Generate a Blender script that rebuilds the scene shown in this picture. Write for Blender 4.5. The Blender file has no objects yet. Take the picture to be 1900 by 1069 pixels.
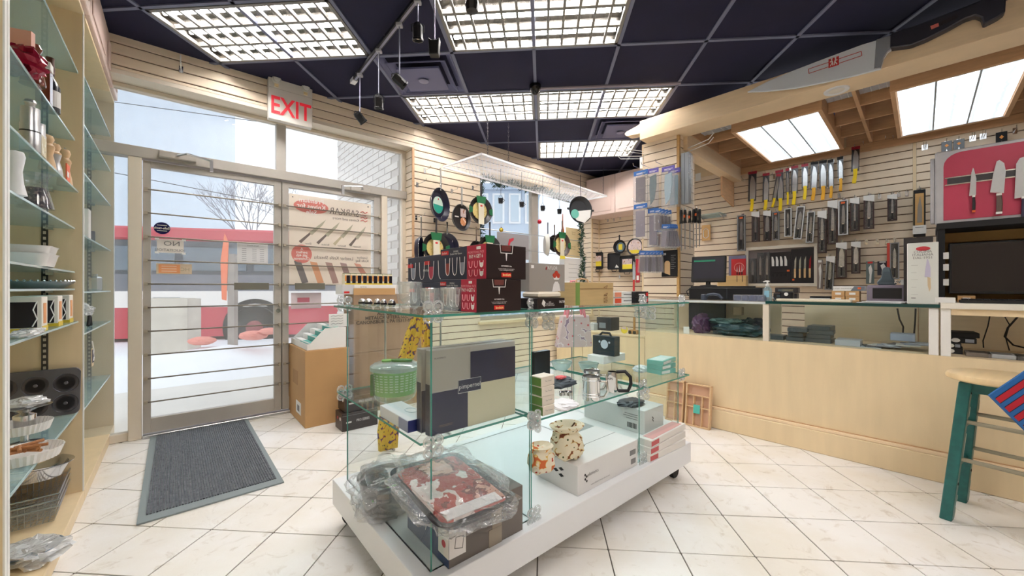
import bpy, bmesh, math, random
from mathutils import Vector, Matrix, noise
C = bpy.context.scene
COL = C.collection
random.seed(7)
PI = math.pi
CAMH = 1.12
F = 730.0
def lin(c):
 c = c / 255.0
 return c / 12.92 if c <= 0.04045 else ((c + 0.055) / 1.055) ** 2.4
def rgb(r, g, b):
 return (lin(r), lin(g), lin(b), 1)
# ---------------------------------------------------------------- camera, sky, exposure
cam = bpy.data.cameras.new('camera')
cam.sensor_width = 36
cam.lens = F / 1900 * 36
cam.clip_start = 0.02
cam.clip_end = 300
camo = bpy.data.objects.new('camera', cam)
COL.objects.link(camo)
camo.location = (0, 0, CAMH)
camo.rotation_euler = (PI / 2, 0, 0)
C.camera = camo
C.view_settings.view_transform = 'Standard'
C.view_settings.look = 'None'
C.view_settings.exposure = 1.05
C.view_settings.gamma = 1
C.view_settings.use_curve_mapping = False
SKY_STRENGTH = 0.95
TUBE_STRENGTH = 44.0
PANEL_STRENGTH = 5.0
C.cycles.transparent_max_bounces = 24
C.cycles.max_bounces = 9
C.cycles.sample_clamp_indirect = 6
w = bpy.data.worlds.new('sky')
C.world = w
w.use_nodes = True
nt = w.node_tree
bg = nt.nodes['Background']
tc = nt.nodes.new('ShaderNodeTexCoord')
nz = nt.nodes.new('ShaderNodeTexNoise')
nz.inputs['Scale'].default_value = 2.2
nz.inputs['Detail'].default_value = 4
cr = nt.nodes.new('ShaderNodeValToRGB')
cr.color_ramp.elements[0].position = 0.35
cr.color_ramp.elements[0].color = (0.78, 0.86, 1.0, 1)
cr.color_ramp.elements[1].position = 0.62
cr.color_ramp.elements[1].color = (1.0, 1.0, 1.0, 1)
nt.links.new(tc.outputs['Generated'], nz.inputs['Vector'])
nt.links.new(nz.outputs['Fac'], cr.inputs['Fac'])
nt.links.new(cr.outputs['Color'], bg.inputs['Color'])
bg.inputs['Strength'].default_value = SKY_STRENGTH
# ---------------------------------------------------------------- materials
MATS = {}
def mat(name, col, rough=0.5, metal=0.0, spec=0.5, var=0.0, scale=8.0, bump=0.0, emit=0.0, col2=None, stretch=None, coat=0.0):
 if name in MATS:
  return MATS[name]
 m = bpy.data.materials.new(name)
 m.use_nodes = True
 t = m.node_tree
 p = t.nodes['Principled BSDF']
 c = rgb(*col)
 p.inputs['Base Color'].default_value = c
 p.inputs['Roughness'].default_value = rough
 p.inputs['Metallic'].default_value = metal
 p.inputs['Specular IOR Level'].default_value = spec
 p.inputs['Coat Weight'].default_value = coat
 if emit:
  p.inputs['Emission Color'].default_value = c
  p.inputs['Emission Strength'].default_value = emit
 if var or bump or col2:
  co = t.nodes.new('ShaderNodeTexCoord')
  mp = t.nodes.new('ShaderNodeMapping')
  if stretch:
   mp.inputs['Scale'].default_value = stretch
  n = t.nodes.new('ShaderNodeTexNoise')
  n.inputs['Scale'].default_value = scale
  n.inputs['Detail'].default_value = 5
  t.links.new(co.outputs['Object'], mp.inputs['Vector'])
  t.links.new(mp.outputs['Vector'], n.inputs['Vector'])
  r = t.nodes.new('ShaderNodeValToRGB')
  r.color_ramp.elements[0].position = 0.3
  r.color_ramp.elements[1].position = 0.7
  if col2:
   r.color_ramp.elements[0].color = rgb(*col2)
  else:
   k = 1 - var
   r.color_ramp.elements[0].color = (c[0] * k, c[1] * k, c[2] * k, 1)
  r.color_ramp.elements[1].color = c
  t.links.new(n.outputs['Fac'], r.inputs['Fac'])
  t.links.new(r.outputs['Color'], p.inputs['Base Color'])
  if bump:
   b = t.nodes.new('ShaderNodeBump')
   b.inputs['Strength'].default_value = bump
   b.inputs['Distance'].default_value = 0.01
   t.links.new(n.outputs['Fac'], b.inputs['Height'])
   t.links.new(b.outputs['Normal'], p.inputs['Normal'])
 MATS[name] = m
 return m
def clear(name, tint=(240, 248, 246), gloss=0.05, rough=0.02, milky=0.0, milkcol=(255, 255, 255), fres=1.3, bump=0.0, bscale=60):
 if name in MATS:
  return MATS[name]
 m = bpy.data.materials.new(name)
 m.use_nodes = True
 t = m.node_tree
 t.nodes.remove(t.nodes['Principled BSDF'])
 out = t.nodes['Material Output']
 tr = t.nodes.new('ShaderNodeBsdfTransparent')
 tr.inputs['Color'].default_value = rgb(*tint)
 gl = t.nodes.new('ShaderNodeBsdfGlossy')
 gl.inputs['Roughness'].default_value = rough
 fr = t.nodes.new('ShaderNodeLayerWeight')      # same value on both sides of a thin sheet
 pw = t.nodes.new('ShaderNodeMath')
 pw.operation = 'POWER'
 pw.inputs[1].default_value = 5.0
 t.links.new(fr.outputs['Facing'], pw.inputs[0])
 ad = t.nodes.new('ShaderNodeMath')
 ad.operation = 'MULTIPLY_ADD'
 ad.inputs[1].default_value = min(.8, (fres - 1) * 2)
 ad.inputs[2].default_value = gloss
 t.links.new(pw.outputs[0], ad.inputs[0])
 mx = t.nodes.new('ShaderNodeMixShader')
 t.links.new(ad.outputs[0], mx.inputs['Fac'])
 src = tr
 if milky:
  df = t.nodes.new('ShaderNodeBsdfDiffuse')
  df.inputs['Color'].default_value = rgb(*milkcol)
  m2 = t.nodes.new('ShaderNodeMixShader')
  m2.inputs['Fac'].default_value = milky
  t.links.new(tr.outputs[0], m2.inputs[1])
  t.links.new(df.outputs[0], m2.inputs[2])
  src = m2
 t.links.new(src.outputs[0], mx.inputs[1])
 t.links.new(gl.outputs[0], mx.inputs[2])
 t.links.new(mx.outputs[0], out.inputs['Surface'])
 if bump:
  co = t.nodes.new('ShaderNodeTexCoord')
  n = t.nodes.new('ShaderNodeTexNoise')
  n.inputs['Scale'].default_value = bscale
  b = t.nodes.new('ShaderNodeBump')
  b.inputs['Strength'].default_value = bump
  b.inputs['Distance'].default_value = 0.01
  t.links.new(co.outputs['Object'], n.inputs['Vector'])
  t.links.new(n.outputs['Fac'], b.inputs['Height'])
  t.links.new(b.outputs['Normal'], gl.inputs['Normal'])
  t.links.new(b.outputs['Normal'], fr.inputs['Normal'])
 MATS[name] = m
 return m
def pattern(name, base, spots, scale=18, rough=0.8, kind='voronoi'):
 """printed fabric or photo print: a base colour with blotches of other colours"""
 if name in MATS:
  return MATS[name]
 m = mat(name, base, rough)
 t = m.node_tree
 p = t.nodes['Principled BSDF']
 co = t.nodes.new('ShaderNodeTexCoord')
 v = t.nodes.new('ShaderNodeTexVoronoi')
 v.inputs['Scale'].default_value = scale
 nn = t.nodes.new('ShaderNodeTexNoise')
 nn.inputs['Scale'].default_value = scale * 0.8
 nn.inputs['Detail'].default_value = 4
 r = t.nodes.new('ShaderNodeValToRGB')
 r.color_ramp.interpolation = 'CONSTANT'
 els = r.color_ramp.elements
 els[0].position = 0
 els[0].color = rgb(*spots[0])
 els[1].position = 0.18 if kind == 'voronoi' else 0.44
 els[1].color = rgb(*base)
 for i, s in enumerate(spots[1:]):
  e = els.new(0.80 + 0.07 * i if kind == 'voronoi' else 0.56 + 0.05 * i)
  e.color = rgb(*s)
 t.links.new(co.outputs['Object'], v.inputs['Vector'])
 t.links.new(co.outputs['Object'], nn.inputs['Vector'])
 mt = t.nodes.new('ShaderNodeMath')
 mt.operation = 'MULTIPLY'
 mt.inputs[1].default_value = 1.2
 if kind == 'voronoi':
  t.links.new(v.outputs['Distance'], mt.inputs[0])
 else:
  mt.inputs[1].default_value = 1.0
  t.links.new(nn.outputs['Fac'], mt.inputs[0])
 t.links.new(mt.outputs[0], r.inputs['Fac'])
 t.links.new(r.outputs['Color'], p.inputs['Base Color'])
 return m
def wood(name, col, dark=0.16, rough=0.45, stretch=(1, 1, 14), scale=5, spec=0.4):
 return mat(name, col, rough, var=dark, scale=scale, stretch=stretch, spec=spec)
SLAT = wood('maple_slat', (238, 220, 196), 0.05, 0.5, (1, 1, 9), 3)
GROOVE = mat('slat_groove', (96, 62, 44), 0.8)
MAPLE = wood('maple_panel', (234, 211, 172), 0.07, 0.42, (7, 7, 1), 2.5)
MAPLE2 = wood('maple_fascia', (240, 214, 178), 0.09, 0.4, (2, 2, 16), 3)
OAKD = wood('oak_lattice', (216, 172, 130), 0.18, 0.5, (2, 2, 14), 4)
EDGEW = mat('white_edge', (238, 236, 232), 0.4)
CREAM = mat('cream_frame', (226, 214, 196), 0.5, var=0.04)
ALU = mat('painted_aluminium', (188, 182, 174), 0.45, 0.2, var=0.06)
PINKW = mat('pinkish_cabinet', (232, 208, 198), 0.45)
NAVY = mat('ceiling_navy', (22, 22, 56), 0.85, var=0.25, scale=3)
TBAR = mat('ceiling_bar', (112, 116, 140), 0.5)
CHROME = mat('chrome', (215, 215, 215), 0.16, 1.0)
STEEL = mat('brushed_steel', (200, 200, 200), 0.3, 1.0, var=0.1, scale=20)
BLACK = mat('black_plastic', (22, 22, 26), 0.4)
BLACKM = mat('black_matte', (26, 25, 27), 0.75)
WHITE = mat('white_card', (238, 237, 234), 0.55)
WHITEG = mat('white_gloss', (236, 236, 238), 0.28)
GLASS = clear('shop_glass', (250, 254, 254), 0.025, 0.01, fres=1.28)
WGLASS = clear('window_glass', (246, 249, 250), 0.015, 0.01, fres=1.2, milky=0.14)  # milky share: dirt film on the pane, plus painted overexposure haze over the street
GEDGE = mat('green_glass_edge', (72, 142, 128), 0.2)
ACRY = clear('acrylic', (238, 240, 240), 0.14, 0.05, milky=0.25, fres=1.45)
PLAST = clear('clear_film', (250, 251, 252), 0.13, 0.16, milky=0.1, fres=1.4, bump=0.9, bscale=45)
PLASTW = clear('white_film', (244, 246, 248), 0.2, 0.2, milky=0.5, fres=1.4, bump=0.8, bscale=40)
KRAFT = mat('kraft_cardboard', (196, 154, 104), 0.75, var=0.07, scale=6)
KRAFTD = mat('old_cardboard', (168, 140, 114), 0.75, var=0.16, scale=3)
# ---------------------------------------------------------------- mesh maker
class M:
 def __init__(s):
  s.v = []
  s.f = []
  s.mi = []
  s.cur = 0
 def add(s, vs, fs):
  o = len(s.v)
  s.v += [tuple(p) for p in vs]
  s.f += [tuple(i + o for i in f) for f in fs]
  s.mi += [s.cur] * len(fs)
  return s
 def box(s, x0, x1, y0, y1, z0, z1):
  return s.add([(x0, y0, z0), (x1, y0, z0), (x1, y1, z0), (x0, y1, z0), (x0, y0, z1), (x1, y0, z1), (x1, y1, z1), (x0, y1, z1)],
                     [(0, 3, 2, 1), (4, 5, 6, 7), (0, 1, 5, 4), (1, 2, 6, 5), (2, 3, 7, 6), (3, 0, 4, 7)])
 def prism(s, poly, a0, a1, axis='y'):
  """poly in the plane square to axis, extruded from a0 to a1"""
  n = len(poly)
  def P(p, a):
   return {'y': (p[0], a, p[1]), 'z': (p[0], p[1], a), 'x': (a, p[0], p[1])}[axis]
  vs = [P(p, a0) for p in poly] + [P(p, a1) for p in poly]
  fs = [tuple(range(n - 1, -1, -1)), tuple(range(n, 2 * n))]
  fs += [(i, (i + 1) % n, n + (i + 1) % n, n + i) for i in range(n)]
  return s.add(vs, fs)
 def tube(s, pts, r, n=6, r1=None, cap=True):
  pts = [Vector(p) for p in pts]
  vs = []
  m = len(pts)
  prev = None
  for i, p in enumerate(pts):
   d = (pts[min(i + 1, m - 1)] - pts[max(i - 1, 0)])
   d = d.normalized() if d.length > 1e-9 else Vector((0, 0, 1))
   if prev is None:
    a = Vector((0, 0, 1)) if abs(d.z) < 0.9 else Vector((1, 0, 0))
    x = d.cross(a).normalized()
   else:
    x = (prev - d * prev.dot(d))
    x = x.normalized() if x.length > 1e-6 else d.cross(Vector((0, 0, 1))).normalized()
   prev = x
   y = d.cross(x)
   rr = r if r1 is None else r + (r1 - r) * i / max(1, m - 1)
   for k in range(n):
    t = 2 * PI * k / n
    vs.append(p + (x * math.cos(t) + y * math.sin(t)) * rr)
  fs = []
  for i in range(m - 1):
   for k in range(n):
    fs.append((i * n + k, i * n + (k + 1) % n, (i + 1) * n + (k + 1) % n, (i + 1) * n + k))
  if cap:
   fs.append(tuple(range(n - 1, -1, -1)))
   fs.append(tuple(range((m - 1) * n, m * n)))
  return s.add(vs, fs)
 def lathe(s, prof, n=24, c=(0, 0, 0), axis='z', sx=1.0, sy=1.0):
  vs = []
  for r, h in prof:
   for k in range(n):
    t = 2 * PI * k / n
    a, b = r * math.cos(t) * sx, r * math.sin(t) * sy
    if axis == 'z':
     vs.append((c[0] + a, c[1] + b, c[2] + h))
    elif axis == 'y':
     vs.append((c[0] + a, c[1] + h, c[2] + b))
    else:
     vs.append((c[0] + h, c[1] + a, c[2] + b))
  fs = []
  for i in range(len(prof) - 1):
   for k in range(n):
    fs.append((i * n + k, i * n + (k + 1) % n, (i + 1) * n + (k + 1) % n, (i + 1) * n + k))
  if prof[0][0] > 1e-6:
   fs.append(tuple(range(n - 1, -1, -1)))
  if prof[-1][0] > 1e-6:
   fs.append(tuple(range((len(prof) - 1) * n, len(prof) * n)))
  return s.add(vs, fs)
 def build(s, name, m, parent=None, smooth=False, loc=(0, 0, 0), rz=0.0, rot=None, bevel=0.0):
  me = bpy.data.meshes.new(name)
  me.from_pydata(s.v, [], s.f)
  ms = m if isinstance(m, (list, tuple)) else [m]
  for k in ms:
   me.materials.append(k)
  if len(ms) > 1:
   for p, i in zip(me.polygons, s.mi):
    p.material_index = i
  bm = bmesh.new()
  bm.from_mesh(me)
  bmesh.ops.recalc_face_normals(bm, faces=bm.faces)
  if bevel:
   bmesh.ops.bevel(bm, geom=[e for e in bm.edges], offset=bevel, segments=1, affect='EDGES', clamp_overlap=True)
  bm.to_mesh(me)
  bm.free()
  if smooth:
   for p in me.polygons:
    p.use_smooth = True
   me.set_sharp_from_angle(angle=math.radians(40))
  return link(name, me, parent, loc, rz, rot)
def link(name, me, parent=None, loc=(0, 0, 0), rz=0.0, rot=None):
 o = bpy.data.objects.new(name, me)
 COL.objects.link(o)
 o.location = loc
 o.rotation_euler = rot if rot else (0, 0, rz)
 if parent:
  o.parent = parent
 return o
def tag(o, label, cat, group=None, kind=None):
 if label:
  o['label'] = label
 if cat:
  o['category'] = cat
 if group:
  o['group'] = group
 if kind:
  o['kind'] = kind
 return o
def T(name, label, cat, loc, rz=0.0, group=None, rot=None):
 o = link(name, None, None, loc, rz, rot)
 return tag(o, label, cat, group)
def S(o):
 o['kind'] = 'structure'
 return o
def bx(name, m, parent, *b, bevel=0.0, label=None):
 o = M().box(*b).build(name, m, parent, bevel=bevel)
 if label:
  o['label'] = label
 return o
TXT = {}
def text(body, size, m, parent, loc, face='R', mirror=False, name='lettering', bold=False, squash=1.0):
 """flat lettering lying on a face; face R looks along -y, L looks along -x, T looks up"""
 key = (body, mirror, bold)
 if key not in TXT:
  cu = bpy.data.curves.new('lettering', 'FONT')
  cu.body = body
  cu.size = 1
  cu.align_x = 'CENTER'
  cu.align_y = 'CENTER'
  cu.extrude = 0.001
  cu.resolution_u = 2
  cu.space_line = 0.9
  if bold:
   cu.offset = 0.018
  o = bpy.data.objects.new('t', cu)
  COL.objects.link(o)
  dg = bpy.context.evaluated_depsgraph_get()
  me = bpy.data.meshes.new_from_object(o.evaluated_get(dg))
  COL.objects.unlink(o)
  bpy.data.objects.remove(o)
  if mirror:
   for v in me.vertices:
    v.co.x = -v.co.x
   me.flip_normals()
  TXT[key] = me
 me = TXT[key].copy()
 me.name = 'lettering'
 me.materials.clear()
 me.materials.append(m)
 rot = {'R': (PI / 2, 0, 0), 'L': (PI / 2, 0, -PI / 2), 'T': (0, 0, 0), 'TL': (0, 0, -PI / 2), 'V': (PI / 2, PI / 2, 0)}[face]
 o = link(name, me, parent, loc, 0, rot)
 o.scale = (size * squash, size, size)
 return o
# ---------------------------------------------------------------- pixel and wall geometry
def rx(px):
 return (px - 950) / F
def zat(py, d):
 return CAMH + (534 - py) / F * d
def fl(px, py, z=0.0):
 d = F * (CAMH - z) / (py - 534)
 return Vector((rx(px) * d, d, z))
class Wall:
 def __init__(s, n, c):
  L = math.hypot(*n)
  s.n = (n[0] / L, n[1] / L)
  s.c = c
  s.a = (s.n[1], -s.n[0])
  s.rz = math.atan2(s.a[1], s.a[0])
 def hit(s, px, py, e=0.0):
  """point where the line of sight meets the plane e in front of the wall: (along, height, world point)"""
  d = (s.c - e) / (s.n[0] * rx(px) + s.n[1])
  P = Vector((rx(px) * d, d, zat(py, d)))
  return P.x * s.a[0] + P.y * s.a[1], P.z, P
 def pt(s, x, e, z):
  return Vector((s.a[0] * x + s.n[0] * (s.c - e), s.a[1] * x + s.n[1] * (s.c - e), z))
 def rect(s, x0, y0, x1, y1, e=0.0):
  """pixel box -> (base point, width, height)"""
  xc = (x0 + x1) / 2
  a0 = s.hit(x0, y0, e)[0]
  a1 = s.hit(x1, y0, e)[0]
  _, zt, _ = s.hit(xc, y0, e)
  _, zb, P = s.hit(xc, y1, e)
  P = s.pt((a0 + a1) / 2, e, zb)
  return P, a1 - a0, zt - zb
WW = Wall((-.6515, .7587), 3.85)      # window wall, slat face
WF = Wall((-.6515, .7587), 4.03)      # window and door frames
BW = Wall((.7217, .6923), 5.35)       # knife wall
CW = Wall((.7217, .6923), 3.37)       # counter front
LW = Wall((-.7621, -.6475), .373)     # shelf fronts on the left
DW = Wall((-.6515, .7587), 0.0)       # directions of the island
A_W, A_B, A_L = WW.rz, BW.rz, LW.rz
CEIL = CAMH + 1.75
# ================================================================ FLOOR
def corner(w1, w2):
 a, b = w1.n
 c, d = w2.n
 det = a * d - b * c
 return ((w1.c * d - b * w2.c) / det, (a * w2.c - w1.c * c) / det)
GA = math.radians(4.4)
g1 = Vector((math.sin(GA), math.cos(GA), 0))
g2 = Vector((math.cos(GA), -math.sin(GA), 0))
TS = .302
XR = BW                                              # the knife wall
ROOM_BACK = -3.0
def inside(P, m=0.0):
 return (P.x * WF.n[0] + P.y * WF.n[1] < WF.c + m and P.x * BW.n[0] + P.y * BW.n[1] < BW.c + m and
   P.x * LW.n[0] + P.y * LW.n[1] < LW.c + .4 + m and P.y > -3.2 and P.x < 5.6)
GROUT = mat('grout', (104, 97, 88), 0.9)
def tile_mat():
 m = mat('stone_tile', (236, 226, 208), 0.3, spec=0.6)
 t = m.node_tree
 p = t.nodes['Principled BSDF']
 co = t.nodes.new('ShaderNodeTexCoord')
 geo = t.nodes.new('ShaderNodeNewGeometry')
 n = t.nodes.new('ShaderNodeTexNoise')
 n.inputs['Scale'].default_value = 2.2
 n.inputs['Detail'].default_value = 6
 n2 = t.nodes.new('ShaderNodeTexNoise')
 n2.inputs['Scale'].default_value = 9
 n2.inputs['Detail'].default_value = 9
 n2.inputs['Roughness'].default_value = 0.65
 n2.inputs['Distortion'].default_value = 1.6
 for q in (n, n2):
  t.links.new(geo.outputs['Position'], q.inputs['Vector'])
 r = t.nodes.new('ShaderNodeValToRGB')
 r.color_ramp.elements[0].position = 0.36
 r.color_ramp.elements[0].color = rgb(236, 229, 218)
 r.color_ramp.elements[1].position = 0.6
 r.color_ramp.elements[1].color = rgb(245, 242, 239)
 t.links.new(n.outputs['Fac'], r.inputs['Fac'])
 r2 = t.nodes.new('ShaderNodeValToRGB')
 for e, ps, cc in zip(r2.color_ramp.elements, (0.30, 0.43), ((190, 172, 146), (255, 255, 255))):
  e.position = ps
  e.color = rgb(*cc)
 t.links.new(n2.outputs['Fac'], r2.inputs['Fac'])
 mx = t.nodes.new('ShaderNodeMix')
 mx.data_type = 'RGBA'
 mx.blend_type = 'MULTIPLY'
 mx.inputs[0].default_value = 0.4
 t.links.new(r.outputs['Color'], mx.inputs[6])
 t.links.new(r2.outputs['Color'], mx.inputs[7])
 t.links.new(mx.outputs[2], p.inputs['Base Color'])
 b = t.nodes.new('ShaderNodeBump')
 b.inputs['Strength'].default_value = 0.35
 b.inputs['Distance'].default_value = 0.008
 t.links.new(n2.outputs['Fac'], b.inputs['Height'])
 t.links.new(b.outputs['Normal'], p.inputs['Normal'])
 return m
TILE = tile_mat()
outl = []
def hull():
 c1 = corner(WF, BW)
 c2 = corner(WF, Wall(LW.n, LW.c + .42))
 L2 = Wall(LW.n, LW.c + .42)
 def aty(wl, y):
  return ((wl.c - wl.n[1] * y) / wl.n[0], y)
 return [c2, c1, aty(BW, -.3), (5.62, -3.2), aty(L2, -3.2)]
HULL = hull()
floor = S(M().prism(HULL, -.08, -.0045, 'z').build('floor', GROUT))
h = TS / 2 - .0029
tm = M().prism([(-h + .003, -h), (h - .003, -h), (h, -h + .003), (h, h - .003), (h - .003, h), (-h + .003, h), (-h, h - .003), (-h, -h + .003)], -.006, 0, 'z')
tilemesh = None
cells = []
for i in range(-22, 24):
 for j in range(-18, 26):
  P = g2 * (.584 + TS * (i + .5)) + g1 * (1.713 + TS * (j + .5))
  if not inside(P, .1):
   continue
  vis = P.y > .95 and abs(P.x) < 1.36 * P.y + .3
  hid = P.x * CW.n[0] + P.y * CW.n[1] > CW.c + .15
  cells.append((0 if (vis and not hid) else 1, P.length, P))
cells.sort(key=lambda q: (q[0], q[1]))
rest = M()
for k, (v_, d_, P) in enumerate(cells):
 if k < 298 and v_ == 0:
  if tilemesh is None:
   o = tm.build('tile', TILE, floor, loc=P, rz=-GA)
   tilemesh = o.data
  else:
   o = link('tile', tilemesh, floor, P, -GA)
  o.location.z = random.uniform(-.0012, 0.0)
 else:
  vs = [tuple((g2 * q[0] + g1 * q[1] + P + Vector((0, 0, q[2])))) for q in tm.v]
  rest.add(vs, tm.f)
tag(rest.build('tiles_beyond', TILE, floor), None, None, None, 'stuff')
# ================================================================ CEILING
N0 = Vector((.207, 3.481, CEIL))
CELL = .6096
def cpt(i, j, z=CEIL):
 P = N0 + g2 * (CELL * i) + g1 * (CELL * j)
 return Vector((P.x, P.y, z))
ceiling = S(M().prism(HULL, CEIL + .12, CEIL + .16, 'z').build('ceiling', mat('plenum_dark', (14, 14, 30), 0.9)))
FIX = [(-4, -2, -2), (-1, 1, -2), (-2, 0, 0), (0, 2, 0), (0, 2, 2), (-4, -2, -5), (-1, 1, -5), (2, 4, -5), (-1, 1, -8), (2, 4, -8)]  # entries behind the camera are unseen fixtures, added to brighten the room
taken = set()
for a, b, j in FIX:
 for i in range(a, b):
  taken.add((i, j))
DIFF = [(-2, -1), (1, 1)]
taken |= set(DIFF)
hh = CELL / 2 - .004
pm = M().box(-hh, hh, -hh, hh, .004, .02)
pmesh = None
bars = M()
for i in range(-8, 11):
 for j in range(-11, 6):
  P = cpt(i + .5, j + .5)
  if not inside(P, .0):
   continue
  if (i, j) in taken:
   continue
  if pmesh is None:
   o = pm.build('ceiling_panel', NAVY, ceiling, loc=P, rz=-GA)
   pmesh = o.data
  else:
   link('ceiling_panel', pmesh, ceiling, P, -GA)
def clip_line(p, d):
 """clip the infinite line p+t*d to the convex room outline"""
 t0, t1 = -20, 20
 n = len(HULL)
 cx = sum(q[0] for q in HULL) / n
 cy = sum(q[1] for q in HULL) / n
 for k in range(n):
  a, b = HULL[k], HULL[(k + 1) % n]
  e = (b[1] - a[1], -(b[0] - a[0]))
  if e[0] * (cx - a[0]) + e[1] * (cy - a[1]) < 0:
   e = (-e[0], -e[1])
  num = e[0] * (p.x - a[0]) + e[1] * (p.y - a[1])
  den = e[0] * d.x + e[1] * d.y
  if abs(den) < 1e-9:
   if num < 0:
    return None
   continue
  t = -num / den
  if den > 0:
   t0 = max(t0, t)
  else:
   t1 = min(t1, t)
 return (t0, t1) if t1 - t0 > .05 else None
def bar(p, d):
 c = clip_line(p, d)
 if not c:
  return
 A = p + d * c[0]
 L = (c[1] - c[0])
 o = M().box(0, L, -.012, .012, -.006, .03).build('ceiling_bar', TBAR, ceiling, loc=(A.x, A.y, CEIL), rz=math.atan2(d.y, d.x))
for i in range(-8, 11):
 bar(cpt(i, 0), g1)
for j in range(-11, 6):
 bar(cpt(0, j), g2)
TUBE = mat('fluorescent_tube', (255, 251, 248), 0.5, emit=TUBE_STRENGTH)
REFL = mat('reflector_foil', (104, 100, 94), 0.25, 1.0, var=0.35, scale=9, bump=0.5)
LOUV = mat('louver_white', (128, 126, 122), 0.35)
TUBEH = None
def fixture(a, j, label):
 W2, D2 = CELL * 2 - .03, CELL - .03
 P = cpt(a + 1, j + .5)
 t = T('ceiling_light', label, 'light', (P.x, P.y, CEIL - .006), -GA, 'recessed fluorescent lights in the ceiling grid')
 x, y = W2 / 2, D2 / 2
 f = M()
 f.box(-x, x, -y, -y + .022, -.004, .02).box(-x, x, y - .022, y, -.004, .02)
 f.box(-x, -x + .022, -y, y, -.004, .02).box(x - .022, x, -y, y, -.004, .02)
 f.build('frame', LOUV, t)
 r = M()
 nb = 3
 pts = []
 for k in range(nb):
  c = -y + (k + .5) * D2 / nb
  wd = D2 / nb / 2
  for q in range(9):
   ang = PI * q / 8
   pts.append((c - wd * math.cos(ang), .02 + .075 * math.sin(ang) ** .7))
 for k in range(len(pts) - 1):
  (y0, z0), (y1, z1) = pts[k], pts[k + 1]
  r.add([(-x, y0, z0), (x, y0, z0), (x, y1, z1), (-x, y1, z1)], [(0, 1, 2, 3)])
 r.box(-x, -x + .006, -y, y, 0, .1).box(x - .006, x, -y, y, 0, .1)
 r.build('reflector', REFL, t)
 for k in range(nb):
  c = -y + (k + .5) * D2 / nb
  M().tube([(-x + .03, c, .045), (x - .03, c, .045)], .013, 8).build('tube', TUBE, t, smooth=True)
  if k:
   yy = -y + k * D2 / nb
   M().prism([(yy - .012, .003), (yy + .012, .003), (yy, .05)], -x, x, 'x').build('louver_rail', LOUV, t)
 bm_ = None
 for k in range(11):
  xx = -x + (k + 1) * W2 / 12
  if bm_ is None:
   o = M().prism([(-.008, .002), (.008, .002), (.0015, .034), (-.0015, .034)], -y + .02, y - .02).build('louver_blade', LOUV, t, loc=(xx, 0, 0))
   bm_ = o.data
  else:
   link('louver_blade', bm_, t, (xx, 0, 0))
LL = ['wide louvered fluorescent light over the glass entrance doors', 'large louvered fluorescent light at the top edge above the island',
      'louvered fluorescent light left of the black dome camera', 'louvered fluorescent light right of the black dome camera',
      'small far fluorescent light beside the far square air diffuser',
      'added unseen fluorescent light behind the one over the entrance doors', 'added unseen fluorescent light in the ceiling middle behind the viewer',
      'added unseen fluorescent light over the stool side of the rear floor', 'added unseen fluorescent light nearest the rear wall',
      'added unseen fluorescent light in the rear right ceiling corner']
for k, (a, b, j) in enumerate(FIX):
 fixture(a, j, LL[k])
DIFFM = mat('diffuser_grey', (100, 102, 136), 0.5)
for k, (i, j) in enumerate(DIFF):
 P = cpt(i + .5, j + .5)
 t = T('air_diffuser', ['square stepped air diffuser near the track lights', 'square stepped air diffuser above the far light'][k], 'vent', (P.x, P.y, CEIL), -GA)
 for q, (s0, s1, z0, z1) in enumerate([(.29, .24, -.004, .03), (.235, .18, -.02, .02), (.17, .0, -.035, -.02)]):
  m_ = M()
  if s1:
   for a_, b_ in ((s0, z0),):
    vs = []
    for s_, z_ in ((s0, z0), (s1, z1)):
     vs += [(-s_, -s_, z_), (s_, -s_, z_), (s_, s_, z_), (-s_, s_, z_)]
    m_.add(vs, [(n, (n + 1) % 4, 4 + (n + 1) % 4, 4 + n) for n in range(4)])
    m_.box(-s0, s0, -s0, -s0 + .006, z0 - .002, z0 + .006).box(-s0, s0, s0 - .006, s0, z0 - .002, z0 + .006)
    m_.box(-s0, -s0 + .006, -s0, s0, z0 - .002, z0 + .006).box(s0 - .006, s0, -s0, s0, z0 - .002, z0 + .006)
  else:
   m_.box(-s0, s0, -s0, s0, z0, z1)
  m_.build('diffuser_ring' if s1 else 'centre_plate', DIFFM, t)
 M().lathe([(.04, -.045), (.03, -.048), (0, -.048)], 16).build('knob', mat('knob_lilac', (130, 130, 160), .4), t, smooth=True)
 bx('backing', NAVY, t, -.29, .29, -.29, .29, .035, .05)
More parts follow.
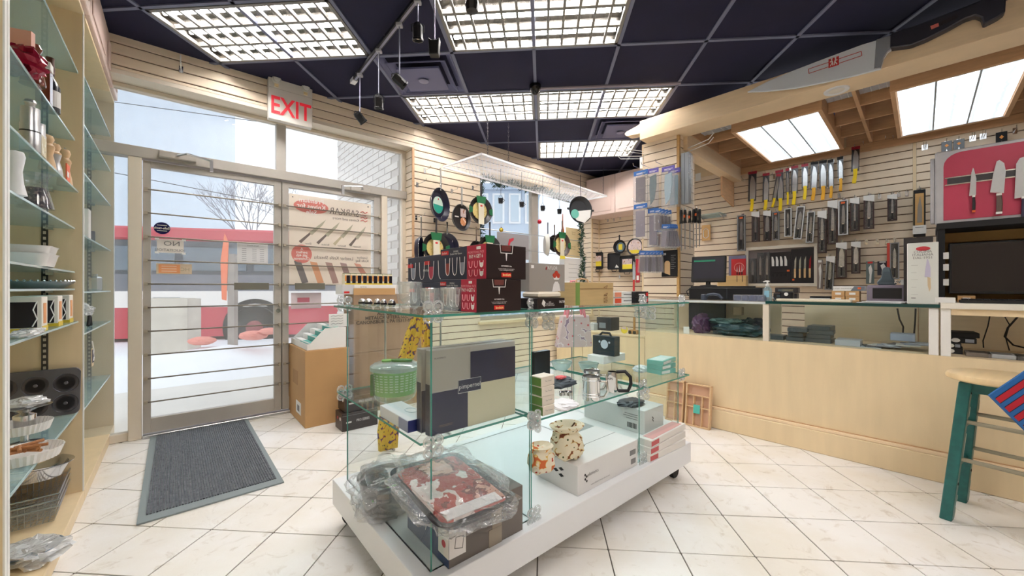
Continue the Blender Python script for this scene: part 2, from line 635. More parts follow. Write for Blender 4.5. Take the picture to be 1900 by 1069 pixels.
# ================================================================ WALLS
RW = .0762
def slats(parent, wall, x0, x1, z0, z1, e=0.0, m=None, name='slat'):
 """one board per slat row between two heights"""
 m = m or SLAT
 base = None
 k = math.floor(z0 / RW)
 while k * RW < z1:
  a, b = max(z0, k * RW + .004), min(z1, (k + 1) * RW - .004)
  if b - a > .012:
   P = wall.pt((x0 + x1) / 2, e, a)
   W_ = (x1 - x0) / 2 - .0008
   H_ = b - a
   full = abs(H_ - (RW - .008)) < 1e-4
   if full and base is not None:
    link(name, base, parent, P, wall.rz)
   else:
    mm = M()
    c_ = .003
    poly = [(.014, 0), (c_, 0), (0, c_), (0, H_ - c_), (c_, H_), (.014, H_)]
    mm.prism(poly, -W_, W_, 'x')
    ob = mm.build(name, m, parent, loc=P, rz=wall.rz)
    if full:
     base = ob.data
  k += 1
def backer(name, wall, x0, x1, z0, z1, t0=.012, t1=.06, m=None, parent=None):
 P = wall.pt((x0 + x1) / 2, 0, 0)
 W_ = (x1 - x0) / 2
 q = M().box(-W_, W_, t0, t1, z0, z1)
 ca, sa = math.cos(wall.rz), math.sin(wall.rz)
 q.v = [(P.x + ca * v[0] - sa * v[1], P.y + sa * v[0] + ca * v[1], v[2]) for v in q.v]
 return q.build(name, m or GROOVE, parent)
xcor = BW.a[0] * corner(WW, BW)[0] + BW.a[1] * corner(WW, BW)[1]      # corner along the knife wall
xcw = WW.a[0] * corner(WW, BW)[0] + WW.a[1] * corner(WW, BW)[1]       # corner along the window wall
xL0 = WW.hit(214, 300)[0] - .25
xJ = WW.hit(768, 400)[0]                                              # right edge of the door opening
xO2a, xO2b = WW.hit(891, 400)[0], WW.hit(1099, 400)[0]                # second window opening
ZH = 2.64
ZO2T, ZO2B = 2.55, .7
wall_front = S(backer('wall_front', WW, xL0, xcw + .3, ZH + .002, CEIL + .1))
slats(wall_front, WW, xL0, WW.hit(497, 120)[0] + .1, ZH, CEIL + .04)
slats(wall_front, WW, WW.hit(497, 120)[0] + .1, xJ, ZH, CEIL + .04)
slats(wall_front, WW, xJ, xO2a, 0, CEIL + .04)
slats(wall_front, WW, xO2a, xO2b, ZO2T, CEIL + .04)
slats(wall_front, WW, xO2a, xO2b, 0, ZO2B)
slats(wall_front, WW, xO2b, xcw, 0, CEIL + .04)
S(backer('wall_front_pier', WW, xJ, xO2a, 0, ZH, .012, .2))
S(backer('wall_front_pier', WW, xO2b, xcw + .3, 0, ZH, .012, .2))
S(backer('wall_front_apron', WW, xO2a, xO2b, 0, ZO2B - .002, .012, .2))
S(backer('wall_front_lintel', WW, xO2a, xO2b, ZO2T + .002, ZH, .012, .2))
# header under the band over the doors, jamb return with its own slats
S(backer('trim_1', WW, xL0, xJ, ZH - .03, ZH, 0, .2, CREAM))
S(backer('trim_2', WW, xO2a, xO2b, ZO2T - .012, ZO2T, .0, .2, MAPLE))
S(backer('trim_3', WW, xO2a - .03, xO2b, ZO2B - .02, ZO2B + .012, -.04, .2, MAPLE))
def ret(x, z0, z1, face, parent):
 """slatted return of an opening: face -1 looks to the left"""
 k = 0
 base = None
 while k * RW < z1:
  a, b = max(z0, k * RW + .004), min(z1, (k + 1) * RW - .004)
  if b - a > .012:
   P = WW.pt(x, 0, a)
   y0, y1 = .0, .175
   full = abs((b - a) - (RW - .008)) < 1e-4
   if full and base is not None:
    link('slat', base, parent, P, WW.rz)
   else:
    ob = M().box(-.016 if face < 0 else 0, 0 if face < 0 else .016, y0, y1, 0, b - a).build('slat', SLAT, parent, loc=P, rz=WW.rz)
    if full:
     base = ob.data
  k += 1
ret(xJ, 0, ZH - .03, -1, wall_front)
ret(xO2b, ZO2B + .02, ZO2T - .01, -1, wall_front)
S(backer('trim_4', WW, xJ - .02, xJ + .003, 0, ZH - .03, -.006, .01, OAKD))
S(backer('trim_5', WW, xcw - .02 - .62 * 0, xcw, 0, CEIL, -.002, .01, MAPLE))
S(backer('trim_6', WW, xO2b - .02, xO2b + .012, ZO2B, ZO2T, -.004, .012, MAPLE))
# knife wall
seam = BW.hit(1697, 400)[0]
wall_back = S(backer('wall_back', BW, xcor - .3, 6.6, 0, CEIL + .1))
ZS = 2.57
bound = [xcor, seam - 2.44, seam, seam + 2.2]
slats(wall_back, BW, xcor, seam - 2.44, 0, ZS)
slats(wall_back, BW, seam - 2.44, seam - .012, 0, ZS)
slats(wall_back, BW, seam + .012, seam + 2.2, 0, ZS)
S(backer('trim_7', BW, seam - .012, seam + .012, 0, ZS, -.001, .012, MAPLE))
S(backer('trim_8', BW, xcor, 6.6, ZS, CEIL, -.004, .012, MAPLE))
# other sides of the room, behind and beside the camera
PLAIN = mat('plain_wall', (226, 212, 192), 0.6, var=0.05)
L2 = Wall(LW.n, LW.c + .36)
a0 = -4.0
S(M().box(-4.6, 3.35, 0, .08, 0, CEIL + .12).build('wall_left', PLAIN, loc=L2.pt(0, 0, 0), rz=L2.rz))
S(M().box(-5.5, 5.7, -.08, 0, 0, CEIL + .12).build('wall_rear', PLAIN, loc=(0, -3.2, 0)))
S(M().box(0, .08, -3.2, .3, 0, CEIL + .12).build('wall_right', PLAIN, loc=(5.62, 0, 0)))
# ================================================================ WINDOWS AND DOORS (in the frame plane)
def wfr(px0, py0, px1, py1):
 a = WF.hit(px0, py0)[0]
 b = WF.hit(px1, py1)[0]
 return a, b
FX = {k: WF.hit(k, 500)[0] for k in (213, 238, 265, 280, 508, 521, 523, 535, 693, 705, 716, 745, 752)}
ZT0, ZT1, ZT2 = 2.085, 2.165, ZH - .03
xw0 = FX[213] - .3
O_ = WF.pt(0, 0, 0)
def frm(name, m, parent, x0, x1, z0, z1, y0=-.02, y1=.05, kind=None, bevel=.003):
 o = M().box(x0, x1, y0, y1, z0, z1).build(name, m, parent, loc=(0, 0, 0) if parent else O_, rz=0 if parent else WF.rz, bevel=bevel)
 return o
def rootat(name, loc, rz):
 o = link(name, None, None, loc, rz)
 return o
win1 = S(rootat('window_1', O_, WF.rz))                    # the shop front frame: transom and side lights
frm('head', CREAM, win1, xw0, FX[752], ZT2 - .03, ZT2 - .001)
frm('transom_bar', ALU, win1, xw0, FX[752], ZT0, ZT1, -.045)
frm('mullion', ALU, win1, WF.hit(512, 300)[0], WF.hit(530, 300)[0], ZT1, ZT2 - .03)
frm('post', CREAM, win1, FX[238], FX[265] - .005, .0, ZT0, -.04)
frm('post', CREAM, win1, FX[705] + .004, FX[716], .0, ZT0, -.04)
frm('post', CREAM, win1, FX[745], FX[752], 0, ZT2 - .03)
frm('post', ALU, win1, FX[521] + .001, FX[523] - .001, .03, ZT0, -.0)
frm('sill', CREAM, win1, xw0, FX[238], 0, .06)
frm('sill', CREAM, win1, FX[716], FX[745], 0, .06)
frm('threshold', STEEL, win1, FX[265], FX[705], 0, .022, -.05)
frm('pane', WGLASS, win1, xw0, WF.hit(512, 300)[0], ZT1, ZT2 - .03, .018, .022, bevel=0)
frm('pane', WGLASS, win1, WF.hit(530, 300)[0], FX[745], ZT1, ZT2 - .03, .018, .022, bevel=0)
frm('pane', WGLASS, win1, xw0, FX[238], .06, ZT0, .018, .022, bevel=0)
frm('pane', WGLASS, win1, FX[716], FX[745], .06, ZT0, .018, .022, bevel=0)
def door(name, x0, x1, g0, g1_, px_h, ph0, ph1):
 d = S(rootat(name, WF.pt(x0, 0, .0), WF.rz))
 q = lambda *b: [b[0] - x0, b[1] - x0]
 def p(nm, m, a, b, z0, z1, y0=-.015, y1=.03, bev=.002):
  return M().box(a - x0, b - x0, y0, y1, z0, z1).build(nm, m, d, bevel=bev)
 p('stile', ALU, x0, g0, .03, 2.075)
 p('stile', ALU, g1_, x1, .03, 2.075)
 p('top_rail', ALU, g0, g1_, 2.03, 2.075)
 p('bottom_rail', ALU, g0, g1_, .03, .14)
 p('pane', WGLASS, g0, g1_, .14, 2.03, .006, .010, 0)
 base = None
 for k in range(10):
  z = 1.858 - .177 * k
  a, b = x0 + .01 - x0, x1 - .006 - x0
  if base is None:
   o = M().tube([(a, -.03, 0), (b, -.03, 0)], .0055, 8).build('security_bar', mat('bar_bronze', (120, 112, 100), .35, .7), d, smooth=True, loc=(0, 0, z))
   base = o.data
  else:
   link('security_bar', base, d, (0, 0, z))
  for xx in (a + .008, b - .008):
   M().box(xx - .01, xx + .01, -.036, -.014, z - .012, z + .012).build('bar_bracket', mat('bracket_tan', (176, 166, 148), .5, .3), d)
 h0, h1 = WF.hit(ph0, 528)[0], WF.hit(ph1, 528)[0]
 p('push_plate', mat('push_plate_metal', (148, 146, 136), .35, .7), h0, h1, 1.105, 1.165, -.06, -.04)
 return d
door1 = door('door_1', FX[265], FX[521], FX[280], FX[508], 0, 433, 497)
door2 = door('door_2', FX[523], FX[705], FX[535], FX[693], 0, 545, 600)
M().tube([(0, -.018, 0), (0, -.03, 0)], .018, 14).build('door_lock', CHROME, door1, loc=(FX[508] + .03 - FX[265], 0, .92))
def closer(px, py, L, label, flip=1):
 P = WF.hit(px, py, .05)[2]
 t = T('door_closer', label, 'door closer', P, WF.rz)
 bx('closer_body', ALU, t, -L * .5, L * .5, -.035, .0, -.025, .025, bevel=.005)
 M().tube([(0, -.04, 0), (0, -.08, -.01), (flip * .05, -.2, -.015), (flip * .2, -.12, -.02)], .008, 6).build('closer_arm', STEEL, t)
 bx('arm_foot', STEEL, t, flip * .19, flip * .21, -.13, -.1, -.10, -.01)
closer(330, 291, .22, 'pale door closer over the left glass door')
closer(668, 352, .2, 'pale door closer with arm over the right glass door', -1)
# second window
win2 = S(rootat('window_2', O_, WF.rz))
a2, b2 = xO2a - .05, xO2b - .0
mm0, mm1 = WF.hit(985, 430)[0], WF.hit(997, 430)[0]
frm('frame_rail', ALU, win2, a2, b2, ZO2T - .05, ZO2T - .012)
frm('frame_rail', ALU, win2, a2, b2, ZO2B + .012, ZO2B + .06)
frm('frame_post', ALU, win2, a2, a2 + .04, ZO2B + .06, ZO2T - .05)
frm('frame_post', ALU, win2, b2 - .03, b2, ZO2B + .06, ZO2T - .05)
frm('mullion', ALU, win2, mm0, mm1, ZO2B + .06, ZO2T - .05)
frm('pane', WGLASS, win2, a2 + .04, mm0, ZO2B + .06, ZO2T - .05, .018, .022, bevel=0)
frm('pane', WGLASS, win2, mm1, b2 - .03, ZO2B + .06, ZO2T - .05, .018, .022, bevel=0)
# ================================================================ OUTSIDE
SNOW = mat('snow', (244, 246, 250), 0.7, var=0.06, scale=3, bump=0.5)
g = M()
NX, NY = 46, 34
for j in range(NY + 1):
 for i in range(NX + 1):
  x = -7 + 16 * i / NX
  y = .35 + 15 * (j / NY) ** 1.6
  bank = .36 * math.exp(-((y - 3.6) / .75) ** 2) + .12 * math.exp(-((y - 2.6) / .4) ** 2)
  z = -.06 + bank * (0.75 + .5 * noise.noise(Vector((x * 1.3, y * 1.2, 0)))) + (.02 * noise.noise(Vector((x * 5, y * 5, 3))) if y > 1.9 else 0)
  g.v.append((x, y, z))
for j in range(NY):
 for i in range(NX):
  a = j * (NX + 1) + i
  g.f.append((a, a + 1, a + NX + 2, a + NX + 1))
  g.mi.append(0)
og = g.build('snow_ground', SNOW, loc=WF.pt(0, 0, 0), rz=WF.rz, smooth=True)
tag(og, None, None, None, 'structure')
walk = M().box(-6, 9, .06, 2.1, -.12, -.035).build('sidewalk', mat('sidewalk_concrete', (226, 222, 216), .8, var=.1, scale=2), loc=WF.pt(0, 0, 0), rz=WF.rz)
tag(walk, None, None, None, 'structure')
# bus
BUSW = Wall((-.2425, .9701), 10.3)
def busx(px): return BUSW.hit(px, 500)[0]
RED = mat('bus_red', (196, 52, 72), .4, var=.15, scale=1)
bt = T('bus', 'red and white city bus parked beyond the snowbank outside the doors', 'bus', BUSW.pt(busx(360), 0, -.33), BUSW.rz)
x0b, x1b = -7.5, 5.2
bus_glass = mat('bus_window', (98, 112, 124), .12, var=.5, scale=.8, spec=.9)
bx('body', RED, bt, x0b, x1b, 0, 2.4, .35, 1.15)
bx('white_band', mat('bus_white', (232, 226, 220), .5), bt, x0b, x1b, -.015, .05, 1.02, 1.38)
bx('grey_panel', mat('bus_grey', (112, 114, 124), .5, var=.25, scale=2), bt, x0b, x1b, -.01, .05, 1.38, 1.75)
bx('roof_stripe', RED, bt, x0b, x1b, -.03, 2.4, 2.5, 2.8, bevel=.05)
bx('upper_band', mat('bus_dark', (58, 62, 72), .4), bt, x0b, x1b, 0, 2.4, 1.72, 2.5)
for k in range(9):
 xx = x0b + .3 + k * 1.4
 bx('window_pane', bus_glass, bt, xx, xx + 1.24, -.02, .02, 1.84, 2.36)
for xx in (busx(474) - busx(360), busx(474) - busx(360) - 5.6):
 wz = BUSW.hit(474, 600)[1] + .1
 wz = .52
 wh = M().lathe([(.5, 0), (.52, .03), (.52, .25), (0, .25)], 28, axis='y').lathe([(.5, 0), (.36, .0), (.33, .06), (0, .04)], 28, axis='y')
 wh.build('wheel', mat('tyre', (46, 44, 48), .8), bt, loc=(xx, -.06, wz))
 M().lathe([(.3, 0), (.26, -.02), (.1, -.04), (0, -.04)], 20, axis='y').build('wheel_hub', mat('hub_red', (140, 60, 66), .5), bt, loc=(xx, -.03, wz), smooth=True)
 M().lathe([(.66, 0), (.66, -.012), (.55, -.012), (.55, 0)], 28, axis='y').build('wheel_arch', BLACKM, bt, loc=(xx, -.01, wz + .02))
bx('grille', mat('vent_mesh', (150, 150, 152), .5, var=.7, scale=40), bt, busx(285) - busx(360), busx(335) - busx(360), -.022, 0, 1.08, 1.24)
# things at the kerb
P = fl(318, 655, -.05)
P = Vector((rx(318) * 6.6, 6.6, -.06))
tag(M().box(-.36, .34, -.2, .2, 0, 1.0).box(-.30, .28, -.16, .16, 1.0, 1.01).build('concrete_block', mat('planter_concrete', (214, 206, 192), .85, var=.2, scale=4), loc=P, rz=.2, bevel=.02),
 'broken pale concrete block standing in the snow outside the doors', 'block')
P = Vector((rx(432) * 6.3, 6.3, -.06))
t = T('street_post', 'wooden street post with an orange strip in the snow', 'post', P, .1)
bx('post', mat('post_wood', (168, 158, 150), .8, var=.2), t, -.05, .05, -.05, .05, 0, 1.72)
M().prism([(-.13, 1.0), (-.06, .98), (-.03, 1.9), (-.09, 2.05), (-.15, 1.6)], -.06, -.055).build('orange_strip', mat('orange_plastic', (236, 120, 76), .5), t)
for k, (px, py, s) in enumerate([(375, 632, .2), (470, 622, .22), (500, 614, .16)]):
 d = 6.2
 P = Vector((rx(px) * d, d, zat(py, d)))
 b = M()
 n = 14
 for a in range(7):
  for q in range(n):
   th = 2 * PI * q / n
   r_ = s * math.sin(PI * a / 6) * (1 + .35 * noise.noise(Vector((math.cos(th) * 2 + k, math.sin(th) * 2, a))))
   b.v.append((r_ * math.cos(th), r_ * math.sin(th) * .7, s * .35 * math.cos(PI * a / 6)))
 for a in range(6):
  for q in range(n):
   b.f.append((a * n + q, a * n + (q + 1) % n, (a + 1) * n + (q + 1) % n, (a + 1) * n + q))
   b.mi.append(0)
 tag(b.build('road_cloth', mat('salmon_cloth', (226, 142, 128), .8), loc=P),
  ['crumpled salmon cloth in the snow left of the post', 'larger crumpled salmon cloth right of the post', 'small crumpled salmon cloth by the bus wheel'][k], 'cloth')
# buildings
def building(px0, px1, ytop, d, label, col, depth=6, nw=4, nf=5, ybot=None):
 X0, X1 = rx(px0) * d, rx(px1) * d
 zt = zat(ytop, d)
 t = T('building', label, 'building', ((X0 + X1) / 2, d, -.3), 0)
 w_ = (X1 - X0) / 2
 bm_ = mat('facade_%d%d%d' % col, col, .8, var=.08, scale=1)
 bx('wall', bm_, t, -w_, w_, 0, depth, 0, zt + .3)
 bx('roof', bm_, t, -w_ - .1, w_ + .1, -.1, depth, zt + .3, zt + .5)
 gm = mat('far_window', (176, 196, 210), .2)
 for i in range(nw):
  for f in range(nf):
   cx = -w_ + (i + .5) * 2 * w_ / nw
   cz = (f + .6) * (zt + .3) / nf
   hw, hz = w_ / nw * .5, (zt + .3) / nf * .28
   o = bx('window', mat('far_frame', (228, 230, 232), .6), t, cx - hw - .06, cx + hw + .06, -.05, .05, cz - hz - .06, cz + hz + .06)
   bx('window_glass', gm, o, cx - hw, cx + hw, -.07, 0, cz - hz, cz + hz)
 return t
building(120, 318, 60, 26, 'tall pale grey tower behind the bus at the left', (196, 204, 214), nw=0, nf=0)
building(316, 350, 246, 38, 'lower blue-grey block beside the pale tower', (184, 200, 210), nw=0, nf=0)
building(880, 1000, 352, 13, 'pale blue house with windows seen through the second window', (176, 196, 216), nw=4, nf=3, depth=4)
bk = T('brick_building', 'whitewashed brick side wall of the neighbouring building', 'building', WF.pt(WF.hit(693, 300)[0] + .55, -.6, -.1), WF.rz)
bwm = mat('white_brick', (222, 216, 210), .8, var=.1, scale=3)
bx('wall', mat('brick_mortar', (196, 190, 184), .9), bk, 0, .3, 0, 2.4, 0, 4.2)
brk = None
for r_ in range(44):
 for q in range(6):
  y = .01 + q * .4 + (.2 if r_ % 2 else 0)
  if y > 2.2: continue
  z = .02 + r_ * .09
  if brk is None:
   o = M().box(-.012, .02, 0, .385, 0, .078).build('brick', bwm, bk, loc=(0, y, z))
   brk = o.data
  else:
   link('brick', brk, bk, (0, y, z))
# bare trees
BARK = mat('bare_bark', (132, 132, 142), .9)
def tree(px, d, ytop, label, seed, spread=.5):
 rnd = random.Random(seed)
 H = zat(ytop, d) + .3
 t = T('bare_tree', label, 'tree', (rx(px) * d, d, -.3), 0)
 m_ = M()
 tr = M()
 tr.tube([(0, 0, 0), (.05, 0, H * .2), (0, .05, H * .4)], H * .012, 7, H * .008)
 def br(p, dr, L, r, n):
  q = p + dr * L
  m_.tube([p, p + dr * L * .5 + Vector((rnd.uniform(-.03, .03), 0, rnd.uniform(-.02, .04))) * L, q], r, 4, r * .6, cap=False)
  if n <= 0: return
  for _ in range(3 if n > 1 else 4):
   nd = (dr + Vector((rnd.uniform(-1, 1), rnd.uniform(-1, 1), rnd.uniform(-.3, .7))) * spread * 1.3).normalized()
   br(p + dr * L * rnd.uniform(.55, 1), nd, L * rnd.uniform(.62, .8), r * .6, n - 1)
 for k in range(4):
  dr = Vector((rnd.uniform(-.6, .6), rnd.uniform(-.5, .5), 1)).normalized()
  br(Vector((0, .05, H * .4 - k * .1)), dr, H * .17, H * .005, 4)
 tr.build('trunk', BARK, t, smooth=True)
 tag(m_.build('branches', BARK, t), None, None, None, 'stuff')
tree(468, 17, 262, 'tall bare tree behind the bus left of the door mullion', 3)
tree(560, 19, 285, 'bare tree showing in the right transom pane', 8)
tree(440, 14, 370, 'low spreading bare tree just above the bus roof', 12, .8)
# overhead wires
for k, (p0, p1) in enumerate([((222, 190), (750, 262)), ((340, 345), (520, 380))]):
 A = Vector((rx(p0[0]) * 9, 9, zat(p0[1], 9)))
 B = Vector((rx(p1[0]) * 9.5, 9.5, zat(p1[1], 9.5)))
 d_ = (B - A)
 tag(M().tube([A - d_ * 2, A, B, B + d_ * 2], .008, 4).build('overhead_wire', BLACKM), ['thin overhead wire crossing the transom panes', 'thin overhead wire seen through the left door'][k], 'wire')
# ================================================================ LEFT SHELVING
O_L = LW.pt(0, 0, 0)
xd1 = LW.hit(155, 900)[0]                 # near divider front
xd2 = LW.hit(212, 800)[0]
xd0 = LW.hit(14, 900)[0]
DEP = .34
lroot = LW.pt(0, 0, 0)
SLOT = mat('shelf_standard', (66, 62, 58), .4, .6)
GSH = clear('shelf_glass', (238, 249, 250), .06, .02, milky=.24, milkcol=(196, 230, 238), fres=1.35)
SHZ1 = [2.235, 1.885, 1.62, 1.43, 1.205, 1.117, .95, .485]
SHZ2 = [2.287, 2.02, 1.755, 1.41, 1.10, .87, .457]
def shelf_unit(x0, x1, zs, label, posts, zc):
 t = T('shelving_unit', label, 'shelves', LW.pt(x0, 0, 0), LW.rz)
 L = x1 - x0
 bx('plinth', MAPLE, t, .0, L - .002, .0, DEP, 0, .065, bevel=.003)
 bx('back_panel', MAPLE, t, 0, L - .002, DEP - .012, DEP, .065, zc)
 if posts[0]:
  o = bx('side_panel', MAPLE, t, 0, .02, .004, DEP - .012, .065, zc)
  bx('edge_strip', EDGEW, o, 0, .02, 0, .004, .065, zc)
 o = bx('side_panel', MAPLE, t, L - .022, L - .002, .004, DEP - .012, .065, zc)
 bx('edge_strip', EDGEW, o, L - .022, L - .002, 0, .004, .065, zc)
 bx('top_board', MAPLE, t, .02, L - .022, 0, DEP - .012, zc - .02, zc)
 for z in zs:
  dd = .018 if z not in (1.885, 1.43, 1.205, 1.117) else .03
  g_ = M().box(.022, L - .024, dd + .003, DEP - .03, z - .008, z)
  o = g_.build('glass_shelf', GSH, t)
  bx('front_edge', mat('pale_glass_edge', (188, 212, 214), .15), o, .022, L - .024, dd, dd + .003, z - .008, z)
  bx('shelf_clip', CHROME, o, L - .05, L - .024, .1, .125, z - .02, z - .008)
 for y in (.12,):
  m_ = M().box(L - .03, L - .0225, y, y + .022, .35, zc - .3)
  st = m_.build('shelf_standard', SLOT, t)
  sl = M()
  k = 0
  while .38 + k * .028 < zc - .33:
   z = .38 + k * .028
   sl.box(L - .0312, L - .0302, y + .006, y + .016, z, z + .014)
   k += 1
  tag(sl.build('slots', mat('slot_pale', (196, 184, 164), .6), st), None, None, None, 'stuff')
 return t
ZC = 2.56
u1 = shelf_unit(xd0, xd1 + .022, SHZ1, 'tall maple shelving bay with glass shelves nearest the viewer', (1, 1), ZC)
u2 = shelf_unit(xd1 + .022, xd2 + .02, SHZ2, 'narrow-looking maple shelving bay with glass shelves next to the entrance', (0, 1), ZC)
u0 = shelf_unit(xd0 - 1.25, xd0 - .002, [2.2, 1.8, 1.4, 1.0, .6], 'maple shelving bay cut off by the left picture edge', (1, 1), ZC)
# upper cabinets
def arch_door(m_, x0, x1, z0, z1, y):
 pass
def cabinet(wall, x0, x1, z0, z1, label, nd, dep=DEP, e=.015):
 t = T('wall_cabinet', label, 'cabinet', wall.pt(x0, e, z0), wall.rz, 'pinkish wall cabinets under the ceiling')
 L = x1 - x0
 H_ = z1 - z0
 bx('carcass', PINKW, t, 0, L, .02, dep, 0, H_)
 w_ = L / nd
 for k in range(nd):
  a, b = k * w_ + .003, (k + 1) * w_ - .003
  d = bx('door', PINKW, t, a, b, -.002, .02, .004, H_ - .004, bevel=.004)
  pts = [(a + .06, .05)]
  pts.append((b - .06, .05))
  n = 10
  for q in range(n + 1):
   s_ = q / n
   pts.append((b - .06 - (b - a - .12) * s_, H_ - .085 + .04 * math.sin(PI * s_)))
  m_ = M().prism(pts, -.009, -.002)
  m_.build('raised_panel', PINKW, d, bevel=.003)
 return t
cabinet(LW, xd0 - 1.2, xd0 + .62, 2.565, CEIL - .01, 'pinkish cabinet over the near shelving bay', 3)
cabinet(LW, xd0 + .623, xd2 + .02, 2.565, CEIL - .01, 'pinkish cabinet over the shelving beside the entrance', 3)
# far corner cabinet on the knife wall
xk0 = BW.a[0] * corner(WW, BW)[0] + BW.a[1] * corner(WW, BW)[1]
ca0, zb0, _ = BW.hit(1150, 388, .36)
cabinet(BW, xk0 - .0, xk0 + 1.0, 2.20, CEIL - .1, 'pinkish arched-door cabinet in the far corner above the cast iron pans', 2, .36, .36)
# ================================================================ COUNTER
xc0 = CW.hit(1197, 600)[0]
cut1 = CW.hit(1415, 560)[0]
cut2 = CW.hit(1744, 560)[0]
xcE = cut2 + 2.3
ctr = T('display_counter', 'long maple display counter with glass front running along the knife wall', 'counter', CW.pt(xc0, 0, 0), CW.rz)
L = xcE - xc0
a1_, a2_ = cut1 - xc0, cut2 - xc0
DC = .58
bx('front_panel', MAPLE, ctr, 0, L, 0, .02, .16, .727)
bx('end_panel', MAPLE, ctr, 0, .02, .02, DC, 0, .727)
bx('plinth', MAPLE, ctr, -.0, L, -.03, .02, 0, .15, bevel=.004)
bx('plinth_moulding', MAPLE2, ctr, 0, L, -.024, -.0005, .1505, .17, bevel=.003)
bx('plinth_seam', OAKD, ctr, 0, L, -.003, -.0005, .1705, .175)
bx('deck', mat('deck_board', (222, 200, 166), .5), ctr, .02, L, .02, DC, .70, .727)
back = M().box(.02, a1_, DC - .02, DC, .727, 1.0).box(a1_ + .16, L, DC - .02, DC, .727, 1.0)
back.build('back_panel', wood('pale_door_maple', (250, 236, 210), .04), ctr)
for k, xx in enumerate((a1_, a2_ - .045, a2_ + .003)):
 bx('post', EDGEW if k else CREAM, ctr, xx, xx + .04, .0, .04, .727, 1.0, bevel=.002)
bx('glass_front', GLASS, ctr, .0, a1_, .004, .009, .73, 1.0)
bx('glass_front', GLASS, ctr, a1_ + .042, a2_ - .047, .004, .009, .73, 1.0)
bx('glass_end', GLASS, ctr, .0, .005, .01, DC - .02, .73, 1.0)
bx('top_glass', clear('counter_glass', (252, 253, 253), .06, .02, milky=.08, milkcol=(226, 232, 232), fres=1.4), ctr, 0, a1_ + .02, 0, DC, 1.0, 1.018)
bx('top_edge', mat('grey_white_edge', (206, 212, 212), .3), ctr, 0, a1_ + .02, -.003, .0, 1.0, 1.018)
g_ = bx('dark_glass_top', clear('dark_top_glass', (252, 254, 253), .14, .02, milky=.03, milkcol=(20, 60, 58), fres=1.4), ctr, a1_ + .021, a2_ + .0, -.01, DC, 1.004, 1.024)
bx('dark_glass_edge', mat('teal_edge', (14, 62, 60), .15), g_, a1_ + .021, a2_, -.0125, -.01, 1.004, 1.024)
bx('worktop', mat('cream_laminate', (232, 226, 214), .4), ctr, a2_ + .002, L, -.012, DC, 1.0, 1.034, bevel=.003)
bx('top_rail', MAPLE, ctr, a2_ + .04, L, .004, .03, .965, 1.0)
for xx in (a1_ + .8, a1_ + 1.35):
 bx('door_seam', OAKD, ctr, xx, xx + .004, DC - .022, DC - .02, .73, .995)
# low maple unit at the left end under the pan corner
P = fl(1035, 0 + 700, .0)
LU = Wall(BW.n, 4.28)
lx1 = LU.hit(1196, 640)[0]
lx0 = (LU.pt(0, 0, 0).x * 0) + LU.a[0] * corner(WW, Wall(LU.n, 4.80))[0] + LU.a[1] * corner(WW, Wall(LU.n, 4.80))[1] + .03
lx0 = max(lx0, LU.a[0] * corner(Wall(WW.n, 3.85), LU)[0] + LU.a[1] * corner(Wall(WW.n, 3.85), LU)[1] + .05)
t = T('low_cabinet', 'low pale maple cabinet between the second window and the counter end', 'cabinet', LU.pt(lx0, 0, 0), LU.rz)
zl = LU.hit(1120, 616)[1]
bx('body', MAPLE, t, 0, lx1 - lx0, .02, .5, 0, zl - .025)
bx('top', MAPLE, t, -.01, lx1 - lx0, 0, .52, zl - .025, zl, bevel=.003)
for k in range(3):
 wq = (lx1 - lx0) / 3
 d = bx('door', MAPLE, t, k * wq + .004, (k + 1) * wq - .004, .004, .02, .06, zl - .03, bevel=.002)
 M().lathe([(.008, 0), (.01, -.015), (0, -.02)], 10, (k * wq + .05, .004, zl * .8), 'y').build('knob', CHROME, d, smooth=True)
LOWZ = zl
# ================================================================ SLATTED PILLAR
PW = Wall(BW.n, 3.67)
p0, p1 = PW.hit(1195, 400)[0], PW.hit(1259, 400)[0]
PS = p1 - p0
ZB = 2.55
pil = S(M().box(p0, p1, 0, .34, 1.04, ZB).build('pillar', GROOVE))
pil.location = PW.pt(0, 0, 0)
pil.rotation_euler.z = PW.rz
# the pillar's own frame holds its boards
k = math.floor(1.04 / RW)
ms = {}
while k * RW < ZB:
 a, b = max(1.04, k * RW + .004), min(ZB, (k + 1) * RW - .004)
 if b - a > .012:
  for nm, bb in (('f', (p0, p1 - .012, -.012, -.0005)), ('r', (p1 + .0005, p1 + .012, .012, .34))):
   key = (nm, round(b - a, 4))
   if key in ms:
    link('slat', ms[key], pil, (0, 0, a))
   else:
    o = M().box(bb[0], bb[1], bb[2], bb[3], 0, b - a).build('slat', SLAT, pil, loc=(0, 0, a))
    ms[key] = o.data
 k += 1
bx('corner_trim', wood('trim_oak', (206, 164, 104), .15), pil, p1 - .012, p1 + .014, -.015, .012, 1.04, ZB, bevel=.002)
bx('corner_trim', MAPLE, pil, p0 - .016, p0, -.015, .02, 1.04, ZB, bevel=.002)
# ================================================================ FASCIA AND SOFFIT
FW = Wall(BW.n, 3.52)
f0 = FW.hit(1187, 260)[0]
fE = f0 + 5.2
fas = T('fascia_beam', 'long pale maple fascia beam over the counter carrying the giant knife', 'beam', FW.pt(f0, 0, 0), FW.rz)
M().prism([(0, 2.55), (5.2, 2.55), (5.2, 2.73), (0, 2.73)], 0, .25).build('beam', MAPLE2, fas, bevel=.002)
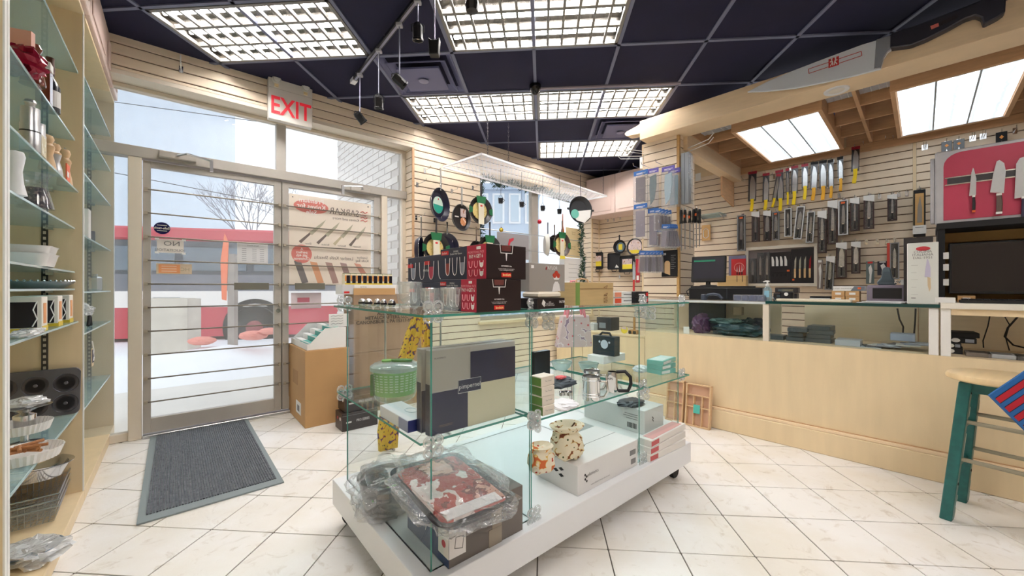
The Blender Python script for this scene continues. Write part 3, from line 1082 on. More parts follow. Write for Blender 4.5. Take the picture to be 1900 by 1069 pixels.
# the short projecting nose at the left end
M().prism([(-.17, 2.655), (-.16, 2.64), (-.14, 2.632), (-.06, 2.625), (0, 2.62), (0, 2.715), (-.05, 2.70), (-.15, 2.68), (-.17, 2.668)], .02, .12).build('nose', MAPLE2, fas)
dlx = FW.hit(1552, 168)
Pd = fl(1552, 168, 2.55) if False else None
def up(px, py, z):
 d = F * (z - CAMH) / (534 - py)
 return Vector((rx(px) * d, d, z))
P = up(1552, 167, 2.55)
t = T('downlight', 'round white downlight in the underside of the fascia beam', 'light', P, BW.rz)
M().lathe([(.075, 0), (.072, -.008), (.055, -.009), (.048, -.004), (.0, -.004)], 28).build('ring', WHITEG, t, smooth=True)
M().lathe([(.046, -.005), (.02, -.012), (0, -.012)], 20).build('lens', mat('lens_white', (236, 230, 220), .4), t, smooth=True)
SO = Wall(BW.n, 3.77)     # inner edge of the beam: lattice starts here, runs to the wall
LD = BW.c - 3.77
def sloc(px, py, z):
 P = up(px, py, z)
 return P.x * BW.a[0] + P.y * BW.a[1], P.x * BW.n[0] + P.y * BW.n[1] - 3.77
lat = T('ceiling_lattice', 'open oak lattice canopy between the fascia beam and the knife wall', 'canopy', SO.pt(0, 0, 0), BW.rz)
b1a = sloc(1370, 251, 2.53)[0]
b1b = b1a + .60
b2a = sloc(1662, 174, 2.53)[0]
b2b = b2a + .60
ZL0, ZL1 = 2.58, 2.74
xs_end0 = sloc(1300, 262, 2.58)[0]
long_x = [xs_end0, b1a - .36, (b1b + b2a) / 2, b2b + .36, b2b + .8]
ys = [0.0, .42, .8, 1.18, LD - .02]
def lbar(x0, x1, y0, y1):
 o = M().box(x0, x1, y0, y1, ZL0, ZL1).build('lattice_bar', OAKD, lat, bevel=.002)
for x in long_x[1:]:
 lbar(x - .012, x + .012, 0, LD)
segs = [(xs_end0, b1a - .03), (b1b + .03, b2a - .03), (b2b + .03, b2b + 2.4)]
for a, b in segs:
 for y in ys:
  lbar(a, b, y, y + .02)
# white egg-crate grilles in the first row of cells
gm = M()
for a, b in segs:
 x = a
 while x < b:
  gm.box(x, x + .004, .03, .40, 2.66, 2.68)
  x += .045
 y = .03
 while y < .40:
  gm.box(a, b, y, y + .004, 2.66, 2.68)
  y += .03
tag(gm.build('grille', WHITEG, lat), None, None, None, 'stuff')
# deep end beam from the pillar to the wall, with the brown side board
M().box(xs_end0 - .12, xs_end0 - .0, -.02, LD, 2.42, 2.58).build('end_beam', MAPLE2, lat, bevel=.003)
M().prism([(LD - .42, 2.20), (LD - .01, 2.12), (LD - .01, 2.42), (LD - .42, 2.42)], xs_end0 - .1, xs_end0 - .08, 'x').build('side_board', OAKD, lat)
bx('wall_rail', OAKD, lat, xs_end0, fE - 0 + .0 if False else b2b + 2.4, LD - .03, LD - .004, 2.50, 2.575)
DIFP = mat('prismatic_diffuser', (228, 238, 246), .2, emit=PANEL_STRENGTH * .2, var=.0)
def dp_mat():
 m = DIFP
 t_ = m.node_tree
 p = t_.nodes['Principled BSDF']
 co = t_.nodes.new('ShaderNodeTexCoord')
 wv = t_.nodes.new('ShaderNodeTexWave')
 wv.wave_type = 'BANDS'
 wv.bands_direction = 'X'
 wv.inputs['Scale'].default_value = 2.6
 wv.inputs['Distortion'].default_value = 1.2
 wv.inputs['Detail'].default_value = 3
 wv.inputs['Detail Scale'].default_value = 6
 r = t_.nodes.new('ShaderNodeMapRange')
 r.inputs['To Min'].default_value = .45
 r.inputs['To Max'].default_value = 1.6
 t_.links.new(co.outputs['Object'], wv.inputs['Vector'])
 t_.links.new(wv.outputs['Fac'], r.inputs['Value'])
 t_.links.new(r.outputs[0], p.inputs['Emission Strength'])
dp_mat()
def lightbox(x0, label):
 t = T('light_box', label, 'light', SO.pt(x0 + .3, -.79, 2.53), BW.rz, 'oak framed light boxes in the lattice canopy')
 hw, hd = .30, .61
 fr = .028
 for b in ((-hw - fr, hw + fr, -hd - fr, -hd), (-hw - fr, hw + fr, hd, hd + fr)):
  bx('frame_side', OAKD, t, b[0], b[1], b[2], b[3], -.0, .15, bevel=.002)
 for b in ((-hw - fr, -hw, -hd, hd), (hw, hw + fr, -hd, hd)):
  bx('frame_side', OAKD, t, b[0], b[1], b[2], b[3], -.0, .15, bevel=.002)
 bx('diffuser', DIFP, t, -hw + .008, hw - .008, -hd + .008, hd - .008, .008, .016)
 bx('white_rim', WHITEG, t, -hw, hw, -hd, -hd + .012, .004, .008)
 bx('white_rim', WHITEG, t, -hw, hw, hd - .012, hd, .004, .008)
 for s_ in (-.1, .1):
  bx('diffuser_rib', mat('rib_grey', (176, 188, 196), .3), t, s_ - .005, s_ + .005, -hd + .01, hd - .01, .003, .008)
lightbox(b1a, 'oak framed light box nearer the slatted pillar')
lightbox(b2a, 'oak framed light box above the pink knife board')
lightbox(b2b + 1.0, 'oak framed light box beyond the right picture edge')
# ================================================================ GIANT KNIFE ON THE FASCIA
KN = Wall(BW.n, 3.47)
def kp(px, py):
 a, z, _ = KN.hit(px, py)
 return (a, z)
base = KN.pt(0, 0, 0)
t = T('giant_knife', 'oversized display chef knife with black handle mounted along the fascia beam', 'knife', base, KN.rz)
bl = [kp(1386, 170), kp(1420, 169), kp(1475, 163), kp(1530, 152), kp(1580, 141), kp(1634, 127), kp(1640, 108), kp(1647, 97), kp(1654, 92), kp(1653, 66), kp(1600, 82), kp(1530, 108), kp(1470, 131), kp(1425, 150)]
M().prism(bl, 0, .02).build('blade', mat('giant_blade', (222, 228, 236), .4, .1), t, bevel=.002)
bo = [kp(1634, 127), kp(1640, 108), kp(1647, 97), kp(1654, 92), kp(1653, 66), kp(1626, 74), kp(1622, 129)]
M().prism(bo, -.012, .0).build('bolster', mat('giant_bolster', (196, 200, 206), .25, .6), t, bevel=.003)
hd = [kp(1653, 65), kp(1700, 50), kp(1790, 16), kp(1850, -8), kp(1866, -12), kp(1864, 26), kp(1850, 36), kp(1824, 49), kp(1820, 36), kp(1808, 32), kp(1790, 38), kp(1760, 55), kp(1720, 75), kp(1690, 87), kp(1652, 92)]
M().prism(hd, -.03, .03).build('handle', mat('giant_handle', (44, 44, 54), .42), t, bevel=.006)
q = [kp(1724, 54), kp(1775, 31), kp(1777, 37), kp(1726, 61)]
M().prism(q, -.034, -.03).build('badge', mat('badge_dark', (40, 36, 40), .3), t)
q = [kp(1726, 51), kp(1742, 45), kp(1743, 50), kp(1727, 56)]
M().prism([kp(1726, 53), kp(1741, 47), kp(1742, 53), kp(1728, 59)], -.036, -.034).build('badge_red', mat('badge_red', (222, 120, 112), .4), t)
RLINE = mat('print_red', (190, 84, 84), .6)
fr_ = M()
C4 = [kp(1500, 128), kp(1598, 95), kp(1599, 103), kp(1501, 136)]
for i in range(4):
 a, b = C4[i], C4[(i + 1) % 4]
 dx, dz = b[0] - a[0], b[1] - a[1]
 l_ = math.hypot(dx, dz)
 nx_, nz_ = -dz / l_ * .002, dx / l_ * .002
 fr_.prism([(a[0] - nx_, a[1] - nz_), (b[0] - nx_, b[1] - nz_), (b[0] + nx_, b[1] + nz_), (a[0] + nx_, a[1] + nz_)], -.003, -.001)
fr_.build('print_frame', RLINE, t)
c_ = kp(1547, 115)
M().prism([(c_[0] - .028, c_[1] - .03), (c_[0] + .028, c_[1] - .03), (c_[0] + .028, c_[1] + .03), (c_[0] - .028, c_[1] + .03)], -.004, -.001).build('logo_square', mat('logo_red', (196, 52, 52), .5), t)
mm = M()
for s_ in (-1, 1):
 mm.tube([(c_[0] + s_ * .012, -.006, c_[1] + .02), (c_[0] + s_ * .006, -.006, c_[1] + .002), (c_[0] + s_ * .018, -.006, c_[1] - .022)], .003, 4)
 mm.tube([(c_[0] + s_ * .02, -.006, c_[1] + .008), (c_[0] + s_ * .006, -.006, c_[1] + .004), (c_[0] + s_ * .004, -.006, c_[1] - .022)], .003, 4)
mm.lathe([(0, -.0075), (.005, -.0065), (.005, -.005), (0, -.0045)], 8, (c_[0] - .01, 0, c_[1] + .024), 'y').lathe([(0, -.0075), (.005, -.0065), (.005, -.005), (0, -.0045)], 8, (c_[0] + .01, 0, c_[1] + .024), 'y')
mm.build('logo_figures', WHITE, t)
# ================================================================ GLASS ISLAND
ang = DW.rz
IC = Vector((-.266, 1.185, 0))
IL, IWd = 1.74, .90
isl = T('glass_island', 'glass display island with clear shelves on a white wheeled base', 'display', IC, ang)
bx('base', WHITEG, isl, 0, IL, 0, IWd, .095, .212, bevel=.002)
for cx, cy in ((.06, .06), (IL - .07, .07), (.07, IWd - .05), (IL - .07, IWd - .07)):
 c = M()
 c.lathe([(.0, -.014), (.036, -.014), (.04, -.008), (.04, .008), (.036, .014), (0, .014)], 20, (cx, cy, .04), 'y')
 o = c.build('caster', BLACKM, isl, smooth=True)
 bx('caster_fork', STEEL, o, cx - .018, cx + .018, cy - .02, cy + .02, .07, .095)
TK = .006
def gpanel(name, x0, x1, y0, y1, z0, z1):
 """a glass sheet: clear faces, green edges"""
 m_ = M()
 m_.box(x0, x1, y0, y1, z0, z1)
 dims = [x1 - x0, y1 - y0, z1 - z0]
 thin = dims.index(min(dims))
 # faces order: -z,+z,-y,+x,+y,-x
 axis_of = [2, 2, 1, 0, 1, 0]
 m_.mi = [0 if axis_of[i] == thin else 1 for i in range(6)]
 return m_.build(name, [GLASS, GEDGE], isl)
XA, XB, XC, XD = .05, .49, 1.27, 1.69
gpanel('end_panel', XA, XA + TK, .05, IWd - .05, .212, 1.03)
gpanel('end_panel', XD - TK, XD, .05, IWd - .05, .212, 1.03)
gpanel('front_panel', XA + TK, XB - .003, .05, .05 + TK, .212, 1.03)
gpanel('front_panel', XC, XD - TK, .05, .05 + TK, .212, 1.03)
gpanel('cross_panel', XB, XB + TK, .05, IWd - .05, .212, 1.03)
gpanel('cross_panel', XC - .004 - TK, XC - .004, .05, IWd - .05, .212, 1.03)
gpanel('back_panel', XB + .01, XC - .014, IWd - .06, IWd - .054, .212, 1.03)
gpanel('top_shelf', -.0, XB + .0, .0, IWd - .02, 1.03, 1.038)
gpanel('top_shelf', XB + .004, IL - .02, .0, IWd - .02, 1.03, 1.038)
gpanel('middle_shelf', XA - .03, XB - .002, .06, IWd - .0, .620, .628)
gpanel('middle_shelf', XB + .008, XC - .012, .02, IWd - .08, .602, .61)
gpanel('middle_shelf', XC, IL - .02, .0, IWd - .08, .606, .614)
CLIP = None
def clip(x, y, z, rz=0):
 global CLIP
 if CLIP is None:
  m_ = M()
  for cx, cz in ((-.017, .017), (.017, .017), (-.017, -.017), (.017, -.017)):
   pts = [(cx + .016 * math.cos(2 * PI * k / 12), 0, cz + .016 * math.sin(2 * PI * k / 12)) for k in range(13)]
   m_.tube(pts, .0045, 6, cap=False)
   m_.lathe([(0, -.004), (.008, -.004), (.008, .004), (0, .004)], 10, (cx, 0, cz), 'y')
  o = m_.build('acrylic_clip', ACRY, isl, smooth=True, loc=(x, y, z), rz=rz)
  CLIP = o.data
 else:
  link('acrylic_clip', CLIP, isl, (x, y, z), rz)
for z in (1.045, .62):
 clip(XA, .03, z); clip(XA, IWd - .02, z)
for z in (1.045, .61, .235):
 clip(XB, .03, z); clip(XC, .03, z)
clip(XB, .03, .60, PI / 2); clip(XD, .03, 1.045); clip(XD, .03, .612); clip(XB, .045, 1.0, PI / 2)
clip(XC, .045, 1.0, PI / 2); clip(XC, .03, .58, PI / 2)
clip(XC + .1, .05, .985, PI / 2); clip(XB + .1, .05, .985, PI / 2)
def dpos(px, d, z):
 return Vector((rx(px) * d, d, z))
# ---- generic carton with its own print; nearest vertical edge at pixel px, depth d
def carton(name, label, cat, px, d, z, pxL, pxR, h, m, group=None, extra=0.0, sL=None, sR=None, bevel=.0015):
 P = dpos(px, d, z)
 a = ang + extra
 ux, uy = math.cos(a), math.sin(a)
 vx, vy = -math.sin(a), math.cos(a)
 ox = px
 if sR is None:
  r = rx(pxR)
  sR = (r * P.y - P.x) / (ux - r * uy)
 if sL is None:
  r = rx(pxL)
  sL = (r * P.y - P.x) / (vx - r * vy)
 t = T(name, label, cat, P, a, group)
 bx('carton', m, t, 0, sR, 0, sL, 0, h, bevel=bevel)
 return t, sR, sL
def dR(t, x0, x1, z0, z1, m, name='print_panel', off=.0012):
 return bx(name, m, t, x0, x1, -off, 0, z0, z1)
def dL(t, y0, y1, z0, z1, m, name='print_panel', off=.0012):
 return bx(name, m, t, -off, 0, y0, y1, z0, z1)
def dT(t, x0, x1, y0, y1, h, m, name='print_panel', off=.0012):
 return bx(name, m, t, x0, x1, y0, y1, h, h + off)
BODB = mat('box_black', (40, 28, 28), .4)
BODN = mat('box_navy', (46, 48, 68), .4)
BODR = mat('box_red', (186, 36, 66), .4)
INKW = mat('ink_white', (236, 232, 230), .5)
INKK = mat('ink_black', (34, 32, 34), .6)
INKG = mat('ink_grey', (128, 126, 126), .6)
REDL = mat('label_red', (214, 40, 40), .4)
CUPD = mat('cup_print', (150, 152, 168), .4)
CUPR = mat('cup_tea_print', (150, 60, 50), .4)
def glass_outline(t, x, z, w_, h_, m, L=False, fill=None):
 """outline of a double-wall glass printed on a face"""
 n = 12
 pts = [(x - w_ / 2, z + h_)]
 for k in range(n + 1):
  a = PI * k / n
  pts.append((x - w_ * .42 * math.cos(a), z + h_ * .35 - h_ * .35 * math.sin(a)))
 pts.append((x + w_ / 2, z + h_))
 m_ = M()
 P3 = [(-.002, p[0], p[1]) if L else (p[0], -.002, p[1]) for p in pts]
 m_.tube(P3, .0012, 4)
 m_.build('glass_print', m, t)
 if fill:
  pp = [p for p in pts if p[1] < z + h_ * .75]
  pp = [(x - w_ * .4, z + h_ * .7)] + pts[1:-1] + [(x + w_ * .4, z + h_ * .7)]
  if L:
   M().prism(pp, -.0016, -.001, 'x').build('drink_print', fill, t)
  else:
   M().prism(pp, -.0016, -.001).build('drink_print', fill, t)
def bodum(label, px, d, z, pxL, pxR, h, g='boxes of double wall glasses on the island'):
 t, R, L_ = carton('glassware_box', label, 'box', px, d, z, pxL, pxR, h, BODB, g)
 dL(t, 0, L_ * .38, .001, h - .001, BODR, 'red_panel')
 dL(t, L_ * .38, L_, .001, h - .001, BODN, 'navy_panel')
 yr = L_ * .19
 text('PROMOTIONAL PACK', h * .1, mat('ink_pink', (240, 170, 180), .5), t, (-.0025, yr, h * .78), 'L', squash=.8)
 text('PAY 4 GET 6', h * .15, INKW, t, (-.0025, yr, h * .66), 'L', bold=True, squash=.85)
 dL(t, L_ * .1, L_ * .18, h * .86, h * .94, INKW, 'price_sticker', .002)
 for i in range(3):
  for j in range(2):
   glass_outline(t, L_ * (.30 - .11 * i), h * (.34 - .25 * j), L_ * .07, h * .19, INKW if i == 2 else mat('ink_pink', (240, 170, 180), .5), True, INKW if i == 2 else None)
 yb = L_ * .86
 dL(t, L_ * .8, L_ * .97, h * .8, h * .93, REDL, 'brand_label', .002)
 text('bodum', h * .11, INKW, t, (-.004, L_ * .885, h * .86), 'L')
 text('PAVINA\nDouble Wall Glasses', h * .08, INKW, t, (-.0025, L_ * .62, h * .84), 'L')
 for i, f in enumerate((CUPD, None, CUPR)):
  glass_outline(t, L_ * (.48 + .17 * i), h * .14, L_ * .11, h * .55, INKW, True, f)
 xc = R * .48
 # wine glass print on the black side
 M().tube([(xc - .03, -.002, h), (xc - .026, -.002, h * .76), (xc + .026, -.002, h * .76), (xc + .03, -.002, h)], .0014, 4).build('goblet_print', INKW, t)
 M().prism([(xc - .02, h * .82), (xc + .02, h * .82), (xc + .022, h * .98), (xc - .022, h * .98)], -.0016, -.0008).build('goblet_fill', mat('wine_print', (112, 60, 56), .4), t)
 M().prism([(xc - .004, h * .76), (xc + .004, h * .76), (xc + .001, h * .54), (xc - .001, h * .54)], -.0018, -.001).build('goblet_stem', INKW, t)
 text('NOVEMBER Glas', h * .055, INKW, t, (xc, -.0025, h * .38), 'R', bold=True)
 text('Le verre double paroi qui respire\nla verre intelligente bicouche', h * .045, INKW, t, (xc, -.0025, h * .28), 'R')
 dR(t, xc - .022, xc + .022, h * .06, h * .19, REDL, 'brand_label', .002)
 text('bodum', h * .11, mat('ink_yellow', (250, 220, 150), .5), t, (xc, -.004, h * .125), 'R', bold=True)
 return t
ZT = 1.0385
bodum('black and red glassware box at the bottom of the stack beside the clear glasses', 884, 1.30, ZT, 816, 967, .112)
bodum('black and red glassware box on top of the other one, PAY 4 GET 6', 902, 1.335, ZT + .1125, 818, 976, .121)
def pbox(label, px, d, z, pxL, pxR, h):
 t, R, L_ = carton('glassware_box', label, 'box', px, d, z, pxL, pxR, h, BODN, 'navy boxes of glasses on the island')
 for i in range(4):
  glass_outline(t, L_ * (.15 + .23 * i), h * .12, L_ * .13, h * .66, INKW, True, [None, mat('pink_drink', (190, 60, 84), .4), None, CUPD][i])
 dL(t, L_ * .86, L_ * .99, h * .6, h * .74, REDL, 'brand_label', .002)
 dL(t, L_ * .42, L_ * .55, h * .66, h * .80, REDL, 'brand_label', .002)
 text('PAVINA', h * .13, INKW, t, (-.0025, L_ * .5, h * .45), 'L')
pbox('navy glassware box behind the clear glasses, top of its stack', 832, 1.60, ZT + .105, 757, 850, .118)
pbox('navy glassware box behind the clear glasses, bottom of its stack', 832, 1.60, ZT, 760, 850, .1045)
# three double walled glasses
def dglass(label, px, d, r, h):
 t = T('double_wall_glass', label, 'glass', dpos(px, d, ZT), 0, 'clear double wall glasses on the island corner')
 M().lathe([(0, .004), (r * .55, .002), (r * .8, h * .15), (r * .98, h * .45), (r, h * .75), (r * .95, h), (r * .9, h), (r * .9, h * .9)], 28).build('outer_wall', clear('cup_glass', (252, 253, 253), .1, .02, fres=1.5, milky=.12), t, smooth=True)
 M().lathe([(0, h * .16), (r * .45, h * .2), (r * .75, h * .4), (r * .88, h * .7), (r * .9, h)], 28).build('inner_wall', clear('cup_glass', (246, 250, 250), .13, .02, fres=1.4), t, smooth=True)
 M().tube([(r * .93 * math.cos(2 * PI * k / 28), r * .93 * math.sin(2 * PI * k / 28), h) for k in range(29)], .0014, 5, cap=False).build('rim', clear('rim_glass', (250, 250, 250), .35, .05, milky=.35), t)
dglass('largest clear double walled glass, leftmost of three on the island', 760, 1.52, .049, .104)
dglass('clear double walled glass in the middle of three on the island', 799, 1.44, .036, .08)
dglass('clear double walled glass against the lower red box', 837, 1.36, .039, .082)
# small chrome and black salt shakers at the left edge
for k, px in enumerate((672, 684, 700, 712, 727)):
 t = T('chrome_timer', ['leftmost small chrome and black egg on the island top', 'second small chrome egg from the left corner clip',
          'middle small chrome egg in the row on the island top', 'fourth small chrome egg on the island top', 'small chrome egg closest to the clear glasses'][k],
          'gadget', dpos(px, 1.80 - .035 * k, ZT), k * .7, 'small chrome eggs on the island top')
 M().lathe([(0, 0), (.012, .001), (.017, .012), (.014, .026), (.006, .033), (0, .034)], 16, sx=1, sy=.8).build('body', CHROME, t, smooth=True)
 M().lathe([(.0176, .010), (.0176, .018)], 16, sx=1, sy=.8).build('band', BLACK, t)
# kitchen scale boxes
t, R, L_ = carton('scale_box', 'flat black kitchen scale box at the island edge, white cube printed on it', 'box', 998, 1.50, ZT, 966, 1048, .042, mat('salter_black', (30, 22, 24), .4))
text('SALTER', .013, INKW, t, (R * .88, -.002, .026), 'R', bold=True, squash=.8)
text('ARC\nELECTRONIC\nKITCHEN SCALE', .007, INKW, t, (R * .42, -.002, .02), 'R')
M().prism([(.02, .02), (.034, .008), (.04, .026), (.027, .037)], -.002, -.0005).build('cube_print', INKW, t)
text('SALTER', .013, INKW, t, (-.002, L_ * .4, .024), 'L', bold=True)
t, R, L_ = carton('scale_tray', 'cream scale tray with rounded rim lying on the black box', 'scale', 1000, 1.515, ZT + .043, 968, 1042, .022, mat('cream_tray', (232, 222, 204), .35), bevel=.006)
bx('tray_recess', mat('tray_in', (214, 202, 182), .4), t, .01, R - .01, .01, L_ - .01, .022, .024)
t, R, L_ = carton('scale_box', 'tall grey box with a picture of a scale holding red fruit', 'box', 982, 1.60, ZT + .067, 966, 1048, .118, mat('taylor_grey', (160, 154, 148), .45))
text('TAYLOR', .021, INKW, t, (R * .60, -.002, .1), 'R', squash=.9)
M().prism([(R * .43, .092), (R * .47, .092), (R * .45, .108)], -.003, -.001).build('red_triangle', mat('tri_red', (150, 36, 40), .4), t)
sx_ = R * .74
M().prism([(sx_ - .026, .0), (sx_ + .026, .0), (sx_ + .018, .03), (sx_ + .008, .042), (sx_ - .008, .042), (sx_ - .018, .03)], -.002, -.001).build('scale_print', INKW, t)
M().prism([(sx_ - .024, .066), (sx_ - .014, .05), (sx_ + .014, .05), (sx_ + .024, .066)], -.002, -.001).build('bowl_print', INKW, t)
for dx, dz in ((-.012, .068), (.0, .078), (.012, .068)):
 M().lathe([(0, -.003), (.011, -.002), (.011, -.001), (0, -.001)], 14, (sx_ + dx, 0, dz), 'y').build('fruit_print', mat('fruit_red', (190, 62, 40), .5), t)
bx('price_tag', INKW, t, .01, .025, -.002, 0, .096, .108)
t, R, L_ = carton('wooden_box', 'pale wooden box with a green strip and rope handle on the island', 'box', 1068, 1.80, ZT, 1064, 1138, .108, wood('box_wood', (206, 176, 126), .14), sL=.13)
bx('green_strip', mat('green_print', (122, 152, 78), .6), t, .0, .028, -.0015, 0, .002, .106)
bx('lid_line', mat('wood_dark', (120, 86, 50), .7), t, .028, R, -.001, 0, .076, .0785)
M().tube([(.07, .06, .108), (.08, .06, .122), (.12, .06, .127), (.16, .06, .122), (.17, .06, .108)], .004, 6).build('rope_handle', mat('rope', (206, 178, 144), .9), t, smooth=True)
BRN = mat('burnt_print', (122, 76, 40), .7)
for zc in (.018, .034, .052, .09):
 M().tube([(R * .72, -.002, zc - .006), (R * .82, -.002, zc + .004), (R * .8, -.002, zc - .008), (R * .72, -.002, zc - .006)], .001, 4).build('triangle_print', BRN, t)
for k, (z, lab, c_) in enumerate([(ZT, 'lower long white box with an orange end beside the wooden box', (226, 84, 50)), (ZT + .032, 'upper long white box with a salmon label beside the wooden box', (236, 150, 120))]):
 t, R, L_ = carton('gadget_box', lab, 'box', 1141, 2.02, z, 1138, 1178, .03, WHITE, sL=.08)
 bx('colour_end', mat('end_%d' % k, c_, .5), t, 0, R * .3, -.0015, 0, .003, .027)
 bx('text_strip', INKG, t, R * .42, R * .85, -.0015, 0, .012, .017)
for k, (z, lab) in enumerate([(ZT, 'small black can box beside the long white boxes, lower one'), (ZT + .032, 'small black can box with a red edge, upper one')]):
 t, R, L_ = carton('gadget_box', lab, 'box', 1180, 2.1, z, 1178, 1203, .03, BLACK, sL=.07)
 bx('white_mark', INKW, t, R * .2, R * .7, -.0015, 0, .01, .018)
 bx('red_mark', REDL, t, R * .78, R * .95, -.0015, 0, .006, .024)
# ---- middle shelf, left bay
ZM = .6285
t = T('salad_spinner', 'green salad spinner with a clear lid on the left middle shelf', 'salad spinner', dpos(733, 1.74, ZM), 0)
GRN = mat('spinner_green', (158, 206, 128), .35)
M().lathe([(0, .03), (.085, .03), (.092, .13), (.088, .132), (.08, .036), (0, .036)], 40).build('basket', GRN, t, smooth=True)
hm = M()
for r_ in range(7):
 for k in range(26):
  a = 2 * PI * k / 26
  zz = .05 + r_ * .011
  R_ = .0878 + (zz - .03) * .07
  p = [(R_ * math.cos(a + s * .075), R_ * math.sin(a + s * .075)) for s in (-1, 1)]
  hm.add([(p[0][0], p[0][1], zz), (p[1][0], p[1][1], zz), (p[1][0], p[1][1], zz + .005), (p[0][0], p[0][1], zz + .005)], [(0, 1, 2, 3)])
tag(hm.build('slots', mat('slot_white', (240, 248, 232), .5), t), None, None, None, 'stuff')
M().lathe([(0, .0), (.072, .002), (.086, .012), (.097, .05), (.104, .138), (.106, .14)], 40).build('outer_bowl', clear('spinner_bowl', (236, 250, 240), .06, .03, milky=.08, fres=1.35), t, smooth=True)
M().lathe([(.106, .134), (.106, .15), (.09, .162), (.03, .168), (0, .168)], 40).build('lid', clear('spinner_lid', (240, 248, 250), .12, .04, milky=.35, milkcol=(226, 236, 238)), t, smooth=True)
M().lathe([(.02, .168), (.042, .168), (.044, .176), (.0, .18)], 20, (.03, .0, 0), sx=1.1, sy=.55).build('lid_knob', mat('knob_green', (70, 128, 44), .4), t, smooth=True)
M().lathe([(.01, .168), (.024, .168), (.024, .174), (.0, .176)], 20, (-.035, .0, 0)).build('brake_button', mat('brake_green', (136, 190, 96), .4), t, smooth=True)
bx('label_card', mat('label_green', (74, 120, 60), .5), t, -.088, -.075, -.06, -.045, .03, .12)
t, R, L_ = carton('flat_box', 'flat white and blue box under the salad spinner shelf front', 'box', 757, 1.33, ZM, 705, 800, .042, mat('pale_blue_box', (226, 232, 236), .4))
dR(t, 0, R, .001, .041, mat('royal_blue', (44, 50, 112), .4))
dL(t, 0, L_ * .3, .001, .04, mat('grey_blue', (150, 160, 188), .4))
M().tube([(.06 + .02 * math.cos(a * .6), .10 + .03 * math.sin(a * .6), .043) for a in range(11)], .001, 4).build('line_print', mat('pale_ink', (180, 206, 214), .6), t)
def pimp(label, dx, dy):
 P = IC + Vector((math.cos(ang) * dx - math.sin(ang) * dy, math.sin(ang) * dx + math.cos(ang) * dy, ZM))
 P.z = ZM
 t = T('placemat_box', label, 'box', P, ang, 'large flat placemat boxes on the island')
 W_, H_, D_ = .372, .285, .03
 bx('carton', mat('placemat_grey', (186, 178, 172), .4), t, 0, W_, 0, D_, 0, H_, bevel=.002)
 nv = mat('placemat_navy', (44, 42, 70), .4)
 bx('navy_panel', nv, t, .001, W_ * .40, -.0012, 0, .002, H_ * .5)
 bx('navy_panel', nv, t, W_ * .43, W_ - .001, -.0012, 0, H_ * .52, H_ - .02)
 bx('cream_panel', mat('placemat_cream', (216, 204, 176), .45), t, W_ * .40, W_ - .001, -.0011, 0, .002, H_ * .52)
 bx('cream_panel', mat('placemat_taupe', (178, 168, 158), .45), t, .001, W_ * .43, -.0011, 0, H_ * .52, H_ - .002)
 bx('navy_end', nv, t, -.0012, 0, .001, D_ - .001, .002, H_ * .6)
 bx('label_plate', mat('label_navy', (50, 50, 74), .4), t, W_ * .29, W_ * .55, -.0024, 0, H_ * .44, H_ * .60)
 fr = M()
 x0, x1, z0, z1 = W_ * .29, W_ * .55, H_ * .44, H_ * .60
 fr.tube([(x0, -.003, z0), (x1, -.003, z0), (x1, -.003, z1), (x0, -.003, z1), (x0, -.003, z0)], .0008, 4)
 fr.build('label_border', INKW, t)
 text('pimpernel', .023, INKW, t, (W_ * .42, -.004, H_ * .515), 'R')
 text('PLACEMATS', .008, INKK, t, (W_ * .1, -.002, H_ * .9), 'R')
 text('www.pimpernelworld.com\nfine placemats boxed set', .005, mat('ink_tan', (160, 130, 112), .5), t, (W_ * .16, -.002, H_ * .1), 'R')
 bx('shrink_film', clear('shrink_film', (255, 255, 255), .015, .1, fres=1.2, bump=.5, bscale=25), t, -.004, W_ + .003, -.006, D_ + .003, -.0, H_ + .003)
pimp('large flat pimpernel box standing at the front glass of the island', .068, .085)
pimp('large flat box standing just behind the front pimpernel box', .062, .135)
# ---- base deck, left bay
ZD = .2125
t, R, L_ = carton('cookware_box', 'navy and grey cookware box on the white base at the near corner', 'box', 833, 1.268, ZD, 757, 970, .168, mat('emile_brown', (112, 104, 98), .5, var=.1))
dL(t, 0.0, L_, .001, .167, mat('emile_blue', (38, 62, 108), .4, var=.15), 'blue_side')
text('Emile Henry', .03, INKW, t, (-.003, L_ * .68, .075), 'L', squash=.75)
dL(t, .0, L_ * .22, .03, .12, INKW, 'white_label', .002)
dR(t, 0, R * .2, .03, .125, INKW, 'white_label', .002)
M().tube([(.02, -.003, .06), (.05, -.003, .05), (.055, -.003, .09), (.025, -.003, .095), (.02, -.003, .06)], .0012, 4).build('pot_print', INKG, t)
M().lathe([(0, -.0035), (.012, -.003), (.012, -.002), (0, -.002)], 14, (0, 0, 0), 'x').build('seal_print', mat('seal_red', (196, 70, 80), .5), t, loc=(.0, L_ * .1, .07))
dR(t, R * .55, R * .68, .0, .168, mat('packing_tape', (150, 138, 122), .3), 'tape')
dR(t, R * .5, R * .68, .0, .06, mat('packing_tape', (150, 138, 122), .3), 'tape', .002)
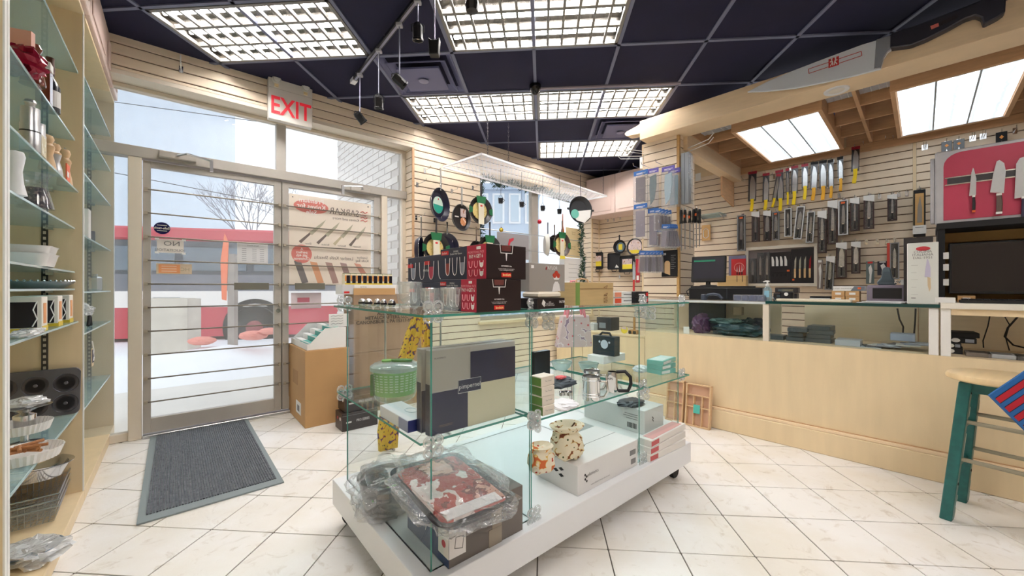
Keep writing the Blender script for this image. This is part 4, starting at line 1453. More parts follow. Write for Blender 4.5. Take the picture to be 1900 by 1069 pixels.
def crumple(x, y, z, sx, sy, sz, seed, m, parent, name='plastic_wrap', amp=.28, n=28, flat=None):
 m_ = M()
 nn = n
 for a in range(nn // 2 + 1):
  for b in range(nn):
   th, ph = PI * a / (nn // 2), 2 * PI * b / nn
   v = Vector((math.sin(th) * math.cos(ph), math.sin(th) * math.sin(ph), math.cos(th)))
   q = abs(v.x) ** .7 * math.copysign(1, v.x), abs(v.y) ** .7 * math.copysign(1, v.y)
   k = 1 + amp * noise.noise(v * 3.5 + Vector((seed, seed * 2, 0))) + amp * .5 * abs(noise.noise(v * 8 + Vector((seed, 0, seed))))
   zz = v.z * sz * k
   if flat is not None:
    zz = max(zz, flat)
   m_.v.append((x + q[0] * sx * k, y + q[1] * sy * k, z + zz))
 for a in range(nn // 2):
  for b in range(nn):
   m_.f.append((a * nn + b, a * nn + (b + 1) % nn, (a + 1) * nn + (b + 1) % nn, (a + 1) * nn + b))
   m_.mi.append(0)
 o = m_.build(name, m, parent)
 return o
def rrect(w_, d_, r, n=5):
 pts = []
 for cx, cy, a0_ in ((w_ - r, d_ - r, 0), (-w_ + r, d_ - r, PI / 2), (-w_ + r, -d_ + r, PI), (w_ - r, -d_ + r, 3 * PI / 2)):
  for k in range(n + 1):
   a = a0_ + PI / 2 * k / n
   pts.append((cx + r * math.cos(a), cy + r * math.sin(a)))
 return pts
def pan_loft(rings, m_=None):
 """stack of rounded rectangles (w,d,r,z) skinned together"""
 m_ = m_ or M()
 n = None
 base = len(m_.v)
 for (w_, d_, r, z) in rings:
  pts = rrect(w_, d_, r)
  n = len(pts)
  m_.v += [(p[0], p[1], z) for p in pts]
 for i in range(len(rings) - 1):
  for k in range(n):
   m_.f.append((base + i * n + k, base + i * n + (k + 1) % n, base + (i + 1) * n + (k + 1) % n, base + (i + 1) * n + k))
   m_.mi.append(m_.cur)
 m_.f.append(tuple(base + (len(rings) - 1) * n + k for k in range(n)))
 m_.mi.append(m_.cur)
 return m_
t = T('roasting_pan', 'plastic wrapped roasting pan with a red picture card on the cookware box', 'pan', dpos(833, 1.36, ZD + .181), ang, rot=(math.radians(6), math.radians(2), ang))
pan_loft([(.10, .15, .04, 0), (.14, .185, .05, .045), (.15, .195, .05, .05), (.138, .183, .05, .045), (.10, .145, .04, .006)]).build('pan', mat('dark_enamel', (34, 32, 36), .3), t, smooth=True)
pan_loft([(.125, .17, .03, .046), (.12, .165, .03, .052)]).build('picture_card', pattern('food_print', (172, 62, 52), [(226, 208, 200), (120, 40, 34), (206, 150, 130)], 12, .6, 'n'), t)
bx('card_white', INKW, t, -.11, .1, -.165, -.12, .05, .054)
crumple(0, 0, .045, .165, .215, .058, 3.1, PLAST, t, amp=.3, n=44, flat=-.05)
t = T('cake_pan', 'plastic wrapped grey cake pan with a black and green card at the base edge', 'pan', dpos(722, 1.63, ZD), .3)
M().lathe([(.045, .0), (.095, .008), (.12, .135), (.126, .14), (.112, .135), (.088, .015), (.05, .012)], 30).build('pan', mat('grey_pan', (126, 124, 124), .3, .8), t, smooth=True)
M().lathe([(.04, .012), (.022, .14), (.018, .14)], 20).build('centre_tube', mat('grey_pan', (126, 124, 124), .3, .8), t, smooth=True)
cd = link('card', None, t, (-.01, -.04, .10), 0, (math.radians(-42), 0, .5))
bx('card_black', mat('card_black', (34, 38, 40), .4), cd, -.07, .07, -.004, .0, .0, .07)
bx('card_green', mat('card_green', (98, 172, 72), .4), cd, -.07, .07, -.005, 0, -.032, .0)
text('Angel Food Cake Pan\nMoule a Gateau des Anges', .011, INKW, cd, (0, -.006, .035), 'R', bold=True)
text('Made with Terra', .011, INKW, cd, (0, -.007, -.016), 'R')
crumple(0, 0, .085, .14, .14, .085, 5.7, PLAST, t, amp=.4, n=40, flat=-.08)
# ---- base deck, centre and right
WB = mat('white_carton', (226, 224, 222), .5, var=.03)
def elements(t, R, h, x, z, s):
 for dx, dz in ((0, 0), (.6, .6), (-.05, 1.2), (.65, -.65)):
  M().prism([(x + (dx - .35) * s, z + dz * s), (x + dx * s, z + (dz - .4) * s), (x + (dx + .35) * s, z + dz * s), (x + dx * s, z + (dz + .4) * s)], -.002, -.0005).build('logo_mark', INKK, t)
t, R, L_ = carton('cookware_carton', 'long white elements carton on the base deck under the floral bag', 'box', 1072, 1.71, ZD, 993, 1183, .131, WB)
elements(t, R, .131, .05, .06, .016)
text('elements', .022, INKG, t, (.105, -.002, .075), 'R')
text('www.thinkkitchenproducts.com', .011, INKG, t, (.16, -.002, .025), 'R')
bx('barcode', INKG, t, R - .06, R - .02, -.0015, 0, .02, .045)
bx('label_lines', INKG, t, R - .07, R - .02, -.0012, 0, .065, .09)
M().box(.0, R, L_ * .5, L_ * .51, .131, .1315).build('top_seam', INKG, t)
for k in range(3):
 M().prism([(L_ * (.3 + .12 * (k % 2)), .06 + .014 * k), (L_ * (.36 + .12 * (k % 2)), .052 + .014 * k), (L_ * (.42 + .12 * (k % 2)), .06 + .014 * k), (L_ * (.36 + .12 * (k % 2)), .068 + .014 * k)], -.002, -.0005, 'x').build('logo_mark', INKK, t)
t, R, L_ = carton('cookware_carton', 'large flat white carton under the tall barcode carton', 'box', 1180, 2.16, ZD, 1090, 1252, .075, WB, sL=.42)
t, R, L_ = carton('cookware_carton', 'white barcode carton stacked on the large flat carton', 'box', 1196, 2.22, ZD + .076, 1084, 1231, .135, WB)
for k in range(7):
 bx('barcode', INKK, t, -.0015, 0, L_ * .12 + k * .009, L_ * .12 + k * .009 + .005, .02, .05)
bx('label_lines', INKG, t, -.0015, 0, L_ * .1, L_ * .32, .085, .088)
bx('label_lines', INKG, t, -.0015, 0, L_ * .1, L_ * .3, .098, .101)
bx('label_lines', INKG, t, -.0015, 0, L_ * .1, L_ * .28, .072, .075)
elements(t, R, .1, R * .4, .07, .012)
LB = ['bottom flat white and red box of the three by the right end', 'middle flat white and red box of the three by the right end', 'top flat box with a pink lid print by the right end']
for k in range(3):
 t, R, L_ = carton('flat_box', LB[k], 'box', 1207 + k, 2.045 + .005 * k, ZD + .036 * k, 1184, 1272, .0355, mat('books_white', (232, 226, 220), .45), extra=.03 * (k - 1))
 dR(t, 0, R * .2, .006, .03, mat('pink_red', (196, 84, 88), .5), 'red_print')
 if k == 2:
  dT(t, .03, R - .03, .01, L_ - .01, .0355, mat('lid_pink', (222, 168, 164), .5), 'lid_print')
# fabric bags
FLOR = pattern('floral_bag', (232, 222, 196), [(78, 92, 44), (206, 176, 112), (120, 60, 40)], 34)
FLOR2 = pattern('floral_red', (236, 224, 200), [(190, 60, 40), (226, 196, 120), (214, 110, 60)], 30)
t = T('bread_bag', 'floral cloth drawstring bag sitting on the elements carton', 'bag', dpos(1052, 1.80, ZD + .132), .3)
o = crumple(0, 0, .062, .072, .062, .066, 9.2, FLOR, t, 'bag_body', .16, 32, -.062)
for p in o.data.polygons: p.use_smooth = True
M().lathe([(.035, .11), (.06, .135), (.07, .15), (.055, .158), (.03, .14), (.02, .12)], 22, sx=1.2, sy=.9).build('bag_neck', FLOR, t, smooth=True)
M().tube([(-.03, -.02, .118), (.0, -.035, .12), (.03, -.02, .118), (.0, -.03, .14), (.02, -.04, .17)], .004, 6).build('drawstring', mat('cord_brown', (84, 58, 40), .9), t)
t = T('bread_bag', 'cream cloth bag with red flowers behind the cross panel', 'bag', dpos(1004, 1.66, ZD + .132), .3)
o = crumple(0, 0, .05, .055, .045, .052, 4.4, FLOR2, t, 'bag_body', .2, 26, -.05)
for p in o.data.polygons: p.use_smooth = True
M().lathe([(.03, .09), (.045, .11), (.035, .118), (.02, .1)], 18, sx=1.2).build('bag_neck', FLOR2, t, smooth=True)
# ---- middle shelf centre
ZN = .6105
for k in range(4):
 t, R, L_ = carton('tea_box', ['white box, topmost of the small green and white stack', 'second small box down in the green and white stack', 'third small box down in the green and white stack', 'lowest small box of the green and white stack'][3 - k],
                      'box', 1007 - k, 1.56, ZN + .0385 * k, 984, 1029, .038, mat('tea_white', (226, 216, 202), .5), extra=.05 * ((k % 2) * 2 - 1))
 dL(t, 0, L_, .002, .034, mat('tea_green', (96, 132, 58), .5), 'green_end')
 text('Tea Towel', .009, INKG, t, (R * .5, -.002, .02), 'R')
t, R, L_ = carton('dark_panel_box', 'tall dark glossy box standing behind the small stack', 'box', 992, 1.95, ZN, 990, 1021, .19, mat('gloss_dark', (40, 44, 50), .15, var=.3), sL=.03)
def bowl(name, label, cat, P, r, h, m, ring=True, n=28):
 t = T(name, label, cat, P, 0)
 M().lathe([(0, .002), (r * .5, 0), (r * .85, h * .4), (r, h), (r * .96, h), (r * .8, h * .45), (r * .45, .008), (0, .008)], n).build('bowl', m, t, smooth=True)
 M().tube([(r * .98 * math.cos(2 * PI * k / n), r * .98 * math.sin(2 * PI * k / n), h) for k in range(n + 1)], .004, 5, cap=False).build('rim', m, t, smooth=True)
 return t
CB = clear('pale_bowl', (226, 240, 238), .12, .04, milky=.35, milkcol=(220, 230, 228))
bowl('glass_bowl', 'pale glass bowl with tag, left of two behind the chrome mugs', 'bowl', dpos(1042, 2.45, ZN), .065, .05, CB)
bowl('glass_bowl', 'pale glass bowl, right of two behind the chrome mugs', 'bowl', dpos(1092, 2.38, ZN), .06, .055, CB)
def cloth(name, label, P, sx, sy, sz, m, seed, cat='cloth'):
 t = T(name, label, cat, P, ang)
 o = crumple(0, 0, sz * .8, sx, sy, sz, seed, m, t, 'folded_cloth', .3, 22, -sz * .8)
 return t
cloth('folded_cloth', 'grey folded cloth pile with a coral corner on the middle shelf', dpos(1036, 2.05, ZN), .09, .07, .022, mat('cloth_slate', (88, 96, 104), .9, var=.3, scale=20), 2)
cloth('folded_cloth', 'small coral cloth on top of the grey cloth pile', dpos(1040, 2.03, ZN + .042), .03, .02, .008, mat('cloth_coral', (224, 110, 112), .9), 6)
cloth('folded_cloth', 'white folded napkins in film near the middle shelf front', dpos(1046, 1.67, ZN), .06, .05, .018, mat('napkin_white', (236, 236, 240), .8, var=.08, scale=12), 7)
t = T('chrome_timer', 'chrome ring gadget on the middle shelf behind the napkins', 'gadget', dpos(1050, 1.86, ZN), 0)
for k in range(3):
 M().lathe([(0, 0), (.014, .002), (.014, .018), (.008, .024), (0, .024)], 14, (-.018 + .018 * k, .008 * (k % 2), 0)).build('pod', CHROME, t, smooth=True)
def sifter(label, px, d, hd):
 t = T('flour_sifter', label, 'sifter', dpos(px, d, ZN), -.5)
 r, h = .04, .105
 M().lathe([(r * .95, 0), (r, .004), (r, h), (r * 1.04, h + .002), (r * .97, h), (r * .95, .01), (0, .03)], 30).build('can', CHROME, t, smooth=True)
 for z in (.018, .03, .09):
  M().lathe([(r + .0005, z), (r + .002, z + .002), (r + .0005, z + .004)], 30).build('band', STEEL, t, smooth=True)
 M().lathe([(r * .95, h - .004), (0, h - .02)], 24).build('mesh_insert', mat('sifter_dark', (40, 32, 30), .4, .6), t)
 M().tube([(r, 0, h - .02), (r + .03, 0, h - .015), (r + .036, 0, h * .45), (r + .022, 0, .02), (r, 0, .014)], .006, 8).build('handle', CHROME, t, smooth=True)
 if hd:
  M().tube([(r * .4, 0, h + .01), (0, 0, h + .014)], .003, 6).build('crank', CHROME, t)
sifter('chrome flour sifter mug at the front of the middle shelf', 1097, 1.80, 0)
sifter('chrome flour sifter mug just behind the front one', 1098, 1.93, 1)
t = T('black_handle_sifter', 'chrome sifter with a thick black loop handle and paper tag', 'sifter', dpos(1136, 1.93, ZN), -.35)
M().lathe([(.028, 0), (.03, .004), (.022, .1), (.02, .1), (.026, .008)], 24).build('can', CHROME, t, smooth=True)
M().tube([(.02, 0, .10), (.06, 0, .105), (.085, 0, .08), (.088, 0, .045), (.075, 0, .012), (.03, 0, .008)], .0085, 10).build('handle', BLACK, t, smooth=True)
o = M().prism([(-.05, .02), (.01, .0), (.02, .075), (-.01, .09)], -.032, -.03).build('paper_tag', WHITE, t)
text('GRIPS', .014, INKK, o, (-.012, -.033, .07), 'R', bold=True)
for k in range(3):
 t, R, L_ = carton('teal_box', ['lowest teal and white flat box at the right end of the shelf', 'middle teal and white flat box at the right end', 'top teal and white flat box at the right end'][k], 'box', 1226 + 2 * k, 2.28, .6145 + .027 * k, 1200, 1254, .026, mat('teal_box', (112, 186, 176), .45), extra=.12 * (k - 1))
 dT(t, .01, R - .01, .01, L_ - .01, .026, mat('teal_lid', (206, 224, 220), .5), 'lid_print')
 dR(t, .01, R * .6, .005, .02, WHITE)
cloth('folded_cloth', 'small white net bag beside the teal boxes', dpos(1190, 2.4, ZN), .05, .04, .02, mat('net_white', (224, 232, 234), .7, var=.2, scale=30), 11)
cloth('folded_cloth', 'dark shrink-wrapped pouch lying on the barcode carton', dpos(1170, 2.35, ZD + .212), .09, .06, .016, mat('pouch_dark', (64, 66, 74), .4, var=.4, scale=25), 13, 'pouch')
t, R, L_ = carton('display_box', 'white display box carrying the black cookware box behind the sifters', 'box', 1120, 2.62, ZN, 1090, 1160, .05, WHITE)
t, R, L_ = carton('cookware_box', 'black box with a white pot picture and black carry lid', 'box', 1140, 2.62, ZN + .051, 1100, 1150, .13, mat('pot_box', (44, 54, 62), .35))
dL(t, 0, L_, .001, .129, mat('pot_box', (44, 54, 62), .35))
M().lathe([(0, -.003), (.03, -.002), (.03, -.001), (0, -.001)], 18, (0, L_ * .45, .075), 'x').lathe([(0, -.003), (.008, -.002), (.008, -.001), (0, -.001)], 10, (0, L_ * .45 - .04, .09), 'x').lathe([(0, -.003), (.008, -.002), (.008, -.001), (0, -.001)], 10, (0, L_ * .45 + .04, .09), 'x').build('pot_print', mat('pot_white', (206, 216, 228), .4), t)
M().tube([(.02, .04, .13), (.03, .06, .15), (.03, L_ - .06, .15), (.02, L_ - .04, .13)], .008, 6).build('carry_handle', BLACK, t)
# ================================================================ HELPERS FOR HUNG GOODS
HOOKM = {}
def hook(P, rz, label, L=.10, group=None, white=False):
 key = round(L, 2)
 t = T('peg_hook', label, 'hook', P, rz, group)
 if key not in HOOKM:
  a = M().box(-.012, .012, -.004, .003, -.028, .022)
  o1 = a.build('hook_plate', CHROME, t)
  b = M().tube([(0, -.004, 0), (0, -L + .012, .0), (0, -L, .022)], .0028, 6)
  o2 = b.build('hook_rod', CHROME, t, smooth=True)
  HOOKM[key] = (o1.data, o2.data)
 else:
  link('hook_plate', HOOKM[key][0], t)
  link('hook_rod', HOOKM[key][1], t)
 return t
def ord_(n):
 return ['first', 'second', 'third', 'fourth', 'fifth', 'sixth', 'seventh', 'eighth', 'ninth', 'tenth', 'eleventh', 'twelfth', 'thirteenth', 'fourteenth', 'fifteenth', 'sixteenth'][n]
# ================================================================ KNIFE WALL: yellow handled row
def z12(x, y): return 1360 + x / 3.144, 240 + y / 3.144
YEL = mat('yellow_handle', (244, 210, 26), .4)
YOR = mat('amber_handle', (240, 176, 40), .4)
BLADE = mat('knife_blade', (206, 208, 210), .22, .85)
HRED = mat('header_red', (156, 30, 48), .5)
SLEEVE = clear('sleeve', (250, 250, 250), .06, .12, milky=.02, bump=.8, bscale=30, fres=1.4)
BACKC = mat('card_black_back', (40, 38, 42), .35)
YK = [(85, 245, 135, 410, 478, 0), (170, 255, 210, 415, 470, 0), (218, 262, 246, 405, 455, 0), (255, 235, 302, 405, 475, 0), (310, 225, 332, 370, 440, 0), (336, 212, 378, 365, 440, 0),
      (400, 200, 440, 335, 410, 0), (446, 190, 490, 345, 415, 1), (503, 180, 550, 335, 412, 1), (556, 175, 592, 335, 400, 1), (612, 158, 648, 290, 360, 1), (685, 100, 735, 235, 315, 0)]
for i, (x0, y0, x1, yb, yh, k) in enumerate(YK):
 a, b = z12(x0, y0), z12(x1, yh)
 P, W_, H_ = BW.rect(a[0], a[1], b[0], b[1], .08)
 hh_ = H_ * (yh - yb) / (yh - y0)
 colr = 'red' if k == 0 else 'black'
 lab = 'yellow handled knife in a sleeve with %s header, %s from the pillar side' % (colr, ord_(i))
 if i == 11: lab = 'yellow handled knife hanging highest, alone near the second light box'
 t = T('packed_knife', lab, 'knife', P, BW.rz + random.uniform(-.12, .12), 'yellow handled butcher knives in the top row')
 t.rotation_euler.y = random.uniform(-.03, .03) + (.16 if i == 2 else 0)
 HB = H_ - hh_
 bx('header_card', HRED if k == 0 else BLACKM, t, -W_ / 2, W_ / 2, -.004, .004, H_ - .03, H_)
 bx('backing_card', BACKC, t, -W_ * .45, W_ * .45, -.001, .001, hh_ * .9, H_ - .03)
 bw = W_ * .36
 M().prism([(-bw * .8, hh_), (bw, hh_), (bw * 1.05, hh_ + HB * .55), (bw * .5, hh_ + HB * .78), (-bw * .3, hh_ + HB * .86), (-bw * .75, hh_ + HB * .6)], -.004, -.002).build('blade', BLADE, t)
 hw = min(W_ * .24, .016)
 M().prism([(-hw, hh_ + .008), (hw * 1.2, hh_ + .01), (hw * 1.1, hh_ * .6), (hw * .9, hh_ * .3), (hw * .6, 0), (-hw * 1.3, .004), (-hw * 1.2, hh_ * .3), (-hw * .7, hh_ * .6)], -.012, .006).build('handle', YEL if k == 0 else YOR, t, bevel=.003)
 bx('sleeve', SLEEVE, t, -W_ / 2, W_ / 2, -.008, .006, hh_ * .85, H_ - .03)
 P2 = BW.pt(P.x * BW.a[0] + P.y * BW.a[1], 0, P.z + H_ - .005)
 hook(P2, BW.rz, 'chrome hook carrying the %s yellow handled knife' % ord_(i), .1)
# ---------------------------------------------------------------- boxed knives
BROWN = mat('knife_box_brown', (66, 42, 40), .45)
GREYB = mat('knife_box_grey', (150, 152, 156), .35, .3)
WHTB = mat('knife_box_white', (226, 226, 228), .35)
INB = mat('knife_box_inside', (28, 27, 30), .35)
BKH = mat('knife_grip', (24, 24, 26), .3)
def knife_box(P, rz, W_, H_, style, label, kind=0, tilt=0.0, grp='boxed knives hanging on the slatted knife wall'):
 t = T('knife_box', label, 'knife box', P, rz, grp)
 t.rotation_euler.y = tilt
 fm = {'brown': BROWN, 'grey': GREYB, 'white': WHTB}[style.split('+')[0]]
 fr = W_ * .13
 m_ = M()
 m_.box(-W_ / 2, W_ / 2, -.0, .02, 0, H_)
 m_.build('tray', INB, t)
 f = M()
 f.box(-W_ / 2, -W_ / 2 + fr, -.01, .0, 0, H_).box(W_ / 2 - fr, W_ / 2, -.01, .0, 0, H_)
 f.box(-W_ / 2 + fr, W_ / 2 - fr, -.01, 0, 0, fr).box(-W_ / 2 + fr, W_ / 2 - fr, -.01, 0, H_ - fr, H_)
 f.build('frame', fm, t, bevel=.0012)
 kh = H_ * .32
 bw = W_ * [.17, .26, .12][kind]
 M().prism([(-bw, kh), (bw, kh), (bw, H_ * .68), (bw * .6, H_ * .80), (0, H_ * .86), (-bw * .7, H_ * .76)], -.006, -.004).build('blade', BLADE, t)
 M().prism([(-W_ * .09, H_ * .06), (W_ * .11, H_ * .06), (W_ * .09, kh), (-W_ * .07, kh)], -.014, -.001).build('knife_handle', BKH, t, bevel=.002)
 bx('bolster', CHROME, t, -W_ * .09, W_ * .09, -.0145, -.002, kh - .006, kh + .004)
 if 'wc' in style:
  M().prism([(-W_ / 2 - .001, H_ + .001), (W_ / 2 + .001, H_ + .001), (W_ / 2 + .001, H_ * .80), (-W_ / 2 - .001, H_ * .87)], -.013, -.010).build('white_corner', WHITE, t)
 if 'tag' in style:
  bx('orange_tag', mat('tag_orange', (240, 110, 50), .5), t, -W_ * .2, W_ * .2, -.0125, -.010, H_ * .90, H_ * .95)
 bx('brand_line', INKW, t, -W_ * .1, W_ * .1, -.0015, -.0005, H_ * .045, H_ * .055)
 bx('window_film', SLEEVE, t, -W_ / 2 + fr, W_ / 2 - fr, -.009, -.0085, fr, H_ - fr)
 return t
ROW2 = [(25, 500, 72, 708, 'grey+tag', 0, 0, 'grey framed knife box with orange tag nearest the monitor'),
  (110, 480, 155, 655, 'brown+wc', 2, .0, 'brown and white knife box, second box from the monitor side'),
  (178, 475, 222, 650, 'brown+wc', 1, 0, 'brown box with a broad pale blade under the second red header'),
  (230, 480, 270, 645, 'grey+tag', 1, 0, 'grey box touching the broad-blade brown box, small red tag'),
  (300, 460, 343, 625, 'white', 0, 0, 'white framed knife box hanging straight under the middle yellow handles'),
  (352, 450, 400, 640, 'white', 1, .09, 'tilted white framed knife box beside the straight white one'),
  (424, 480, 468, 660, 'white', 0, .05, 'white framed box with carving knife above the recessed frame corner'),
  (494, 475, 546, 720, 'brown+wc', 0, 0, 'long brown box with white corner just right of the recessed frame'),
  (553, 415, 610, 668, 'brown+wc', 0, 0, 'longest brown knife box with white corner, hanging higher'),
  (614, 412, 672, 615, 'white+tag', 0, 0, 'white framed knife box with a large orange tag'),
  (684, 400, 738, 592, 'brown+wc', 2, 0, 'brown box with white corner right of the orange tagged box'),
  (762, 385, 824, 580, 'brown+wc', 0, 0, 'brown box with white corner hanging alone in a gap'),
  (901, 380, 958, 532, 'brown+wc', 2, 0, 'short brown box with white corner below the empty hooks'),
  (602, 660, 664, 866, 'brown+wc', 1, 0, 'brown box with broad blade in the lower row, left of two'),
  (690, 655, 744, 840, 'brown+wc', 1, 0, 'brown box with a cleaver-like blade in the lower row, right of two'),
  (534, 740, 584, 935, 'grey+wc', 0, .05, 'grey white-cornered box leaning low beside the recessed frame'),
  (915, 660, 970, 872, 'grey', 0, 0, 'red edged knife box standing low left of the white knife poster box')]
for i, (x0, y0, x1, y1, st, kd, tl, lab) in enumerate(ROW2):
 a, b = z12(x0, y0), z12(x1, y1)
 P, W_, H_ = BW.rect(a[0], a[1], b[0], b[1], .07)
 t = knife_box(P, BW.rz + random.uniform(-.08, .08), W_, H_, st, lab, kd, tl)
 if i == 16:
  bx('red_edge', mat('edge_red', (206, 70, 56), .5), t, -W_ / 2 - .02, -W_ / 2, -.01, .02, 0, H_)
 hook(BW.pt(P.x * BW.a[0] + P.y * BW.a[1], 0, P.z + H_ + .008), BW.rz, 'chrome hook over the %s' % ' '.join(lab.split()[:9]), .09)
# long bamboo box
a, b = z12(1052, 350), z12(1124, 625)
P, W_, H_ = BW.rect(a[0], a[1], b[0], b[1], .09)
t = T('bamboo_knife_box', 'tall black framed box with bamboo knife panel near the wall seam', 'knife box', P, BW.rz)
bx('frame', BLACKM, t, -W_ / 2, W_ / 2, 0, .03, 0, H_, bevel=.003)
bx('bamboo_panel', wood('bamboo', (214, 170, 110), .12), t, -W_ * .36, W_ * .36, -.002, 0, H_ * .2, H_ * .92)
M().prism([(-W_ * .2, H_ * .3), (W_ * .22, H_ * .3), (W_ * .22, H_ * .6), (W_ * .05, H_ * .86), (-W_ * .15, H_ * .62)], -.006, -.003).build('blade', mat('damask', (156, 150, 140), .4, .6), t)
bx('band_card', WHITE, t, -W_ * .55, W_ * .55, -.01, -.002, H_ * .06, H_ * .24)
bx('band_text', INKG, t, -W_ * .35, W_ * .35, -.0112, -.01, H_ * .19, H_ * .2)
hook(BW.pt(P.x * BW.a[0] + P.y * BW.a[1], 0, P.z + H_ + .01), BW.rz, 'chrome hook over the tall bamboo knife box', .1)
# clear and grey packs low on the wall
for (x0, y0, x1, y1, lab, c_) in [(490, 758, 524, 930, 'clear pack with a pale wooden handled tool beside the recessed frame', (150, 138, 130)),
                                  (776, 768, 824, 900, 'grey pack with white wavy-edged tool and red tag over the label machine', (110, 124, 124)),
                                  (842, 768, 904, 850, 'white-cornered dark pack half hidden behind the grey scraper', (50, 50, 60))]:
 a, b = z12(x0, y0), z12(x1, y1)
 P, W_, H_ = BW.rect(a[0], a[1], b[0], b[1], .06)
 t = T('tool_pack', lab, 'tool pack', P, BW.rz)
 bx('card', mat('card_%d' % c_[0], c_, .5), t, -W_ / 2, W_ / 2, 0, .006, 0, H_, bevel=.002)
 M().prism([(-W_ * .1, .01), (W_ * .12, .01), (W_ * .2, H_ * .4), (W_ * .3, H_ * .6), (W_ * .1, H_ * .85), (-W_ * .2, H_ * .7), (-W_ * .05, H_ * .4)], -.008, 0).build('tool', WHITE, t, bevel=.002)
 bx('tag', REDL if c_[0] == 110 else WHITE, t, -W_ * .3, W_ * .3, -.002, 0, H_ * .9, H_ * .98)
# top right grey packs
def z13(x, y): return 1640 + x / 2.673, 200 + y / 2.673
for (x0, y0, x1, y1, lab) in [(285, 165, 338, 262, 'grey scissor pack with orange star above the pink board, left of two'), (345, 155, 400, 250, 'grey scissor pack with orange star above the pink board, right of two'),
                              (555, 118, 613, 235, 'black scissor pack hanging above the pink board handle end')]:
 a, b = z13(x0, y0), z13(x1, y1)
 P, W_, H_ = BW.rect(a[0], a[1], b[0], b[1], .08)
 t = T('scissor_pack', lab, 'scissor pack', P, BW.rz)
 bx('card', mat('pack_grey', (96, 100, 104), .35) if x0 < 500 else BLACKM, t, -W_ / 2, W_ / 2, 0, .008, 0, H_, bevel=.002)
 M().prism([(-W_ * .3, 0), (-W_ * .18, H_ * .3), (0, H_ * .62), (W_ * .18, H_ * .3), (W_ * .3, 0), (W_ * .1, 0), (0, H_ * .3), (-W_ * .1, 0)], -.006, 0).build('scissor_blades', BLADE, t)
 M().prism([(-W_ * .2, H_ * .78), (0, H_ * .70), (W_ * .2, H_ * .78), (0, H_ * .86)], -.003, 0).build('star_print', mat('star_orange', (232, 150, 70), .5), t)
 hook(BW.pt(P.x * BW.a[0] + P.y * BW.a[1], 0, P.z + H_), BW.rz, 'chrome hook holding the %s' % ' '.join(lab.split()[:3] + lab.split()[-3:]), .1)
# empty hooks
EH = [z12(x, y) for x, y in ((765, 95), (893, 64), (937, 62), (1008, 55), (620, 383), (855, 390), (968, 378), (1015, 372), (778, 655), (842, 655), (898, 655), (943, 648), (62, 290), (416, 448))] + [z13(x, y) for x, y in ((197, 195), (209, 192), (434, 150), (446, 148), (486, 140), (498, 138), (650, 112))]
EHL = ['empty hook beside the highest yellow handled knife', 'empty hook under the lattice between the light boxes, left one', 'empty hook under the lattice between the light boxes, middle one',
       'empty hook under the lattice just left of the wall seam', 'empty hook directly below the black headed yellow knives', 'empty hook between two brown white-cornered boxes in the second row',
       'empty hook just right of the short brown box', 'empty hook near the bamboo knife box, price card below', 'empty hook right of the cleaver box, first in the lower row',
       'second empty hook in the lower row', 'third empty hook in the lower row', 'last empty hook in the lower row above the red edged box', 'empty hook at the end of the canopy beam above the first knife',
       'empty hook at the upper end of the tilted white box', 'left hook of the pair right of the wall seam', 'right hook of the pair right of the wall seam', 'left hook of the pair after the grey scissor packs',
       'right hook of the pair after the grey scissor packs', 'left hook of the second pair toward the black scissor pack', 'right hook of the second pair toward the black scissor pack', 'empty hook right of the black scissor pack']
for i, (px, py) in enumerate(EH):
 hook(BW.hit(px, py)[2], BW.rz, EHL[i], .1, 'empty hooks high on the slats' if py < 330 else 'empty hooks among the knife boxes')
# bracket with glass shelf beside the pillar
P = BW.hit(1325, 400, .0)[2]
t = T('bracket_shelf', 'small glass shelf on a bracket behind the monitor', 'shelf', P, BW.rz)
bx('glass', GSH, t, -.14, .14, -.2, -.02, -.006, 0)
bx('rear_rail', CHROME, t, -.15, .15, -.02, 0, -.03, .0)
for x in (-.12, .12):
 M().prism([(-.19, -.007), (-.0, -.007), (-.0, -.06)], x - .002, x + .002, 'x').build('bracket', CHROME, t)
a = BW.rect(1302, 417, 1318, 446, .04)
t = T('bamboo_tool_pack', 'pale wooden board pack with a loop hanging below the glass shelf', 'tool pack', a[0], BW.rz)
bx('board', wood('bamboo', (214, 170, 110), .12), t, -a[1] / 2, a[1] / 2, 0, .012, 0, a[2], bevel=.003)
M().tube([(-.03, -.004, .05), (-.03, -.004, .13), (0, -.004, .16), (.03, -.004, .13), (.03, -.004, .05), (0, -.004, .03), (-.03, -.004, .05)], .004, 6).build('loop', WHITE, t, smooth=True)
# ---------------------------------------------------------------- recessed display frame
a = BW.rect(1383, 455, 1517, 531, .03)
P, W_, H_ = a
t = T('display_case', 'white framed shallow display case with black knife panels on the knife wall', 'display case', P, BW.rz)
f = M().box(-W_ / 2, W_ / 2, -.01, .03, 0, .035).box(-W_ / 2, W_ / 2, -.01, .03, H_ - .035, H_).box(-W_ / 2, -W_ / 2 + .03, -.01, .03, .035, H_ - .035).box(W_ / 2 - .03, W_ / 2, -.01, .03, .035, H_ - .035)
f.build('frame', mat('frame_white', (226, 218, 204), .5), t, bevel=.002)
bx('back', mat('case_grey', (128, 118, 118), .6), t, -W_ / 2 + .03, W_ / 2 - .03, .02, .03, .035, H_ - .035)
xq = lambda f_: -W_ / 2 + .03 + (W_ - .06) * f_
pan_w = BACKC
o = bx('left_panel', pan_w, t, xq(.36), xq(.665), .006, .02, .04, H_ - .075)
